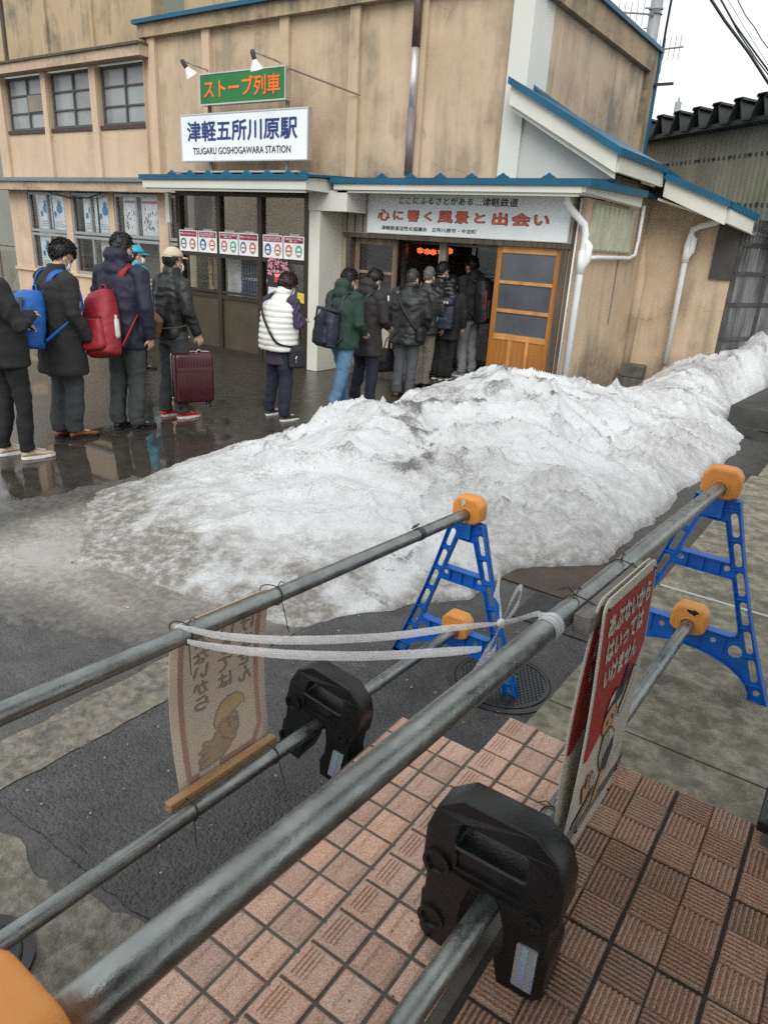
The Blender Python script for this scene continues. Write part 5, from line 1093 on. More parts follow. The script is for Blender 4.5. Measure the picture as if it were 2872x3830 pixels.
# =================================================================== THE BARRIERS
m_tb = M('blue trestle plastic', (.009, .14, .55), .36, .15, 6, .12, 80, rvar=.12, col2=(.03, .19, .52), thr=(.56, .74))
m_or = M('orange clamp plastic', (.80, .33, .075), .5, .08, 9, .05, 60, col2=(.72, .25, .045), thr=(.5, .7))
m_pipe = M('galvanised tube', (.22, .235, .23), .33, .25, 40, .12, 140, metal=.9, col2=(.33, .35, .34), thr=(.42, .66), stretch=(1, .5, 1), rvar=.16)
m_tie = M('rusty tie wire', (.04, .026, .02), .6, .3, 40)
m_bat1 = M('fresh batten timber', (.37, .22, .11), .65, .25, 5, .2, 60, stretch=(7, .7, 7))
m_bat2 = M('grey batten timber', (.22, .205, .18), .75, .35, 5, .4, 60, col2=(.11, .10, .09), stretch=(7, .7, 7))
m_hdpe = M('black polyethylene', (.0075, .008, .009), .36, .3, 10, .18, 120, rvar=.12)
def outline_plate(outer, holes, th, bev=0., name='t', cyc=True):
    """flat plate with holes in the XZ plane, thickness along Y"""
    c = bpy.data.curves.new('t', 'CURVE'); c.dimensions = '2D'; c.fill_mode = 'BOTH'; c.extrude = th/2-bev; c.bevel_depth = bev; c.bevel_resolution = 2 if bev else 0; c.offset = -bev
    for pts in [outer]+holes:
        s = c.splines.new('POLY'); s.points.add(len(pts)-1); s.use_cyclic_u = True
        for q, (x, z) in zip(s.points, pts): q.co = (x, z, 0, 1)
    o = bpy.data.objects.new('t', c); COL.objects.link(o); dg = bpy.context.evaluated_depsgraph_get(); dg.update()
    me = bpy.data.meshes.new_from_object(o.evaluated_get(dg)); bpy.data.objects.remove(o); bpy.data.curves.remove(c)
    bm = bmesh.new(); bm.from_mesh(me); bpy.data.meshes.remove(me); bmesh.ops.transform(bm, matrix=Matrix.Rotation(math.pi/2, 4, 'X'), verts=bm.verts); return bm
def circ(cx, cz, r, n=18): return [(cx+r*math.cos(2*math.pi*i/n), cz+r*math.sin(2*math.pi*i/n)) for i in range(n)]
def slot(a, b, w, n=7):
    a, b = Vector(a), Vector(b); d = (b-a).normalized(); an = math.atan2(d.y, d.x)
    return [(b.x+w*math.cos(an-math.pi/2+math.pi*i/n), b.y+w*math.sin(an-math.pi/2+math.pi*i/n)) for i in range(n+1)]+[(a.x+w*math.cos(an+math.pi/2+math.pi*i/n), a.y+w*math.sin(an+math.pi/2+math.pi*i/n)) for i in range(n+1)]
def rounded(pts, r, n=5):
    out = []; m = len(pts)
    for i in range(m):
        p = Vector(pts[i]); a = (Vector(pts[i-1])-p).normalized(); b = (Vector(pts[(i+1) % m])-p).normalized(); rr = r[i] if isinstance(r, (list, tuple)) else r
        p0, p1 = p+a*rr, p+b*rr
        for k in range(n+1): t = k/n; q = p0*(1-t)**2+p*2*t*(1-t)+p1*t*t; out.append((q.x, q.y))
    return out
HW, AP = .34, .775
def trestle(label, loc, rot, scuff=False):
    root = thing('barrier_trestle', label, 'barrier trestle', loc, 'blue barrier trestles', rot, local=True)
    xo = lambda z: HW+(.078-HW)*z/AP; xi = lambda z: HW-.072+(.02-HW+.072)*z/AP
    xo2 = lambda z: xo(z)-.018*math.sin(math.pi*min(1, z/AP))   # legs bow in slightly
    arch = [(xi(0)*math.cos(a), .145*math.sin(a)) for a in [math.pi*k/16 for k in range(1, 16)]]
    zs = [AP*k/8 for k in range(9)]
    outer = [(xo2(z), z) for z in zs]+[(-xo2(z), z) for z in zs[::-1]]+[(-xi(0), 0)]+[(-x, z) for x, z in arch]+[(xi(0), 0)]
    mid = rounded([(-xi(.235), .235), (xi(.235), .235), (xi(.475), .475), (-xi(.475), .475)], [.05, .05, .006, .006])
    topn = [(-xi(.53), .53), (xi(.53), .53), (xi(.69), .69), (-xi(.69), .69)]
    holes = [mid, topn]
    for s in (1, -1):
        for k in range(6):
            za, zb = .085+k*.112, .15+k*.112; c = lambda z: s*(xo2(z)+xi(z))/2
            holes.append(slot((c(za), za), (c(zb), zb), .0125))
        holes.append(circ(s*(xo2(.03)+xi(.03))/2, .03, .012)); holes.append(circ(s*.185, .175, .026)); holes += [circ(s*.10, .195, .011), circ(s*.085, .503, .011)]
    bm = outline_plate(outer, holes, .005)
    def flange(pts, w, closed=True, t=.004):
        n = len(pts)
        for i in range(n if closed else n-1):
            a, b = Vector(pts[i]), Vector(pts[(i+1) % n]); d = b-a
            if d.length < .001: continue
            nn_ = Vector((-d.y, d.x)).normalized()*t
            extr(bm, [(a.x, -w, a.y), (b.x, -w, b.y), (b.x+nn_.x, -w, b.y+nn_.y), (a.x+nn_.x, -w, a.y+nn_.y)], (0, 2*w, 0))
    flange(outer, .021); flange(mid, .021); flange(topn, .021)
    for s in (1, -1):
        for k in range(7):
            z = .065+k*.112; extr(bm, [(s*xo2(z), -.017, z), (s*xi(z), -.017, z-.006), (s*xi(z), -.017, z-.002), (s*xo2(z), -.017, z+.004)], (0, .034, 0))
    for x in (-.14, -.05, .05, .14): box(bm, x-.002, x+.002, -.017, .017, .15 if abs(x) > .1 else .158, .233)
    for x in (-.06, 0, .06): box(bm, x-.002, x+.002, -.017, .017, .477, .528)
    box(bm, -.026, .026, -.03, .03, .70, .79)
    me = mesh_of(bm, 'frame'); o = put('frame', me, m_tb, root)
    for zc in (.835, .262):
        prof = rounded([(-.068, -.045), (-.068, .026), (-.042, .056), (.042, .056), (.068, .026), (.068, -.045), (.035, -.062), (-.035, -.062)], .013, 4)
        b = outline_plate(prof, [circ(0, -.02, .0255, 24)], .075, .011)
        bmesh.ops.transform(b, matrix=Matrix.Translation((0, 0, zc)), verts=b.verts); c = obj('pipe_clamp', b, m_or, root, False)
        r = bmesh.new(); n = 26
        for yy in (-.0385, .0385):
            A = [r.verts.new((.031*math.cos(2*math.pi*i/n), yy*1.06, zc-.02+.031*math.sin(2*math.pi*i/n))) for i in range(n)]; C = [r.verts.new((.0255*math.cos(2*math.pi*i/n), yy*1.06, zc-.02+.0255*math.sin(2*math.pi*i/n))) for i in range(n)]; D = [r.verts.new((.033*math.cos(2*math.pi*i/n), yy*.97, zc-.02+.033*math.sin(2*math.pi*i/n))) for i in range(n)]
            for i in range(n): r.faces.new((A[i], A[(i+1) % n], C[(i+1) % n], C[i])); r.faces.new((A[i], A[(i+1) % n], D[(i+1) % n], D[i]))
        obj('collar', r, m_or, c)
    return root
class Axis:
    """centre line of a tube: a point and a direction"""
    def __init__(s, p, d): s.p = Vector(p); s.d = Vector(d).normalized()
    def y(s, Y): return s.p+s.d*((Y-s.p.y)/s.d.y)
    def px(s, x, y):
        """point of the tube met by the view ray through a full-size pixel"""
        r = Vector(ray(x, y)).normalized(); w = s.p-Vector(CPOS); b_ = s.d.dot(r); k = (b_*r.dot(w)-s.d.dot(w))/(1-b_*b_); return s.p+s.d*k
A1, B1 = np.array([-1.306, 2.61, 0]), np.array([-.375, 2.8, ZU])
AU, AL = Axis((-1.306, 2.61, .815), (-.004, .9977, -.066)), Axis((-1.300, 2.61, .242), (-.004, .9977, -.066))
BU, BL = Axis((-.375, 2.8, ZU+.815), (.019, .998, -.059)), Axis((-.372, 2.8, ZU+.242), (.006, .998, -.059))
rotA, rotB = .004, -.012
trA = trestle('blue trestle with orange clamps standing on asphalt and manhole cover, left of the pair', A1, rotA)
sB = copy_tree(trA); sB['label'] = 'blue trestle with orange clamps standing on the concrete pavement at the right'; sB.location = B1; sB.rotation_euler = (0, 0, rotB)
n0 = BU.px(-18*1.7312, 2282*1.7312); sC = copy_tree(trA); sC['label'] = 'trestle whose orange clamp fills the bottom left corner close to the camera'; sC.location = (n0.x, n0.y, n0.z-.815); sC.rotation_euler = (0, 0, rotB)
trD = copy_tree(trA); q = AU.y(-.05); trD.location = (q.x, q.y, q.z-.815); trD['label'] = 'trestle at the near left end of the left barrier'
pcs = [c for c in sB.children if c.name.startswith('pipe_clamp')]
k_ = bmesh.new(); poly(k_, [(.012+.02*math.cos(a)*(1+.3*math.sin(3*a)), -.041, .30+.010*math.sin(a)*(1+.4*math.cos(5*a))) for a in [2*math.pi*i/16 for i in range(16)]]); obj('worn_mark', k_, m_gran, pcs[-1])
k_ = bmesh.new(); poly(k_, [(-.012+.010*math.cos(a)*(1+.4*math.sin(5*a)), -.041, .87+.015*math.sin(a)*(1+.4*math.cos(3*a))) for a in [2*math.pi*i/16 for i in range(16)]]); obj('paint_chip', k_, M('chip white', (.6, .57, .52), .6), [c for c in trA.children if c.name.startswith('pipe_clamp')][0])
# tubes
def pipe(label, ax, y0, y1):
    a, b = ax.y(y0), ax.y(y1); bm = bmesh.new(); n = 28
    for r in (.0243, .0215):
        tube(bm, [a+(b-a)*k/24 for k in range(25)], r, n, cap=False)
    bm.verts.ensure_lookup_table(); h = 25*n
    for e in (0, 24):
        for i in range(n): bm.faces.new([bm.verts[e*n+i], bm.verts[e*n+(i+1) % n], bm.verts[h+e*n+(i+1) % n], bm.verts[h+e*n+i]])
    return tag(obj('steel_tube', bm, m_pipe, None, True), label, 'steel tube', 'galvanised barrier tubes')
pipe('upper galvanised tube of the left barrier, tied with white tape', AU, -.1, 2.66)
pipe('lower galvanised tube of the left barrier, carrying the farther black weight', AL, -.1, 2.66)
pipe('upper galvanised tube of the right barrier, largest and nearest the camera', BU, n0.y+.03, 2.84)
pipe('lower galvanised tube of the right barrier, carrying the nearer black weight', BL, n0.y-.02, 2.84)
# black tape on the left upper tube
q = AU.px(905*1.7312, 1155*1.7312); bm = bmesh.new(); tube(bm, [q-AU.d*.016, q+AU.d*.016], .0262, 20); box(bm, -.012, .02, -.012, .012, 0, .003, Matrix.Translation(q+Vector((-.02, 0, .026))) @ Euler((.3, -.6, 0)).to_matrix().to_4x4())
tag(obj('black_tape', bm, m_gran), 'band of black tape round the left upper tube', 'tape')
# weights
def weight(label, p, rot, roll):
    root = thing('barrier_weight', label, 'barrier weight', p, 'black barrier weights', 0, local=True); root.rotation_euler = (0, roll, rot)
    half = [(.08, .205), (.135, .162), (.152, .105), (.152, .03), (.14, .01), (.14, -.055), (.148, -.07), (.146, -.175), (.128, -.192), (.05, -.192), (.036, -.13), (.05, -.085), (.045, -.035), (.028, .025)]
    outer = half+[(-x, z) for x, z in half[::-1]]
    b = outline_plate(outer, [rounded([(-.08, .10), (.08, .10), (.072, .155), (-.072, .155)], .012)], .115, .005)
    # the shoulders slope back to the handle in two facets
    for v in b.verts:
        z = v.co.z; v.co.y *= 1-.42*max(0, z-.075)/.14-.12*max(0, abs(v.co.x)-.09)/.05
    body = obj('body', b, m_hdpe, root)
    for x, z in ((-.115, .035), (-.115, -.125), (.105, .015)):
        r = bmesh.new(); n = 22; R0 = .032 if x < 0 else .02
        for ra, rb, ya, yb in ((R0, R0, -.045, -.060), (R0, R0-.009, -.060, -.060), (R0-.009, R0-.012, -.060, -.053)):
            A = [r.verts.new((x+ra*math.cos(2*math.pi*i/n), ya, z+ra*math.sin(2*math.pi*i/n))) for i in range(n)]; C = [r.verts.new((x+rb*math.cos(2*math.pi*i/n), yb, z+rb*math.sin(2*math.pi*i/n))) for i in range(n)]
            for i in range(n): r.faces.new((A[i], A[(i+1) % n], C[(i+1) % n], C[i]))
        poly(r, [(x+(R0-.012)*math.cos(2*math.pi*i/n), -.053, z+(R0-.012)*math.sin(2*math.pi*i/n)) for i in range(n)]); obj('boss', r, m_hdpe, body, False)
    r = bmesh.new(); box(r, -.075, .07, -.0585, -.05, .05, .055); box(r, -.075, -.069, -.0585, -.05, .0555, .09); obj('rib', r, m_hdpe, body)
    r = bmesh.new(); extr(r, rounded3([(.082, -.0585, -.165), (.126, -.0585, -.165), (.126, -.0585, -.05), (.082, -.0585, -.05)]), (0, .006, 0)); st = obj('reflector', r, m_refl, root)
    for xa, xb in ((.0945, .107), (.1215, .1255)): r = bmesh.new(); box(r, xa, xb, -.0597, -.0586, -.163, -.052); obj('prism_strip', r, m_holo, st)
    return root
def rounded3(p, r=.004): return [(x, p[0][1], z) for x, z in rounded([(a[0], a[2]) for a in p], r, 3)]
m_refl = M('reflector film', (.42, .43, .45), .3, .05, 20, metal=.3)
m_holo = bpy.data.materials.new('prismatic film'); m_holo.use_nodes = True; th_ = m_holo.node_tree; ph = th_.nodes['Principled BSDF']; tch = nn(th_, 'ShaderNodeTexCoord'); sh_ = nn(th_, 'ShaderNodeSeparateXYZ'); th_.links.new(tch.outputs['Object'], sh_.inputs[0])
mr_ = nn(th_, 'ShaderNodeMapRange'); mr_.inputs[1].default_value = -.165; mr_.inputs[2].default_value = -.05; th_.links.new(sh_.outputs[2], mr_.inputs[0]); cr_ = nn(th_, 'ShaderNodeValToRGB'); cr_.color_ramp.elements[0].color = (.42, .38, .75, 1); cr_.color_ramp.elements[1].color = (.4, .75, .68, 1); k__ = cr_.color_ramp.elements.new(.55); k__.color = (.42, .6, .85, 1)
vo_ = nn(th_, 'ShaderNodeTexVoronoi', Scale=260., feature='DISTANCE_TO_EDGE'); th_.links.new(tch.outputs['Object'], vo_.inputs['Vector']); gt = nn(th_, 'ShaderNodeMapRange'); gt.inputs[2].default_value = .12; gt.inputs[3].default_value = .6; th_.links.new(vo_.outputs[0], gt.inputs[0])
mh = nn(th_, 'ShaderNodeMix', data_type='RGBA', blend_type='MULTIPLY'); mh.inputs[0].default_value = 1; th_.links.new(mr_.outputs[0], cr_.inputs[0]); th_.links.new(cr_.outputs[0], mh.inputs[6]); th_.links.new(gt.outputs[0], mh.inputs[7]); th_.links.new(mh.outputs[2], ph.inputs['Base Color']); ph.inputs['Roughness'].default_value = .2; ph.inputs['Metallic'].default_value = .3
wB = BL.px(1815, 3372); weight('large black plastic weight hung on the lower tube in the foreground', wB+BL.d*.055+Vector((-.012, 0, 0)), rotB+R_(2), R_(0))
wA = AL.px(1183, 2712); weight('black plastic weight hung on the far lower tube above the asphalt', wA+AL.d*.055, rotA+R_(3), R_(10))

# sign boards
def board(name, label, cat, org, U, W_, H_, nrm, bow, m, th=.003, top=0.):
    """sheet hanging in the plane (U, up) with a bow along its normal"""
    U, nrm = Vector(U).normalized(), Vector(nrm).normalized(); org = Vector(org)
    def surf(u, v, off=0.): return org+U*(u*W_)+Vector((0, 0, v*H_))+nrm*(bow*math.sin(math.pi*v)+top*v+off)
    root = thing(name, label, cat, surf(.5, .5))
    bm = bmesh.new(); nu, nv = 8, 20; r = .05
    def edge(v):  # rounded corners
        dv = min(v, 1-v)*H_; rr = .03
        return 0 if dv >= rr else (rr-math.sqrt(max(0, rr*rr-(rr-dv)**2)))/W_
    vv = sorted(set([k/nv for k in range(nv+1)]+[.004, .012, .025, .975, .988, .996]))
    G1 = [[bm.verts.new(surf(edge(v)+(1-2*edge(v))*i/nu, v, o)) for i in range(nu+1)] for o in (0, -th) for v in vv]; n = len(vv)
    for s in (0, 1):
        for j in range(n-1):
            for i in range(nu): bm.faces.new([G1[s*n+j][i], G1[s*n+j][i+1], G1[s*n+j+1][i+1], G1[s*n+j+1][i]])
    for j in range(n-1):
        for i in (0, nu): bm.faces.new([G1[j][i], G1[j+1][i], G1[n+j+1][i], G1[n+j][i]])
    for j in (0, n-1):
        for i in range(nu): bm.faces.new([G1[j][i], G1[j][i+1], G1[n+j][i+1], G1[n+j][i]])
    obj('sheet', bm, m, root, True)
    return root, surf
def ontext(root, surf, body, u0, u1, v0, v1, m, bold, off, mirror=False, skew=0.):
    V, Fc = letter_mesh(body, bold); lo, hi = V.min(0), V.max(0); t = (V-lo)/np.maximum(hi-lo, 1e-6)
    P = [tuple(surf(u0+(u1-u0)*((1-a) if mirror else a)+skew*(b-.5), v0+(v1-v0)*b, off+c*.2)) for (a, b), c in zip(t[:, :2], V[:, 2])]
    me = bpy.data.meshes.new('lettering'); me.from_pydata(P, [], Fc); return put('lettering', me, m, root)
def onpoly(root, surf, name, pts, m, off):
    """filled outline on the sheet, split into thin strips so that it follows the bow"""
    bm = bmesh.new(); f = poly(bm, [(u, v, 0) for u, v in pts]); bmesh.ops.triangulate(bm, faces=[f]); bmesh.ops.subdivide_edges(bm, edges=list(bm.edges), cuts=5, use_grid_fill=True)
    for v in bm.verts: v.co = surf(v.co.x, v.co.y, off)
    return obj(name, bm, m, root)
def online(root, surf, name, pts, w, m, off, n=4):
    bm = bmesh.new(); P = [Vector(p) for p in pts]; Q = []
    for a, b in zip(P, P[1:]): Q += [a+(b-a)*k/n for k in range(n)]
    Q.append(P[-1]); L_ = []
    for i, q in enumerate(Q):
        d = (Q[min(i+1, len(Q)-1)]-Q[max(i-1, 0)]).normalized(); s = Vector((-d.y*1.5, d.x))*w
        L_.append((bm.verts.new(surf(q.x+s.x, q.y+s.y, off)), bm.verts.new(surf(q.x-s.x, q.y-s.y, off))))
    for a, b in zip(L_, L_[1:]): bm.faces.new((a[0], b[0], b[1], a[1]))
    return obj(name, bm, m, root)
# far board, seen from behind: the print shows through the thin sheet, mirrored
m_back = M('back of thin sign sheet', (.62, .54, .44), .6, .06, 5, .06, 200); m_gh = M('lettering showing through', (.30, .265, .23), .6); m_ghr = M('red border showing through', (.44, .26, .215), .6); m_ghy = M('yellow showing through', (.52, .40, .22), .6); m_ghs = M('skin tone showing through', (.46, .33, .22), .6)
uA = AU.d; nAx = Vector((1, .004, 0))
pa = Vector(PX(679, 2992, AL.px(680, 2990).x-.062))
rb_, sf = board('warning_sign', 'faded sign sheet seen from behind with mirrored lettering, hung on the left barrier', 'sign', pa, uA, .375, .575, nAx, -.028, m_back)
W_ = lambda u, v: (u, v)
for pts in (((.10, .07), (.10, .97)), ((.90, .97), (.90, .16), (.80, .07), (.42, .07)), ((.10, .07), (.2, .07))): online(rb_, sf, 'border', pts, .016, m_ghr, .0012, 8)
col = lambda s, u, v1, w, h: [ontext(rb_, sf, ch, u-w/2*(.7 if ch == 'っ' else 1), u+w/2*(.7 if ch == 'っ' else 1), v1-h*(k+1)+.006, v1-h*k-.006, m_gh, .018, .0012, True) for k, ch in enumerate(s)]
col('あぶないから', .30, .985, .15, .094); col('はいっては', .55, .985, .15, .10); col('いけません', .77, .985, .15, .105)
# child with a yellow cap holding up a hand
Hc = [(.62, .33), (.66, .30), (.66, .22), (.60, .155), (.52, .15), (.47, .19), (.45, .28), (.5, .31)]
onpoly(rb_, sf, 'face', Hc, m_ghs, .0012)
cap = [(.42, .27), (.47, .29), (.57, .31), (.70, .345), (.74, .345), (.745, .37), (.72, .40), (.66, .425), (.58, .425), (.5, .405), (.44, .36), (.41, .31)]
onpoly(rb_, sf, 'cap', cap, m_ghy, .0016); online(rb_, sf, 'outline', cap+[cap[0]], .004, m_gh, .0019); online(rb_, sf, 'outline', Hc, .004, m_gh, .0019)
hand = [(.42, .26), (.39, .22), (.36, .215), (.30, .235), (.27, .225), (.33, .195), (.27, .195), (.22, .19), (.24, .175), (.31, .168), (.23, .155), (.205, .14), (.24, .135), (.31, .138), (.22, .11), (.205, .095), (.25, .092), (.36, .095), (.45, .10), (.54, .135), (.57, .16), (.48, .2), (.46, .24)]
onpoly(rb_, sf, 'hand', hand, m_ghs, .0022); online(rb_, sf, 'outline', hand+[hand[0]], .004, m_gh, .0026)
for u, v in ((.565, .255), (.635, .272)): onpoly(rb_, sf, 'eye', [(u+.02*math.cos(a), v+.016*math.sin(a)) for a in [2*math.pi*i/12 for i in range(12)]], m_gh, .0026)
online(rb_, sf, 'brow', ((.53, .285), (.57, .292), (.60, .287)), .004, m_gh, .0026); online(rb_, sf, 'mouth', ((.585, .195), (.61, .21), (.63, .215)), .006, m_gh, .0026)
# near pair of boards
m_bw = M('sign white', (.66, .62, .54), .5, .05, 3); m_br = M('sign red', (.42, .028, .022), .42, .06, 4); m_bl = M('sign lettering', (.70, .66, .58), .5); m_ol = M('sign outline', (.03, .03, .03), .5); m_skin2 = M('sign skin', (.62, .36, .18), .5); m_nav = M('sign navy', (.03, .045, .07), .5); m_hatch = M('sign grey', (.25, .24, .22), .5)
uB = BU.d; nBx = Vector((.9998, -.015, 0)); pb = BL.y(1.30); pb = Vector((BU.y(1.3).x*.5+pb.x*.5, 1.30, pb.z))+nBx*.058
for idx, (bow, off, lab) in enumerate(((.012, .004, 'red and white warning sign with a falling child, front sheet on the right barrier'), (-.014, -.008, 'second red and white sign sheet bowed away behind the front warning sign'))):
    r_, s_ = board('warning_sign', lab, 'sign', pb+Vector(nBx)*off+Vector((0, 0, -.09)), uB, .37, .71, nBx, bow, m_bw)
    zig = [(.03, .44), (.1, .52), (.1, .43), (.18, .54), (.22, .46), (.3, .62), (.7, .66), (.8, .60), (.97, .68)]
    onpoly(r_, s_, 'red_field', zig+[(.97, .965), (.03, .965)], m_br, .0012)
    for s, v0, v1, u0, u1 in (('あぶないから', .865, .94, .10, .90), ('はいっては', .775, .85, .12, .82), ('いけません', .68, .755, .14, .76)): ontext(r_, s_, s, u0, u1, v0, v1, m_bl, .045, .0022)
    if idx == 0:
        head = [(.42+.11*math.cos(a)*1.1, .505+.06*math.sin(a)) for a in [2*math.pi*i/24 for i in range(24)]]
        onpoly(r_, s_, 'face', head, m_skin2, .0026); online(r_, s_, 'outline', head+[head[0]], .003, m_ol, .003)
        kap = [(.30, .53), (.34, .585), (.44, .62), (.56, .60), (.62, .66), (.68, .665), (.70, .62), (.62, .56), (.55, .55), (.42, .555)]
        onpoly(r_, s_, 'cap', kap, m_nav, .0034); onpoly(r_, s_, 'cap_top', [(.32, .565), (.36, .60), (.45, .615), (.44, .585)], m_bl, .0038)
        bod = [(.36, .46), (.52, .45), (.62, .40), (.64, .33), (.56, .27), (.44, .29), (.36, .36)]
        onpoly(r_, s_, 'body', bod, m_bw, .003); online(r_, s_, 'outline', bod+[bod[0]], .003, m_ol, .0036)
        for k in range(4): online(r_, s_, 'stripe', ((.38+.035*k, .445-.002*k), (.43+.035*k, .30)), .002, m_ol, .0036)
        onpoly(r_, s_, 'shorts', [(.46, .33), (.60, .39), (.66, .33), (.60, .25), (.46, .27)], m_nav, .004)
        onpoly(r_, s_, 'leg', [(.5, .275), (.6, .26), (.56, .19), (.50, .13), (.44, .14), (.47, .2)], m_skin2, .0036)
        hnd = [(.16, .26), (.12, .31), (.15, .32), (.19, .29), (.18, .35), (.215, .345), (.225, .3), (.26, .345), (.285, .33), (.26, .28), (.3, .27), (.27, .235), (.2, .215)]
        onpoly(r_, s_, 'hand', hnd, m_skin2, .0036); online(r_, s_, 'outline', hnd+[hnd[0]], .003, m_ol, .004)
        arm = [(.62, .46), (.72, .50), (.80, .55), (.84, .62), (.78, .63), (.70, .55), (.6, .5)]; onpoly(r_, s_, 'arm', arm, m_bw, .0036); online(r_, s_, 'outline', arm+[arm[0]], .003, m_ol, .004)
        for c in ((.38, .50), (.47, .505)): onpoly(r_, s_, 'eye', [(c[0]+.014*math.cos(a), c[1]+.012*math.sin(a)) for a in [2*math.pi*i/10 for i in range(10)]], m_ol, .004)
        onpoly(r_, s_, 'mouth', [(.41, .465), (.46, .47), (.45, .455)], m_br, .004)
        for k in range(4):
            pl = [(.08, .17-.035*k), (.42, .235-.035*k), (.42, .205-.035*k), (.08, .135-.035*k)]; onpoly(r_, s_, 'plank', pl, m_hatch if k % 2 == 0 else m_bw, .003); online(r_, s_, 'outline', pl+[pl[0]], .002, m_ol, .0034)
        for k in range(6): c = (.47+.045*(k % 2), .215-.035*(k//2)); online(r_, s_, 'stone', [(c[0]+.03*math.cos(a), c[1]+.02*math.sin(a)) for a in [2*math.pi*i/12 for i in range(13)]], .002, m_ol, .0032, 1)
        online(r_, s_, 'burst_line', ((.28, .2), (.30, .26), (.34, .23), (.36, .30), (.4, .24)), .002, m_ol, .0036); online(r_, s_, 'burst_line', ((.62, .2), (.66, .26), (.68, .21), (.74, .27)), .002, m_ol, .0036)
        online(r_, s_, 'seal', [(.82+.03*math.cos(a), .27+.02*math.sin(a)) for a in [2*math.pi*i/16 for i in range(17)]], .002, m_hatch, .0032, 1)
    for u, v in ((.06, .03), (.94, .03), (.06, .97), (.94, .97)):
        n_ = bmesh.new(); ball(n_, s_(u, v, .002), .004, u=8, v=6); obj('nail_head', n_, m_tie, r_)
# battens and wire ties
def batten(label, c, d, L_, m, w=.018, h=.02):
    bm = bmesh.new(); c = Vector(c); box(bm, -L_/2, L_/2, -w, w, -h, h, Matrix.Translation(c) @ Vector(d).to_track_quat('X', 'Z').to_matrix().to_4x4()); bevel(bm, .0025, 1); return tag(obj('wooden_batten', bm, m), label, 'batten', 'battens behind the signs')
def tie(label, c, d, side, w1, loose=(0, 0, 0)):
    """wire looped round tube and batten; side = +1/-1 batten side along the normal"""
    c = Vector(c); d = Vector(d); nrm_ = Vector((d.y, -d.x, 0))*side; bm = bmesh.new(); P = []
    for k in range(25):
        a = 2*math.pi*k/24; x = math.cos(a)*(.026 if math.cos(a) < 0 else w1); z = math.sin(a)*.0275; P.append(c+nrm_*x+Vector((0, 0, z))+d*.006*math.sin(a*1.0))
    tube(bm, P, .0018, 6); e = P[6]; tube(bm, [e, e+Vector(loose)*.5+Vector((0, 0, .012)), e+Vector(loose)], .0016, 5); tube(bm, [e, e+d*.015+Vector((0, 0, .014)), e+d*.03+Vector((0, 0, .004))], .0016, 5)
    return tag(obj('wire_tie', bm, m_tie), label, 'wire tie', 'rusty wire ties on the barrier tubes')
for ax, zz, lab, pA in ((AU, -.022, 'upper', ((705, 2395), (1035, 2235))), (AL, .02, 'lower', ((715, 3030), (1025, 2835)))):
    a, b = ax.px(*pA[0]), ax.px(*pA[1]); c_ = (a+b)/2-nAx*.043+Vector((0, 0, zz)); batten(f'fresh orange batten behind the {lab} tube of the left barrier', c_, ax.d, (b-a).length+.1, m_bat1, .014, .015)
    for q, e, lo in ((a, 'near', (.03, -.02, -.13)), (b, 'far', (.02, .03, -.16))): tie(f'rusty wire tie at the {e} end of the {lab} batten on the left barrier', q, ax.d, -1, .066, lo)
for ax, lab, ys in ((BU, 'upper', (1.33, 1.62)), (BL, 'lower', (1.36, 1.66))):
    c_ = ax.y(sum(ys)/2)+nBx*.043; batten(f'grey weathered batten beside the {lab} tube of the right barrier', c_, ax.d, .42, m_bat2)
    for y, e, lo in ((ys[0], 'near', (-.03, -.02, .012)), (ys[1], 'far', (.0, .02, -.02))): tie(f'rusty wire tie at the {e} end of the {lab} batten on the right barrier', ax.y(y), ax.d, 1, .066, lo)
# white plastic tape tied between the two barriers
m_tape = M('white plastic tape', (.85, .86, .88), .35, .10, 30, .4, 90, stretch=(1, 1, 3)); m_tape.node_tree.nodes['Principled BSDF'].inputs['Alpha'].default_value = .72
tA_, tB_ = AU.px(675, 2345), BU.px(2025, 2318); rA_, rB_ = (tA_-Vector(CPOS)).length-.02, (tB_-Vector(CPOS)).length-.01
d_ = lambda x, y, t: Vector(PD(x*1.7312, y*1.7312, rA_+(rB_-rA_)*t))
tp = thing('plastic_tape', 'white plastic tape tied from the left upper tube to the right upper tube', 'tape', d_(800, 1390, .5))
def ribbon(name, pts, w):
    bm = bmesh.new(); P = []
    n = 14
    for i in range(len(pts)-1):
        p0, p1, p2, p3 = pts[max(i-1, 0)], pts[i], pts[i+1], pts[min(i+2, len(pts)-1)]
        for k in range(n): t = k/n; P.append(.5*((2*p1)+(p2-p0)*t+(2*p0-5*p1+4*p2-p3)*t*t+(3*p1-p0-3*p2+p3)*t**3))
    P.append(pts[-1]); m = len(P); W_ = [w(i/(m-1)) if callable(w) else w for i in range(m)]
    rows = []
    for i, p in enumerate(P):
        u = .012*math.sin(i*.9)*.15; up_ = Vector((.1*math.sin(i*.2), .1*math.cos(i*.16), 1)); fold = W_[i]*.3
        rows.append([bm.verts.new(p+up_*(W_[i]*(j/4-.5))+Vector((.4, -.5, 0))*(fold*(.5-abs(j/4-.5))*(1 if j % 2 else .55)+random.uniform(-.0006, .0006))) for j in range(5)])
    for a, b in zip(rows, rows[1:]):
        for j in range(4): bm.faces.new((a[j], a[j+1], b[j+1], b[j]))
    return obj(name, bm, m_tape, tp, True)
k1 = (1083, 1347)
ribbon('strand', [d_(x, y, t) for x, y, t in ((372, 1352, .0), (392, 1356, .0), (480, 1374, .12), (600, 1383, .3), (720, 1382, .47), (850, 1374, .65), (970, 1358, .85), (1083, 1347, .98))], lambda t: .006+.018*math.sin(math.pi*min(1, t*1.02))**.6)
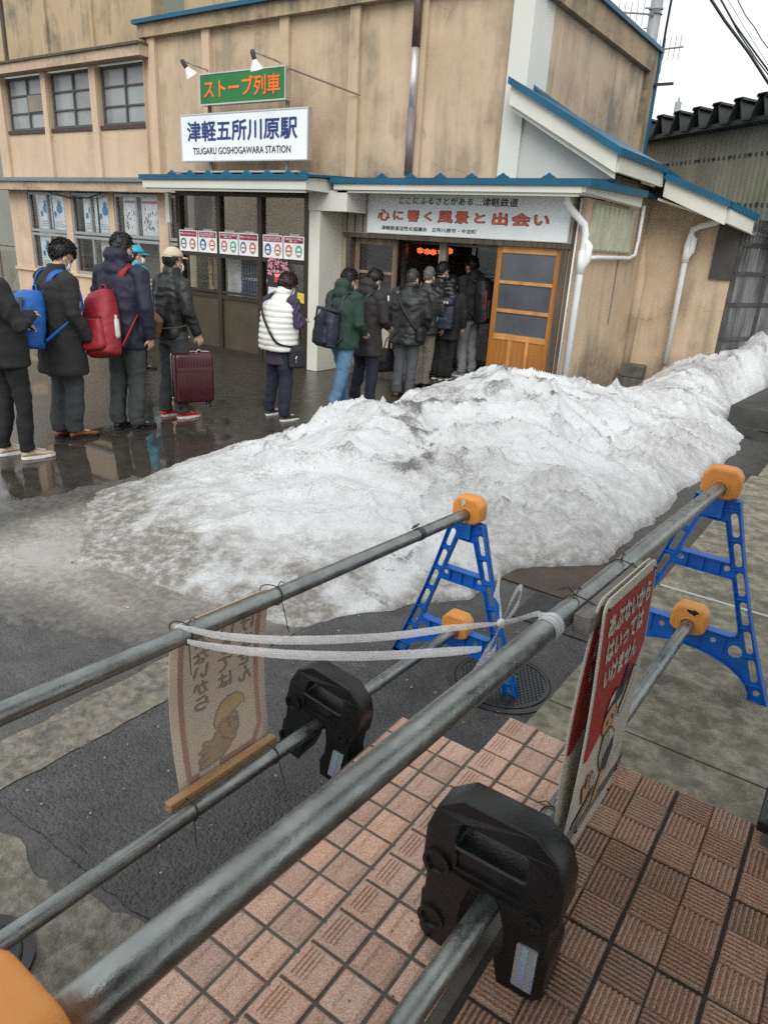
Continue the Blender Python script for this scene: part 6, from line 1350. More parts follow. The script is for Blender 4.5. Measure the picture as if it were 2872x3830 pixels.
ribbon('strand', [d_(x, y, t) for x, y, t in ((405, 1386, .02), (430, 1392, .05), (500, 1403, .15), (620, 1414, .32), (760, 1418, .5), (880, 1414, .68), (985, 1407, .85), (1040, 1402, .98))], lambda t: .005+.021*math.sin(math.pi*min(1, t*.9+.05))**.6)
ribbon('strand', [d_(1083, 1347, .98), d_(1120, 1338, .985), d_(1160, 1326, .985), tB_+Vector((-.02, 0, .022)), tB_+Vector((.006, .01, .024))], .012)
cW = tB_
bm = bmesh.new()
for k in range(5): q = cW+BU.d*(.008*(k-2)); tube(bm, [q-BU.d*.005, q+BU.d*.005], .0252+.0007*(k % 2), 22, cap=False)
obj('wrap', bm, m_tape, tp, True)
ribbon('bow_loop', [d_(x, y, .98) for x, y in ((1083, 1347), (1098, 1312), (1118, 1273), (1127, 1275), (1115, 1312), (1088, 1347))], lambda t: .014)
ribbon('tail', [d_(x, y, 1.0) for x, y in ((1083, 1347), (1065, 1385), (1045, 1420), (1020, 1458))], lambda t: .012+.02*t)
ribbon('tail', [d_(x, y, 1.0) for x, y in ((1083, 1347), (1072, 1375), (1070, 1400), (1050, 1425))], lambda t: .010+.014*t)
ribbon('tail', [d_(x, y, .7) for x, y in ((1083, 1347), (1080, 1315), (1078, 1285), (1072, 1262))], lambda t: .008+.05*t)
bm = bmesh.new(); ball(bm, d_(1083, 1347, .985), .0095); obj('knot', bm, m_tape, tp, True)
# =================================================================== THE QUEUE
m_skin = M('skin', (.50, .31, .22), .5, .08, 25, .05, 200); m_hairb = M('black hair', (.011, .010, .010), .42, .45, 30, .5, 70, stretch=(2, 2, .6)); m_hairg = M('grey hair', (.16, .16, .16), .5, .4, 35, .5, 80, col2=(.05, .05, .05), stretch=(2, 2, .6)); m_hairn = M('dark brown hair', (.030, .015, .011), .45, .4, 30, .5, 70, stretch=(2, 2, .5)); m_hairs = M('greying hair', (.055, .055, .056), .45, .6, 35, .5, 80, col2=(.014, .014, .014), stretch=(2, 2, .6))
m_mask = M('white mask', (.72, .73, .75), .7, .05, 30); m_mblk = M('black mask', (.012, .012, .012), .7); m_eye = M('eye', (.02, .015, .012), .2); m_wsole = M('white rubber sole', (.62, .61, .58), .6, .1, 20); m_bsole = M('black rubber sole', (.014, .014, .014), .6, .1, 20)
cl = lambda n, c, r=.85, **k: M(n, c, r, k.pop('var', .16), k.pop('scale', 9), k.pop('bump', .18), k.pop('bscale', 260), **k)
def lerp_tab(tab, z):
    return float(np.interp(z, [a for a, _ in tab], [b for _, b in tab]))
def hand(bm, w, d, pal, curl=.5, sc=1.):
    """palm, four bent fingers of differing length and a thumb leaving the side of the palm; pal points out of the palm"""
    d = Vector(d).normalized(); pal = Vector(pal); pal = (pal-d*pal.dot(d)).normalized(); lat = d.cross(pal)
    tube(bm, [w-d*.01, w+d*.025*sc, w+d*.06*sc, w+d*.088*sc], [(.024, .015), (.034, .016), (.041, .015), (.039, .012)], 10, flat=lat)
    for k, (off, L) in enumerate(((-.031, .060), (-.0105, .072), (.0105, .068), (.031, .052))):
        p = w+d*.08*sc+lat*off*sc; a = 0; P = [p]
        for j, f in enumerate((.42, .33, .25)):
            a += curl*(.55 if j == 0 else .8)*(1+.1*k); p = p+(d*math.cos(a)+pal*math.sin(a))*L*f*sc; P.append(p)
        tube(bm, P, [.0088*sc, .0082*sc, .0076*sc, .0066*sc], 8, round_=True)
    p = w+d*.022*sc-lat*.028*sc; P = [p, p+(d*.6-lat*.75+pal*.35).normalized()*.03*sc]; P.append(P[-1]+(d*.85-lat*.25+pal*.45).normalized()*.026*sc); P.append(P[-1]+(d*.9+pal*.4).normalized()*.02*sc)
    tube(bm, P, [.011*sc, .0105*sc, .009*sc, .0075*sc], 8, round_=True)
def shoe(root, at, yaw, m_up, m_sole, boot=0., lace=None):
    T = Matrix.Translation((at[0], at[1], 0)) @ Matrix.Rotation(yaw, 4, 'Z')
    prof = [(-.082, .022, .045), (-.07, .034, .075+boot), (-.03, .038, .088+boot), (.02, .040, .082+boot*.6), (.07, .046, .062), (.12, .048, .05), (.16, .042, .042), (.185, .022, .034)]
    bm = bmesh.new(); rs = []
    for y, hw, h in prof:
        r = []
        for k in range(12):
            a = 2*math.pi*k/12; c, s_ = math.cos(a), math.sin(a); r.append(bm.verts.new(T @ Vector((hw*c, y, .02+(h-.02)*(.5+.5*s_) if s_ > 0 else .02+(h-.02)*.5*(1+s_)))))
        rs.append(r)
    for a, b in zip(rs, rs[1:]):
        for i in range(12): bm.faces.new((a[i], a[(i+1) % 12], b[(i+1) % 12], b[i]))
    bm.faces.new(rs[0][::-1]); bm.faces.new(rs[-1]); sh = obj('shoe', bm, m_up, root, True)
    bm = bmesh.new(); out = [(-.088, 0), (-.08, .026), (-.05, .038), (0, .038), (.05, .044), (.1, .05), (.14, .047), (.18, .03), (.196, 0)]
    pts = [T @ Vector((x, y, 0)) for y, x in out]+[T @ Vector((-x, y, 0)) for y, x in out[::-1][1:-1]]
    extr(bm, pts, (0, 0, .026)); bevel(bm, .004, 1); obj('sole', bm, m_sole, sh)
    if lace is not None:
        bm = bmesh.new()
        for k in range(4): tube(bm, [T @ Vector((-.02, .045+.02*k, .078-.006*k)), T @ Vector((0, .047+.02*k, .084-.006*k)), T @ Vector((.02, .045+.02*k, .078-.006*k))], .004, 5)
        obj('laces', bm, lace, sh)
def hair(root, Mh, m, style, seed, capped=False):
    bm = bmesh.new(); u, v = 40, 28; vol = {'short': .97, 'thick': 1.04, 'bob': 1.10, 'cropped': .92}[style]
    bmesh.ops.create_uvsphere(bm, u_segments=u, v_segments=v, radius=1.0)
    rem = []
    for w in bm.verts:
        x, y, z = w.co
        front = y > .05+(.35*z if z > 0 else .0)
        lim = .40 if y > .5 else (.40-(.5-y)*1.15 if y > .02 else (-.15-(.02-y)*1.6 if y > -.35 else -.80))      # hairline: brow, temple, nape
        if style == 'bob': lim = .36 if y > .6 else (.36-(.6-y)*2.0 if y > .0 else -.97)
        if style == 'thick': lim -= .10
        if style == 'cropped': lim += .08
        if z < lim: rem.append(w)
    bmesh.ops.delete(bm, geom=rem, context='VERTS')
    bm.verts.ensure_lookup_table(); co = np.array([list(w.co) for w in bm.verts]); nz = fbm(co*np.array([6, 6, 3])+seed, 3, seed); sp = fbm(co*np.array([16, 16, 5])+seed, 2, seed+9)
    for w, a, b in zip(bm.verts, nz, sp):
        f = 1+.025*a+.02*b*(1 if style != 'cropped' else .4)
        z = w.co.z; drop = max(0, -z)
        r = Vector((w.co.x*.083*vol, w.co.y*.103*vol, z*.108*(vol if z > 0 else 1.)))*f+Vector((0, -.014, .03))
        if style == 'bob' and z < 0: r.x *= 1.05; r.y = r.y*1.08-.004; r.z *= 1.02
        w.co = Mh @ r
    # loose locks break the outline
    if capped: bmesh.ops.delete(bm, geom=[w for w in bm.verts if (Mh.inverted() @ w.co).z > .045], context='VERTS')
    rnd = random.Random(seed); bm.verts.ensure_lookup_table(); base = [w.co.copy() for w in bm.verts]; cc = Mh @ Vector((0, -.014, .03)); dn = (Mh.to_3x3() @ Vector((0, -.25, -1))).normalized(); crown = Mh @ Vector((0, -.04, .14))
    for _ in range(120 if capped else {'short': 800, 'thick': 950, 'bob': 1000, 'cropped': 600}[style]):
        p = rnd.choice(base)+Vector((rnd.uniform(-.006, .006), rnd.uniform(-.006, .006), rnd.uniform(-.006, .006))); n_ = (p-cc).normalized(); fl_ = (p-crown); fl_ = (fl_-n_*fl_.dot(n_)).normalized() if (fl_-n_*fl_.dot(n_)).length > 1e-4 else dn
        L_ = rnd.uniform(.014, .030)*(1.5 if style == 'bob' else .55 if style == 'cropped' else 1.1); side = n_.cross(fl_)*rnd.uniform(.002, .0042); up_ = rnd.uniform(.0, .35) if style != 'bob' else rnd.uniform(0, .12)
        t_ = p+(fl_+n_*up_+side*rnd.uniform(-28, 28)).normalized()*L_; q_ = p+n_*.005
        v_ = [bm.verts.new(p-side), bm.verts.new(p+side), bm.verts.new(q_+(t_-p)*.4), bm.verts.new(t_)]
        bm.faces.new((v_[0], v_[2], v_[3])); bm.faces.new((v_[2], v_[1], v_[3])); bm.faces.new((v_[0], v_[1], v_[2]))
    me = mesh_of(bm, 'hair', True); o = put('hair', me, m, root); sd = o.modifiers.new('s', 'SOLIDIFY'); sd.thickness = -.010; sd.offset = 1
    return o
def patch(Mh, c, r, az, el, n=12):
    """part of an ellipsoid shell in head space"""
    bm = bmesh.new(); g = [[bm.verts.new(Mh @ (Vector(c)+Vector((r[0]*math.sin(a)*math.cos(e), r[1]*math.cos(a)*math.cos(e), r[2]*math.sin(e))))) for a in np.linspace(*az, n)] for e in np.linspace(*el, n)]
    for i in range(n-1):
        for j in range(n-1): bm.faces.new((g[i][j], g[i][j+1], g[i+1][j+1], g[i+1][j]))
    return bm
def person(label, L, Rf, top, facing, jk, tr, sh, z0=0., group='people queuing at the station', H=None, lean=.02, hunch=.03, pitch=12, yaw=0, hair_=('short', 0), bulk=1., hem=.80, collar=.04, arms=None, hood=None, mask='w', glasses=False, sleeves=None, wr=.008, quilt=None, slim=0., cap=None, seed=1, foot_yaw=(5, -5), boot=0., lace=None, shirt=None, belly=0., flare=0.):
    k = 1.7312; l, r_ = G(L[0]*k, L[1]*k, z0), G(Rf[0]*k, Rf[1]*k, z0); c = (l+r_)/2
    if H is None: H = PY(top[0]*k, top[1]*k, c[1])[2]-z0+.01
    s = H/1.72; th = R_(facing); rot = Matrix.Rotation(-th, 3, 'Z')
    root = thing('person', label, 'person', (c[0], c[1], z0), group, -th, local=True); root.scale = (s, s, s)
    inv = rot.transposed(); fl = [inv @ Vector((p[0]-c[0], p[1]-c[1], 0))/s for p in (l, r_)]
    bulk = bulk*1.12
    spy = lambda z: lerp_tab([(.8, 0), (1.0, .0), (1.4, lean), (1.5, lean+hunch*.5), (1.62, lean+hunch)], z)
    hipL, hipR = Vector((-.088, 0, .90)), Vector((.088, 0, .90))
    def leg(h, f, bend=.035): a = Vector((f.x, f.y-.035, .085)); kn = (h+a)/2+Vector((0, bend, .02)); return h, kn, a
    LG = [leg(hipL, fl[0]), leg(hipR, fl[1])]
    sh_ = .183*min(1.1, (1+bulk)/2)
    A = arms or ((( -.25, .03, 1.13), (-.24, .12, .90)), ((.25, .03, 1.13), (.24, .12, .90)))
    S = [Vector((-sh_, spy(1.4), 1.395)), Vector((sh_, spy(1.4), 1.395))]
    AR = [(S[i], Vector(A[i][0]), Vector(A[i][1])) for i in (0, 1)]
    hc = Vector((0, spy(1.62)+.012, 1.60-hunch*.35)); Mh = Matrix.Translation(hc) @ Matrix.Rotation(R_(-yaw), 4, 'Z') @ Matrix.Rotation(R_(-pitch), 4, 'X')
    # body: one skin from feet to head
    bm = bmesh.new()
    loft(bm, [((0, spy(z), z), rx, ry) for z, rx, ry in ((.80, .13, .09), (.92, .15, .10), (1.05, .13, .095), (1.22, .145, .10), (1.34, .13, .075), (1.40, .06, .055))], 16)
    tube(bm, [(0, spy(1.38), 1.38), (0, spy(1.46)-.005, 1.46), tuple(hc+Vector((0, -.012, -.05)))], [.062, .055, .052], 14)
    for (h, kn, a), f in zip(LG, fl): tube(bm, [h, kn, a], [.075, .05, .036], 10, round_=True); tube(bm, [a, (f.x, f.y+.0, .05), (f.x, f.y+.09, .04)], [.035, .036, .028], 8, round_=True)
    for i, (a, e, w) in enumerate(AR):
        tube(bm, [a*.8+e*.2-Vector((a.x*.12, 0, .0)), e, w], [.036, .036, .027], 10); d = (w-e).normalized()
        pal = Vector((-1 if i else 1, .15, 0)) if abs(d.z) > .6 else Vector((0, 0, -1)); hand(bm, w, d, pal, .55)
    for cc, rr in (((0, -.012, .03), (.073, .091, .097)), ((0, .022, -.035), (.058, .07, .08)), ((0, .035, -.085), (.036, .046, .034)), ((0, .096, -.022), (.011, .017, .02)), ((0, .09, .0), (.008, .012, .025)), ((.0, .068, .028), (.05, .026, .014)), ((.074, -.006, -.018), (.011, .02, .032)), ((-.074, -.006, -.018), (.011, .02, .032)), ((0, .085, -.06), (.022, .014, .01))):
        T = Mh @ Matrix.Translation(cc) @ Matrix.Diagonal((*rr, 1)); bmesh.ops.create_uvsphere(bm, u_segments=16, v_segments=12, radius=1.0, matrix=T)
    put('body', fuse(bm, 'body', .0072, 3), m_skin, root)
    e_ = bmesh.new()
    for sx in (-1, 1): ball(e_, Mh @ Vector((sx*.03, .078, .006)), (.012, .012, .008), u=8, v=6)
    obj('eyes', e_, m_eye, root); e_ = bmesh.new()
    for sx in (-1, 1): tube(e_, [Mh @ Vector((sx*.014, .092, .028)), Mh @ Vector((sx*.045, .08, .03))], .004, 5)
    obj('eyebrows', e_, m_hairb, root)
    if cap is None or True: hair(root, Mh, hair_[1] or m_hairb, hair_[0], seed, bool(cap))
    # trousers
    bm = bmesh.new(); g = 1-slim
    loft(bm, [((0, spy(z)-.005, z), rx, ry) for z, rx, ry in ((.78, .15, .12), (.88, .165, .125), (.98, .16, .115), (1.03, .15, .105))], 18)
    for (h, kn, a) in LG: tube(bm, [h+Vector((0, 0, .02)), (h*.55+kn*.45), kn, (kn*.45+a*.55), a+Vector((0, 0, .06)), a+Vector((0, .012, -.008))], [.102, .096*(.5+.5*g), .081*g, .076*g, .071*g, .075*g], 14)
    put('trousers', fuse(bm, 'trousers', .0125, 2, .010, 12, seed), tr, root)
    for i in (0, 1): shoe(root, fl[i], R_(foot_yaw[i]), sh[0], sh[1], boot, lace)
    # upper garment
    bm = bmesh.new(); b = bulk; R0 = [(hem, .178+.03*flare, .138+.03*flare), (hem+.03, .180+.03*flare, .14+.03*flare), (.98, .170, .13+belly), (1.12, .172, .132+belly*.8), (1.26, .186, .132), (1.35, .186, .118), (1.405, .165, .10), (1.44, .115, .088), (1.465, .082, .078), (1.465+collar, .074, .076), (1.47+collar, .06, .062)]
    loft(bm, [((0, spy(z)-.008, z), rx*b if z < 1.4 else rx, ry*b if z < 1.4 else ry) for z, rx, ry in R0], 24, None, 2.3)
    ra = [(.074, .06, .05), (.07, .056, .046)][0]; ab = (b+1)/2
    def sleeve(bmx, wid=1.): 
        for (a, e, w) in AR: d = (w-e).normalized(); tube(bmx, [a-Vector((a.x*.30, 0, -.012)), a*.97+e*.03, a*.55+e*.45, e, (e+w)/2, w-d*.005], [.072*ab*wid, .080*ab*wid, .072*ab*wid, .060*ab*wid, .055*ab*wid, .047*ab*wid], 14, round_=False)
    if sleeves is None: sleeve(bm)
    if hood: 
        ball(bm, (0, spy(1.46)-.085, 1.445), (.125, .075, .075)); ball(bm, (0, spy(1.5)-.06, 1.50), (.105, .075, .055))
        if hood > 1: ball(bm, (0, spy(1.5)-.075, 1.54), (.11, .08, .07)); ball(bm, (0, spy(1.5)-.01, 1.51), (.10, .10, .045))
    if collar > .05: tube(bm, [(0, spy(1.46)-.008, 1.44), (0, spy(1.52)-.004, 1.47+collar)], [.088, .082], 16)
    g_ = put('jacket', fuse(bm, 'jacket', .0125, 3, wr*1.5, 12, seed+3, quilt), jk, root)
    if sleeves is not None: bm = bmesh.new(); sleeve(bm, .86); loft(bm, [((0, spy(z)-.006, z), rx, ry) for z, rx, ry in ((.67, .185, .135), (.75, .18, .13), (.95, .165, .12))], 20); put('tunic', fuse(bm, 'tunic', .0125, 4, .006, 12, seed+5), sleeves, root)
    if mask:
        mm = m_mask if mask == 'w' else m_mblk; b_ = patch(Mh, (0, .014, -.055), (.07, .096, .064), (-1.15, 1.15), (-1.0, .75)); o = obj('mask', b_, mm, root, True); o.modifiers.new('s', 'SOLIDIFY').thickness = .003
        for sx in (-1, 1):
            lp = bmesh.new()
            for z in (-.03, -.08): tube(lp, [Mh @ Vector((sx*.062, .052, z)), Mh @ Vector((sx*.074, .02, z*.7)), Mh @ Vector((sx*.082, -.014, -.012 if z > -.05 else -.04))], .0022, 5)
            obj('ear_loop', lp, mm, o)
    if glasses:
        gl_ = bmesh.new()
        for sx in (-1, 1): tube(gl_, [Mh @ Vector((sx*.033+.024*math.cos(a), .1, .003+.018*math.sin(a))) for a in np.linspace(0, 2*math.pi, 15)], .0022, 5); tube(gl_, [Mh @ Vector((sx*.057, .1, .008)), Mh @ Vector((sx*.076, .03, .012)), Mh @ Vector((sx*.08, -.02, .006))], .0022, 5)
        tube(gl_, [Mh @ Vector((-.01, .104, .006)), Mh @ Vector((.01, .104, .006))], .002, 5); obj('glasses', gl_, m_gran, root)
    if cap:
        bm = bmesh.new(); bmesh.ops.create_uvsphere(bm, u_segments=28, v_segments=20, radius=1.0); bmesh.ops.delete(bm, geom=[w for w in bm.verts if w.co.z < .12-.12*w.co.y*-1*.3], context='VERTS')
        for w in bm.verts: w.co = Mh @ Vector((w.co.x*.092, w.co.y*.110-.012, w.co.z*.108+.034))
        o = obj('cap', bm, cap[0], root, True); o.modifiers.new('s', 'SOLIDIFY').thickness = .006
        if cap[1]:
            br = bmesh.new(); P0 = []; P1 = []
            for a in np.linspace(-1.05, 1.05, 15): P0.append(br.verts.new(Mh @ Vector((.09*math.sin(a), .106*math.cos(a)-.014, .05)))); P1.append(br.verts.new(Mh @ Vector((.095*math.sin(a)*.95, .108*math.cos(a)-.014+.075*math.cos(a*1.3), .042-.012*abs(math.sin(a))))))
            for i in range(14): br.faces.new((P0[i], P0[i+1], P1[i+1], P1[i]))
            q = obj('brim', br, cap[0], o, True); q.modifiers.new('s', 'SOLIDIFY').thickness = .005
            st = bmesh.new(); tube(st, [Mh @ Vector((.09*math.sin(a), .108*math.cos(a)-.012, .044)) for a in np.linspace(2.2, 4.1, 13)], (.008, .003), 6) if False else tube(st, [Mh @ Vector((.092*math.sin(a), .110*math.cos(a)-.012, .046)) for a in np.linspace(2.2, 4.1, 13)], .006, 6); obj('strap', st, cap[0], o)
    root['_s'] = s
    return root, dict(bulk=bulk, s=s, spy=spy, AR=AR, Mh=Mh, th=th, c=c, z0=z0)
def worn(P, info, name, label, cat, group=None):
    o = thing(name, label, cat, P.location, group, -info['th'], local=True); o.scale = (info['s'],)*3; return o
def strap(o, info, m, side, zlow=1.0, w=.022, ybk=-.17, front=True, xt=.11, yb=.145):
    spy = info['spy']; x = side*xt
    pts = [(x*.8, ybk, 1.34), (x*.95, spy(1.42)-.09, 1.435), (x*1.05, spy(1.44), 1.475), (x*1.15, spy(1.4)+.10, 1.40), (x*1.3, spy(1.25)+yb, 1.25), (x*1.6, spy(1.1)+yb*.9, 1.1), (side*.19, .02, zlow), (x*1.2, ybk, zlow)]
    bm = bmesh.new(); tube(bm, smooth_pts(pts), (.006, w), 8, flat=(0, 1, 0) if False else None); return obj('strap', bm, m, o, True)
def smooth_pts(pts, n=5):
    P = [Vector(p) for p in pts]; out = []
    for i in range(len(P)-1):
        p0, p1, p2, p3 = P[max(i-1, 0)], P[i], P[i+1], P[min(i+2, len(P)-1)]
        for k in range(n): t = k/n; out.append(.5*((2*p1)+(p2-p0)*t+(2*p0-5*p1+4*p2-p3)*t*t+(3*p1-p0-3*p2+p3)*t**3))
    out.append(P[-1]); return out
def flat_strap(o, name, pts, w, th, m, nrm):
    """flat webbing through points; nrm = outward direction"""
    P = smooth_pts(pts); bm = bmesh.new(); rows = []
    for i, p in enumerate(P):
        d = (P[min(i+1, len(P)-1)]-P[max(i-1, 0)]).normalized(); n_ = (p-Vector(nrm)); n_ = (n_-d*n_.dot(d)).normalized(); s_ = d.cross(n_)
        rows.append([bm.verts.new(p+s_*w/2*a+n_*th*b) for a, b in ((-1, 0), (1, 0), (1, 1), (-1, 1))])
    for a, b in zip(rows, rows[1:]):
        for j in range(4): bm.faces.new((a[j], a[(j+1) % 4], b[(j+1) % 4], b[j]))
    bm.faces.new(rows[0][::-1]); bm.faces.new(rows[-1]); return obj(name, bm, m, o, True)
def backpack(P, info, label, m, m2, mst, c=(0, -.24, 1.12), size=(.30, .46, .19), tilt=(0, 0, 0), straps=(-1, 1), top='flat', pocket=True, w=.045):
    o = worn(P, info, 'backpack', label, 'backpack', 'backpacks worn in the queue'); T = Matrix.Translation(c) @ Euler([R_(a) for a in tilt]).to_matrix().to_4x4()
    W_, H_, D_ = size; bm = bmesh.new(); rs = []
    for k, (t, f, g) in enumerate(((-.5, .80, .72), (-.46, .93, .9), (-.2, 1., 1.), (.15, .97, .93), (.36, .86, .78), (.46, .70, .6), (.5, .5, .42))): rs.append(((0, (1-g)*D_*.35, t*H_), W_/2*f, D_/2*g))
    loft(bm, rs, 22, T, 3.2); body = put('bag_body', fuse(bm, 'bag_body', .011, 2, .006, 14, int(abs(c[2])*97)), m, o)
    if pocket:
        bm = bmesh.new(); loft(bm, [((0, -D_*.42, t*H_), W_*.36*f, .05*f) for t, f in ((-.42, .8), (-.38, 1), (-.1, 1), (.02, .85), (.05, .6))], 18, T, 3.5); put('pocket', fuse(bm, 'pocket', .009, 2, .003, 14, 3), m2, body)
        bm = bmesh.new(); tube(bm, [T @ Vector((x*W_*.33, -D_*.49-.03*(1-x*x), .045*H_)) for x in np.linspace(-1, 1, 9)], .004, 6); obj('zip', bm, m_gran, body)
    bm = bmesh.new(); tube(bm, [T @ Vector(p) for p in ((-.03, D_*.3, H_*.47), (-.028, D_*.3, H_*.57), (0, D_*.3, H_*.60), (.028, D_*.3, H_*.57), (.03, D_*.3, H_*.47))], .008, 8); obj('grab_handle', bm, mst, o)
    spy = info['spy']
    for sd in straps:
        x = sd*.105; tp_ = T @ Vector((sd*W_*.25, D_*.45, H_*.42)); lo = T @ Vector((sd*W_*.42, D_*.35, -H_*.36))
        bk = info['bulk']; pts = [tp_, (x*1.0, spy(1.42)-.09*bk, 1.415), (x*1.05, spy(1.45)-.03, 1.455), (x*1.12, spy(1.43)+.055, 1.425), (x*1.25, spy(1.3)+.108*bk, 1.31), (sd*.165, spy(1.15)+.10*bk, 1.16), (sd*.172, spy(1.05)-.02, 1.05), lo]
        flat_strap(o, 'strap', pts, w, .012, mst, (0, spy(1.3), 1.25))
    return o, T, body
def dx(x): return x
c_black = cl('black wool', (.011, .011, .012)); c_coat = cl('charcoal overcoat', (.017, .016, .016)); c_navy = cl('navy down jacket', (.010, .013, .03), .7); c_char = cl('charcoal trousers', (.040, .045, .047)); c_bk = cl('black trousers', (.007, .007, .008)); c_blkj = cl('black nylon jacket', (.011, .012, .013), .5); c_green = cl('dark green sweat top', (.014, .037, .026)); c_jean = cl('blue jeans', (.065, .14, .235), .85, col2=(.10, .20, .31), var=.25); c_navyj = cl('dark navy jeans', (.010, .013, .027)); c_white = M('white quilted vest', (.66, .66, .63), .55, .05, 10, .1, 200); c_gtr = cl('grey trousers', (.075, .08, .088)); c_khaki = cl('khaki trousers', (.20, .175, .14)); c_gjean = cl('pale grey jeans', (.20, .205, .215), col2=(.15, .155, .165)); c_cyan = cl('cyan rain jacket', (.015, .30, .44), .5); c_beige = cl('beige coat', (.24, .225, .18)); c_parka = cl('dark brown black parka', (.017, .014, .014), .75); c_puff = cl('black puffer', (.010, .010, .011), .4)
s_brown = M('brown leather shoe', (.21, .065, .025), .35, .2, 12); s_black = M('black shoe', (.012, .012, .012), .45, .2, 20); s_red = M('red mesh trainer', (.55, .012, .025), .55, .1, 30); s_beige = M('beige canvas shoe', (.40, .32, .22), .8, .1, 30); s_dark = M('dark knit trainer', (.022, .03, .038), .7, .15, 40); s_dbr = M('dark brown suede boot', (.035, .03, .026), .8, .2, 20); s_grey = M('grey trainer', (.22, .23, .245), .7, .15, 30)
c_striped = bpy.data.materials.new('purple striped cotton'); c_striped.use_nodes = True; t_ = c_striped.node_tree; p_ = t_.nodes['Principled BSDF']; tc_ = nn(t_, 'ShaderNodeTexCoord'); wv = nn(t_, 'ShaderNodeTexWave', Scale=17., Distortion=.6); wv.bands_direction = 'X'; t_.links.new(tc_.outputs['Object'], wv.inputs[0]); rp = nn(t_, 'ShaderNodeValToRGB'); rp.color_ramp.elements[0].color = (.012, .009, .02, 1); rp.color_ramp.elements[1].color = (.06, .042, .09, 1); rp.color_ramp.elements[0].position = .3; rp.color_ramp.elements[1].position = .5; t_.links.new(wv.outputs[0], rp.inputs[0]); t_.links.new(rp.outputs[0], p_.inputs['Base Color']); p_.inputs['Roughness'].default_value = .85
b_blue = cl('blue pack nylon', (.008, .10, .38), .6); b_gry = cl('grey pack nylon', (.10, .10, .105), .7); b_blk = cl('black pack nylon', (.009, .009, .012), .6); b_red = cl('red pack nylon', (.25, .010, .020), .6, col2=(.22, .008, .016)); b_nvy = cl('navy pack nylon', (.014, .017, .034), .6); b_brn = cl('tan canvas', (.17, .085, .035), .8)
metal = M('bright buckle', (.7, .7, .7), .25, .05, 20, metal=.9)

# 0 leftmost, half out of frame
P, I = person('person in black pea coat and slim black jeans with beige sneakers at the left edge', (20, 982), (70, 990), None, 6, c_black, c_bk, (s_beige, m_wsole), H=1.73, hem=.78, bulk=1.05, slim=.22, pitch=18, arms=(((-.25, .02, 1.13), (-.16, .20, 1.08)), ((.31, .0, 1.12), (.05, .20, 1.17))), hunch=-.02, lean=-.10, collar=.07, seed=11, lace=m_wsole)
# 1 long dark overcoat
P, I = person('person in long charcoal overcoat looking down, brown leather shoes, blue backpack on back', (138, 943), (172, 946), (150, 519), 2, c_coat, c_char, (s_brown, m_gran), hem=.60, bulk=1.0, flare=1.1, pitch=38, hunch=.07, lean=.0, collar=.05, hair_=('thick', m_hairb), arms=(((-.25, .02, 1.13), (-.17, .19, .98)), ((.25, -.01, 1.13), (.22, .13, .90))), seed=21, wr=.006)
o, T, bd = backpack(P, I, 'blue and grey nylon backpack on the man in the overcoat', b_blue, b_gry, b_blue, c=(-.03, -.275, 1.07), size=(.34, .48, .24), tilt=(-9, -4, 0))
bm = bmesh.new(); loft(bm, [((0, 0, z), .163*f, .104*f) for z, f in ((-.24, .82), (-.22, .95), (-.12, 1.0), (-.06, 1.0))], 20, T, 3.2); put('lower_panel', fuse(bm, 'lower_panel', .01, 2), b_blk, o)
for x in (-.1, .1): bm = bmesh.new(); box(bm, x-.022, x+.022, -.109, -.09, -.05, .17, T); bevel(bm, .006, 1); obj('grey_stripe', bm, b_gry, o)
# 2 navy hooded jacket and red pack
P, I = person('person in navy hooded down jacket and charcoal trousers with a red backpack', (262, 925), (304, 929), (272, 506), -14, c_navy, c_char, (s_black, m_bsole), hem=.76, bulk=1.0, pitch=8, hood=2, collar=.06, hair_=('short', m_hairs), arms=(((-.26, .0, 1.13), (-.24, .06, .88)), ((.28, -.03, 1.12), (.235, .06, .86))), seed=31, wr=.009, boot=.02)
o, T, bd = backpack(P, I, 'large red nylon backpack slung on the navy jacket', b_red, b_red, b_red, c=(.0, -.275, .99), size=(.32, .56, .22), tilt=(-12, -12, 0), straps=(1,), w=.06)
bm = bmesh.new(); tube(bm, [T @ Vector((.155, .01, -.12)), T @ Vector((.155, .01, .0))], .027, 12, round_=True); tube(bm, [T @ Vector((.155, .01, .0)), T @ Vector((.155, .01, .05))], .013, 10); obj('bottle', bm, M('clear bottle', (.42, .45, .42), .15), o, True)
# 2b cyan jacket glimpsed behind
person('person in cyan rain jacket and cap, mostly hidden behind the navy jacket', (296, 797), (312, 800), (296, 533), 12, c_cyan, c_bk, (s_black, m_bsole), pitch=5, yaw=15, cap=(c_cyan, True), glasses=True, hem=.8, arms=(((-.25, .03, 1.13), (-.18, .2, 1.0)), ((.26, .03, 1.13), (.2, .2, 1.0))), seed=41)
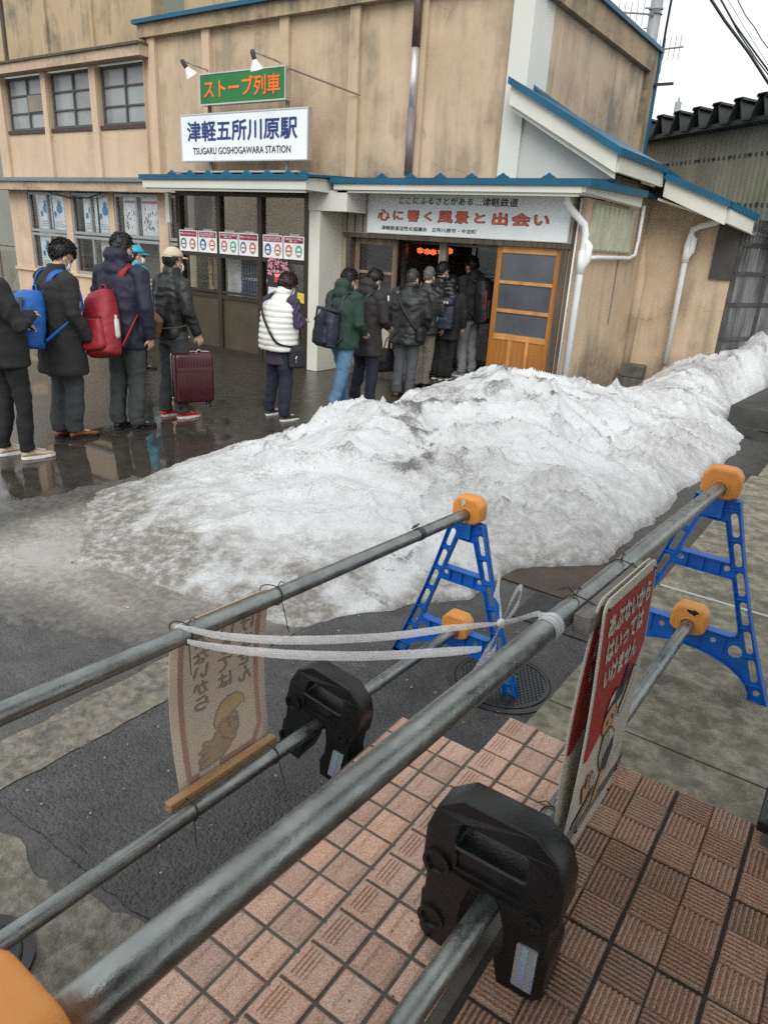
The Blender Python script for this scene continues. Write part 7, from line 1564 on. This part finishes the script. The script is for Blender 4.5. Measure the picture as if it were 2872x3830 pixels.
# 3 cap and suitcase
P, I = person('person in beige cap, black jacket and red running shoes holding a suitcase', (364, 898), (399, 903), (372, 537), 4, c_blkj, c_char, (s_red, m_wsole), hem=.84, bulk=.9, pitch=2, collar=.07, cap=(M('beige cotton cap', (.50, .42, .31), .85, .08, 12, .2, 200), True), glasses=True, hair_=('short', m_hairb), arms=(((-.25, .02, 1.13), (-.2, .12, .92)), ((.26, .01, 1.13), (.25, .13, .89))), seed=51, wr=.009, boot=.0)
o = worn(P, I, 'sling_bag', 'tan canvas sling bag on the back of the man in the cap', 'bag'); T = Matrix.Translation((-.06, -.20, .99)) @ Euler((0, R_(24), 0)).to_matrix().to_4x4()
bm = bmesh.new(); loft(bm, [((0, 0, t*.22), .14*f, .055*f) for t, f in ((-.5, .8), (-.44, .97), (0, 1), (.44, .97), (.5, .8))], 20, T, 4); put('bag_body', fuse(bm, 'bag_body', .009, 2, .003, 16), b_brn, o)
bm = bmesh.new(); box(bm, .03, .085, -.062, -.058, -.07, -.02, T); obj('leather_patch', bm, M('patch border', (.35, .3, .25), .6), o); bm = bmesh.new(); box(bm, .038, .077, -.0635, -.0625, -.063, -.027, T); obj('patch_centre', bm, M('patch centre', (.06, .03, .03), .6), o)
flat_strap(o, 'strap', [(-.17, -.16, 1.04), (-.15, -.175, 1.2), (-.12, -.14, 1.38), (-.09, I['spy'](1.44)-.02, 1.475), (-.03, .13, 1.35), (.12, .16, 1.12), (.19, .02, .98), (.06, -.17, .95)], .032, .006, M('grey brown webbing', (.10, .075, .06), .8), (0, 0, 1.2)); bm = bmesh.new(); tube(bm, [(-.172+.014*math.cos(a), -.185, 1.06+.014*math.sin(a)) for a in np.linspace(0, 6.28, 13)], .004, 6); obj('ring', bm, metal, o)
# suitcase
gs = G(418*1.7312, 874*1.7312, .15); sc = thing('suitcase', 'dark red ribbed hard suitcase beside the man in the cap', 'suitcase', (gs[0], gs[1], .13), None, R_(62), local=True)
m_case = M('burgundy shell', (.055, .008, .012), .22, .1, 6, 0, spec=.6); W_, D_, H0, H1 = .41, .24, .06, .575
bm = bmesh.new(); box(bm, -W_/2, W_/2, -D_/2, D_/2, H0, H1); bevel(bm, .045, 4); obj('shell', bm, m_case, sc, True)
bm = bmesh.new()
for sy in (-1, 1):
  bm = bmesh.new()
  for k in range(11):
    x = -W_/2+.05+k*(W_-.1)/10; tube(bm, [(x, sy*(D_/2), H0+.05), (x, sy*(D_/2), H1-.20)], .006, 6, round_=True); tube(bm, [(x, sy*(D_/2), H1-.13), (x, sy*(D_/2), H1-.05)], .006, 6, round_=True)
  obj('ribs', bm, m_case, sc, True)
bm = bmesh.new(); box(bm, -W_/2+.02, W_/2-.02, -D_/2-.006, D_/2+.006, H1-.185, H1-.145); bevel(bm, .004, 1); obj('band', bm, m_case, sc)
for y in (-.03, .03):
    bm = bmesh.new(); P_l = rounded([(-W_/2-.001, H0+.0), (W_/2+.001, H0), (W_/2+.001, H1+.001), (-W_/2-.001, H1+.001)], .046, 6); tube(bm, [(x, y, z) for x, z in P_l]+[(P_l[0][0], y, P_l[0][1])], .006, 6); obj('zip', bm, m_gran if y < 0 else metal, sc, True)
bm = bmesh.new(); tube(bm, [(-.08, 0, H1), (-.075, 0, H1+.03), (0, 0, H1+.04), (.075, 0, H1+.03), (.08, 0, H1)], .012, 10); obj('carry_handle', bm, m_gran, sc, True)
bm = bmesh.new(); tube(bm, [(-.12, .06, H1), (-.12, .06, H1+.14)], .008, 8); tube(bm, [(-.02, .06, H1), (-.02, .06, H1+.14)], .008, 8); tube(bm, [(-.14, .06, H1+.14), (0, .06, H1+.14)], .013, 8, round_=True); obj('pull_handle', bm, m_alu, sc, True)
for x in (-1, 1):
    for y in (-1, 1):
        bm = bmesh.new(); tube(bm, [(x*(W_/2-.05)-.012, y*(D_/2-.05), .026), (x*(W_/2-.05)+.012, y*(D_/2-.05), .026)], .026, 14); box(bm, x*(W_/2-.05)-.018, x*(W_/2-.05)+.018, y*(D_/2-.05)-.014, y*(D_/2-.05)+.014, .03, .075); obj('castor', bm, m_gran, sc)
bm = bmesh.new(); tube(bm, [(.04, -.02, H1+.005), (.07, -.03, H1+.03), (.10, -.02, H1+.006)], .009, 8); obj('luggage_tag', bm, metal, sc)
# 4 white vest
P, I = person('person with brown bob hair in a white quilted vest over a purple striped tunic', (586, 896), (618, 909), (620, 590), 6, c_white, c_navyj, (s_dark, m_wsole), hem=.83, bulk=1.22, belly=.025, pitch=20, lean=.05, hunch=.08, collar=.06, hair_=('bob', m_hairn), glasses=True, arms=(((-.25, .06, 1.15), (-.10, .26, 1.20)), ((.27, .06, 1.14), (.13, .27, 1.17))), sleeves=c_striped, seed=61, wr=.003, quilt=(.064, .020), slim=.05, lace=m_wsole)
o = worn(P, I, 'shoulder_bag', 'small black shoulder bag at the hip of the woman in the white vest', 'bag'); T = Matrix.Translation((.255, .06, .78)) @ Euler((0, 0, R_(70))).to_matrix().to_4x4(); bm = bmesh.new(); loft(bm, [((0, 0, t*.26), .11*f, .045*f) for t, f in ((-.5, .8), (-.42, 1), (.3, .97), (.5, .7))], 18, T, 4); put('bag_body', fuse(bm, 'bag_body', .009, 2, .004, 14), b_blk, o)
flat_strap(o, 'strap', [(.26, -.02, .90), (.20, -.20, .95), (.06, -.225, 1.12), (-.05, -.205, 1.28), (-.10, -.13, 1.42), (-.11, I['spy'](1.44), 1.485), (-.06, .17, 1.38), (.08, .225, 1.15), (.24, .14, .92)], .034, .006, b_blk, (0, 0, 1.2))
bm = bmesh.new(); box(bm, -.022, .022, -.004, .004, -.012, .012, Matrix.Translation((.10, -.237, 1.08)) @ Euler((0, R_(-30), 0)).to_matrix().to_4x4()); obj('buckle', bm, metal, o)
bm = bmesh.new(); tube(bm, [(.31+.01*math.cos(a), .0, .78+.016*math.sin(a)) for a in np.linspace(0, 6.28, 11)], .004, 6); tube(bm, [(.31, 0, .765), (.31, 0, .72)], .004, 6); obj('clip_ring', bm, metal, o)
# 5 green top
P, I = person('person in dark green hooded top, blue jeans and glasses with a navy roll-top backpack', (745, 881), (724, 893), (748, 582), 8, c_green, c_jean, (s_dbr, m_bsole), hem=.80, bulk=1.14, pitch=20, hood=2, collar=.04, glasses=True, hair_=('thick', m_hairb), arms=(((-.26, .02, 1.12), (-.10, .22, 1.00)), ((.28, .0, 1.11), (.15, .22, .99))), seed=71, wr=.008, boot=.02, hunch=.05)
o, T, bd = backpack(P, I, 'navy roll-top backpack with hanging straps on the green top', b_nvy, b_nvy, b_nvy, c=(.0, -.27, 1.05), size=(.32, .46, .20), tilt=(-6, 3, 0))
bm = bmesh.new(); box(bm, -.165, .165, -.06, .05, .19, .225, T); bevel(bm, .012, 2); obj('rolled_top', bm, b_nvy, o)
for x in (-.07, .07): bm = bmesh.new(); box(bm, x-.014, x+.014, -.128, -.12, -.2, .2, T); obj('webbing', bm, b_blk, o); bm = bmesh.new(); box(bm, x-.02, x+.02, -.14, -.128, .06, .1, T); obj('buckle', bm, b_blk, o)
# 6 long parka
P, I = person('person in long black hooded parka and navy trousers with head bowed', (769, 868), (801, 877), (808, 582), 10, c_parka, c_navyj, (s_black, m_bsole), hem=.66, bulk=1.12, flare=.4, pitch=32, hood=2, collar=.04, hunch=.07, hair_=('thick', m_hairb), arms=(((-.26, .03, 1.12), (-.12, .22, 1.02)), ((.29, .02, 1.11), (.14, .24, 1.02))), seed=81, wr=.007)
backpack(P, I, 'small dark backpack on the black hooded parka', b_nvy, b_blk, b_nvy, c=(-.02, -.24, 1.10), size=(.26, .38, .13), tilt=(-4, 0, 0))
# 7 black jacket, grey trousers, holdall
P, I = person('person with greying cropped hair in a black jacket, grey trousers and brown shoes', (858, 855), (884, 856), (903, 584), -8, c_blkj, c_gtr, (s_brown, m_bsole), hem=.74, bulk=1.16, flare=.5, pitch=14, collar=.06, hair_=('cropped', m_hairs), arms=(((-.28, -.01, 1.12), (-.27, .05, .87)), ((.28, .02, 1.12), (.2, .15, .93))), seed=91, wr=.007)
o = worn(P, I, 'shoulder_bag', 'black shoulder bag with buckle across the back of the grey-trousered man', 'bag'); flat_strap(o, 'strap', [(-.13, -.08, 1.44), (-.06, -.17, 1.3), (.08, -.185, 1.1), (.19, -.14, .95)], .035, .006, b_blk, (0, 0, 1.2)); bm = bmesh.new(); box(bm, -.02, .02, -.005, .005, -.012, .012, Matrix.Translation((-.115, -.135, 1.42)) @ Euler((0, R_(-30), 0)).to_matrix().to_4x4()); obj('buckle', bm, metal, o); bm = bmesh.new(); loft(bm, [((.24, -.07, z), .05*f, .1*f) for z, f in ((.78, .7), (.82, 1), (.95, 1), (.99, .7))], 14, None, 3); put('bag_body', fuse(bm, 'bag_body', .009, 2, .004), b_blk, o)
o = worn(P, I, 'holdall', 'black holdall hanging from the left hand of the grey-trousered man', 'bag'); bm = bmesh.new(); T = Matrix.Translation((-.30, .06, .47)) @ Euler((0, 0, R_(75))).to_matrix().to_4x4(); loft(bm, [((0, 0, t*.32), .21*f, .1*f) for t, f in ((-.5, .75), (-.43, .95), (0, 1), (.36, .9), (.5, .55))], 20, T, 3); put('bag_body', fuse(bm, 'bag_body', .011, 2, .008, 12, 5), b_blk, o)
for x in (-.035, .035): flat_strap(o, 'carry_strap', [(-.30+x, -.04, .60), (-.29+x*.7, .0, .76), (-.285, .05, .80), (-.29+x*.7, .1, .76), (-.30+x, .15, .60)], .022, .005, b_blk, (-.3, .05, .5))
bm = bmesh.new(); ball(bm, (-.20, .13, .62), (.03, .03, .03), u=10, v=8); obj('charm', bm, M('green charm', (.12, .28, .06), .6), o); bm = bmesh.new(); ball(bm, (-.19, .05, .61), (.035, .03, .025), u=10, v=8); obj('charm', bm, M('tan charm', (.5, .33, .2), .6), o)
# 8 grey hair, khaki trousers
P, I = person('person with silver hair and khaki trousers standing just behind the grey-trousered man', (896, 838), (917, 838), (916, 577), -8, c_blkj, c_khaki, (s_black, m_bsole), hem=.80, bulk=1.08, pitch=10, hair_=('cropped', m_hairg), glasses=True, seed=101)
# 9 black puffer with paper
P, I = person('person in black quilted puffer jacket holding a white sheet at the doorway', (925, 812), (942, 818), (942, 566), 14, c_puff, c_bk, (s_black, m_wsole), z0=.11, hem=.80, bulk=1.2, pitch=12, arms=(((-.27, .03, 1.12), (-.2, .2, 1.05)), ((.30, .02, 1.12), (.22, .16, .98))), seed=111, wr=.003, quilt=(.06, .018))
c_ = PY(1640, 1195, 8.55); bm = bmesh.new(); v_ = [PY(x, y, 8.6) for x, y in ((1622, 1222), (1662, 1214), (1652, 1160), (1618, 1168))]; extr(bm, [tuple(q) for q in v_], (0, .004, 0)); tag(obj('paper_sheet', bm, m_nwhite), 'white sheet of paper held by the person in the puffer jacket', 'paper'); 
# 10 short, navy pack with letter mark
P, I = person('short person in black clothes wearing a navy backpack with a white letter mark', (951, 820), (966, 820), (974, 598), -14, c_black, c_bk, (s_black, m_wsole), z0=.11, hem=.70, pitch=8, hair_=('thick', m_hairb), seed=121)
o, T, bd = backpack(P, I, 'navy backpack with white letter mark and teal zip in the doorway', b_nvy, b_nvy, b_nvy, c=(.0, -.25, 1.14), size=(.32, .52, .2), tilt=(-3, 0, 0), pocket=False)
bm = bmesh.new(); loft(bm, [((0, -.02, z), .14*f, .1*f) for z, f in ((.13, .9), (.16, 1.1), (.22, 1.1), (.26, .8))], 18, T, 3.2); put('lid', fuse(bm, 'lid', .01, 2), b_nvy, o)
V_, F_ = letter_mesh('M', .05); lo, hi = V_.min(0), V_.max(0); tt = (V_-lo)/np.maximum(hi-lo, 1e-6); me = bpy.data.meshes.new('letter_mark'); me.from_pydata([tuple(T @ Vector((-.02+.09*a, -.135, .155+.045*b))) for a, b in tt[:, :2]], [], F_); put('letter_mark', me, m_nwhite, o)
bm = bmesh.new(); box(bm, -.105, -.088, -.112, -.1, -.13, .1, T); obj('teal_zip', bm, M('teal', (.03, .33, .30), .5), o)
# 11 tall man seen side-on
P, I = person('tall person in black hooded jacket and pale grey jeans facing left in the doorway', (992, 813), (1013, 811), (1010, 555), -78, c_black, c_gjean, (s_grey, m_wsole), z0=.11, hem=.86, bulk=1.05, pitch=4, hood=1, mask='b', glasses=True, hair_=('thick', m_hairb), arms=(((-.25, .0, 1.13), (-.2, .15, .95)), ((.25, .0, 1.13), (.2, .15, .95))), seed=131, foot_yaw=(8, -8))
o, T, bd = backpack(P, I, 'large black hiking backpack with red piping on the tall man', b_blk, b_blk, b_blk, c=(.0, -.28, 1.13), size=(.34, .62, .26), tilt=(-4, 0, 0))
bm = bmesh.new(); tube(bm, [T @ Vector((-.13, -.1, -.1)), T @ Vector((-.135, -.105, .05)), T @ Vector((-.12, -.09, .15))], .007, 6); tube(bm, [T @ Vector((-.13, -.1, -.26)), T @ Vector((-.12, -.1, -.2))], .007, 6); obj('red_piping', bm, M('red piping', (.5, .02, .04), .5), o); bm = bmesh.new(); box(bm, -.16, -.13, -.11, -.1, -.2, -.14, T); obj('silver_clip', bm, metal, o)
# 12 in the lobby
person('person in beige coat already inside the lobby behind the sliding door', (880, 800), (893, 800), (868, 590), 0, c_beige, c_bk, (s_black, m_bsole), z0=.11, pitch=5, seed=141, hem=.75)
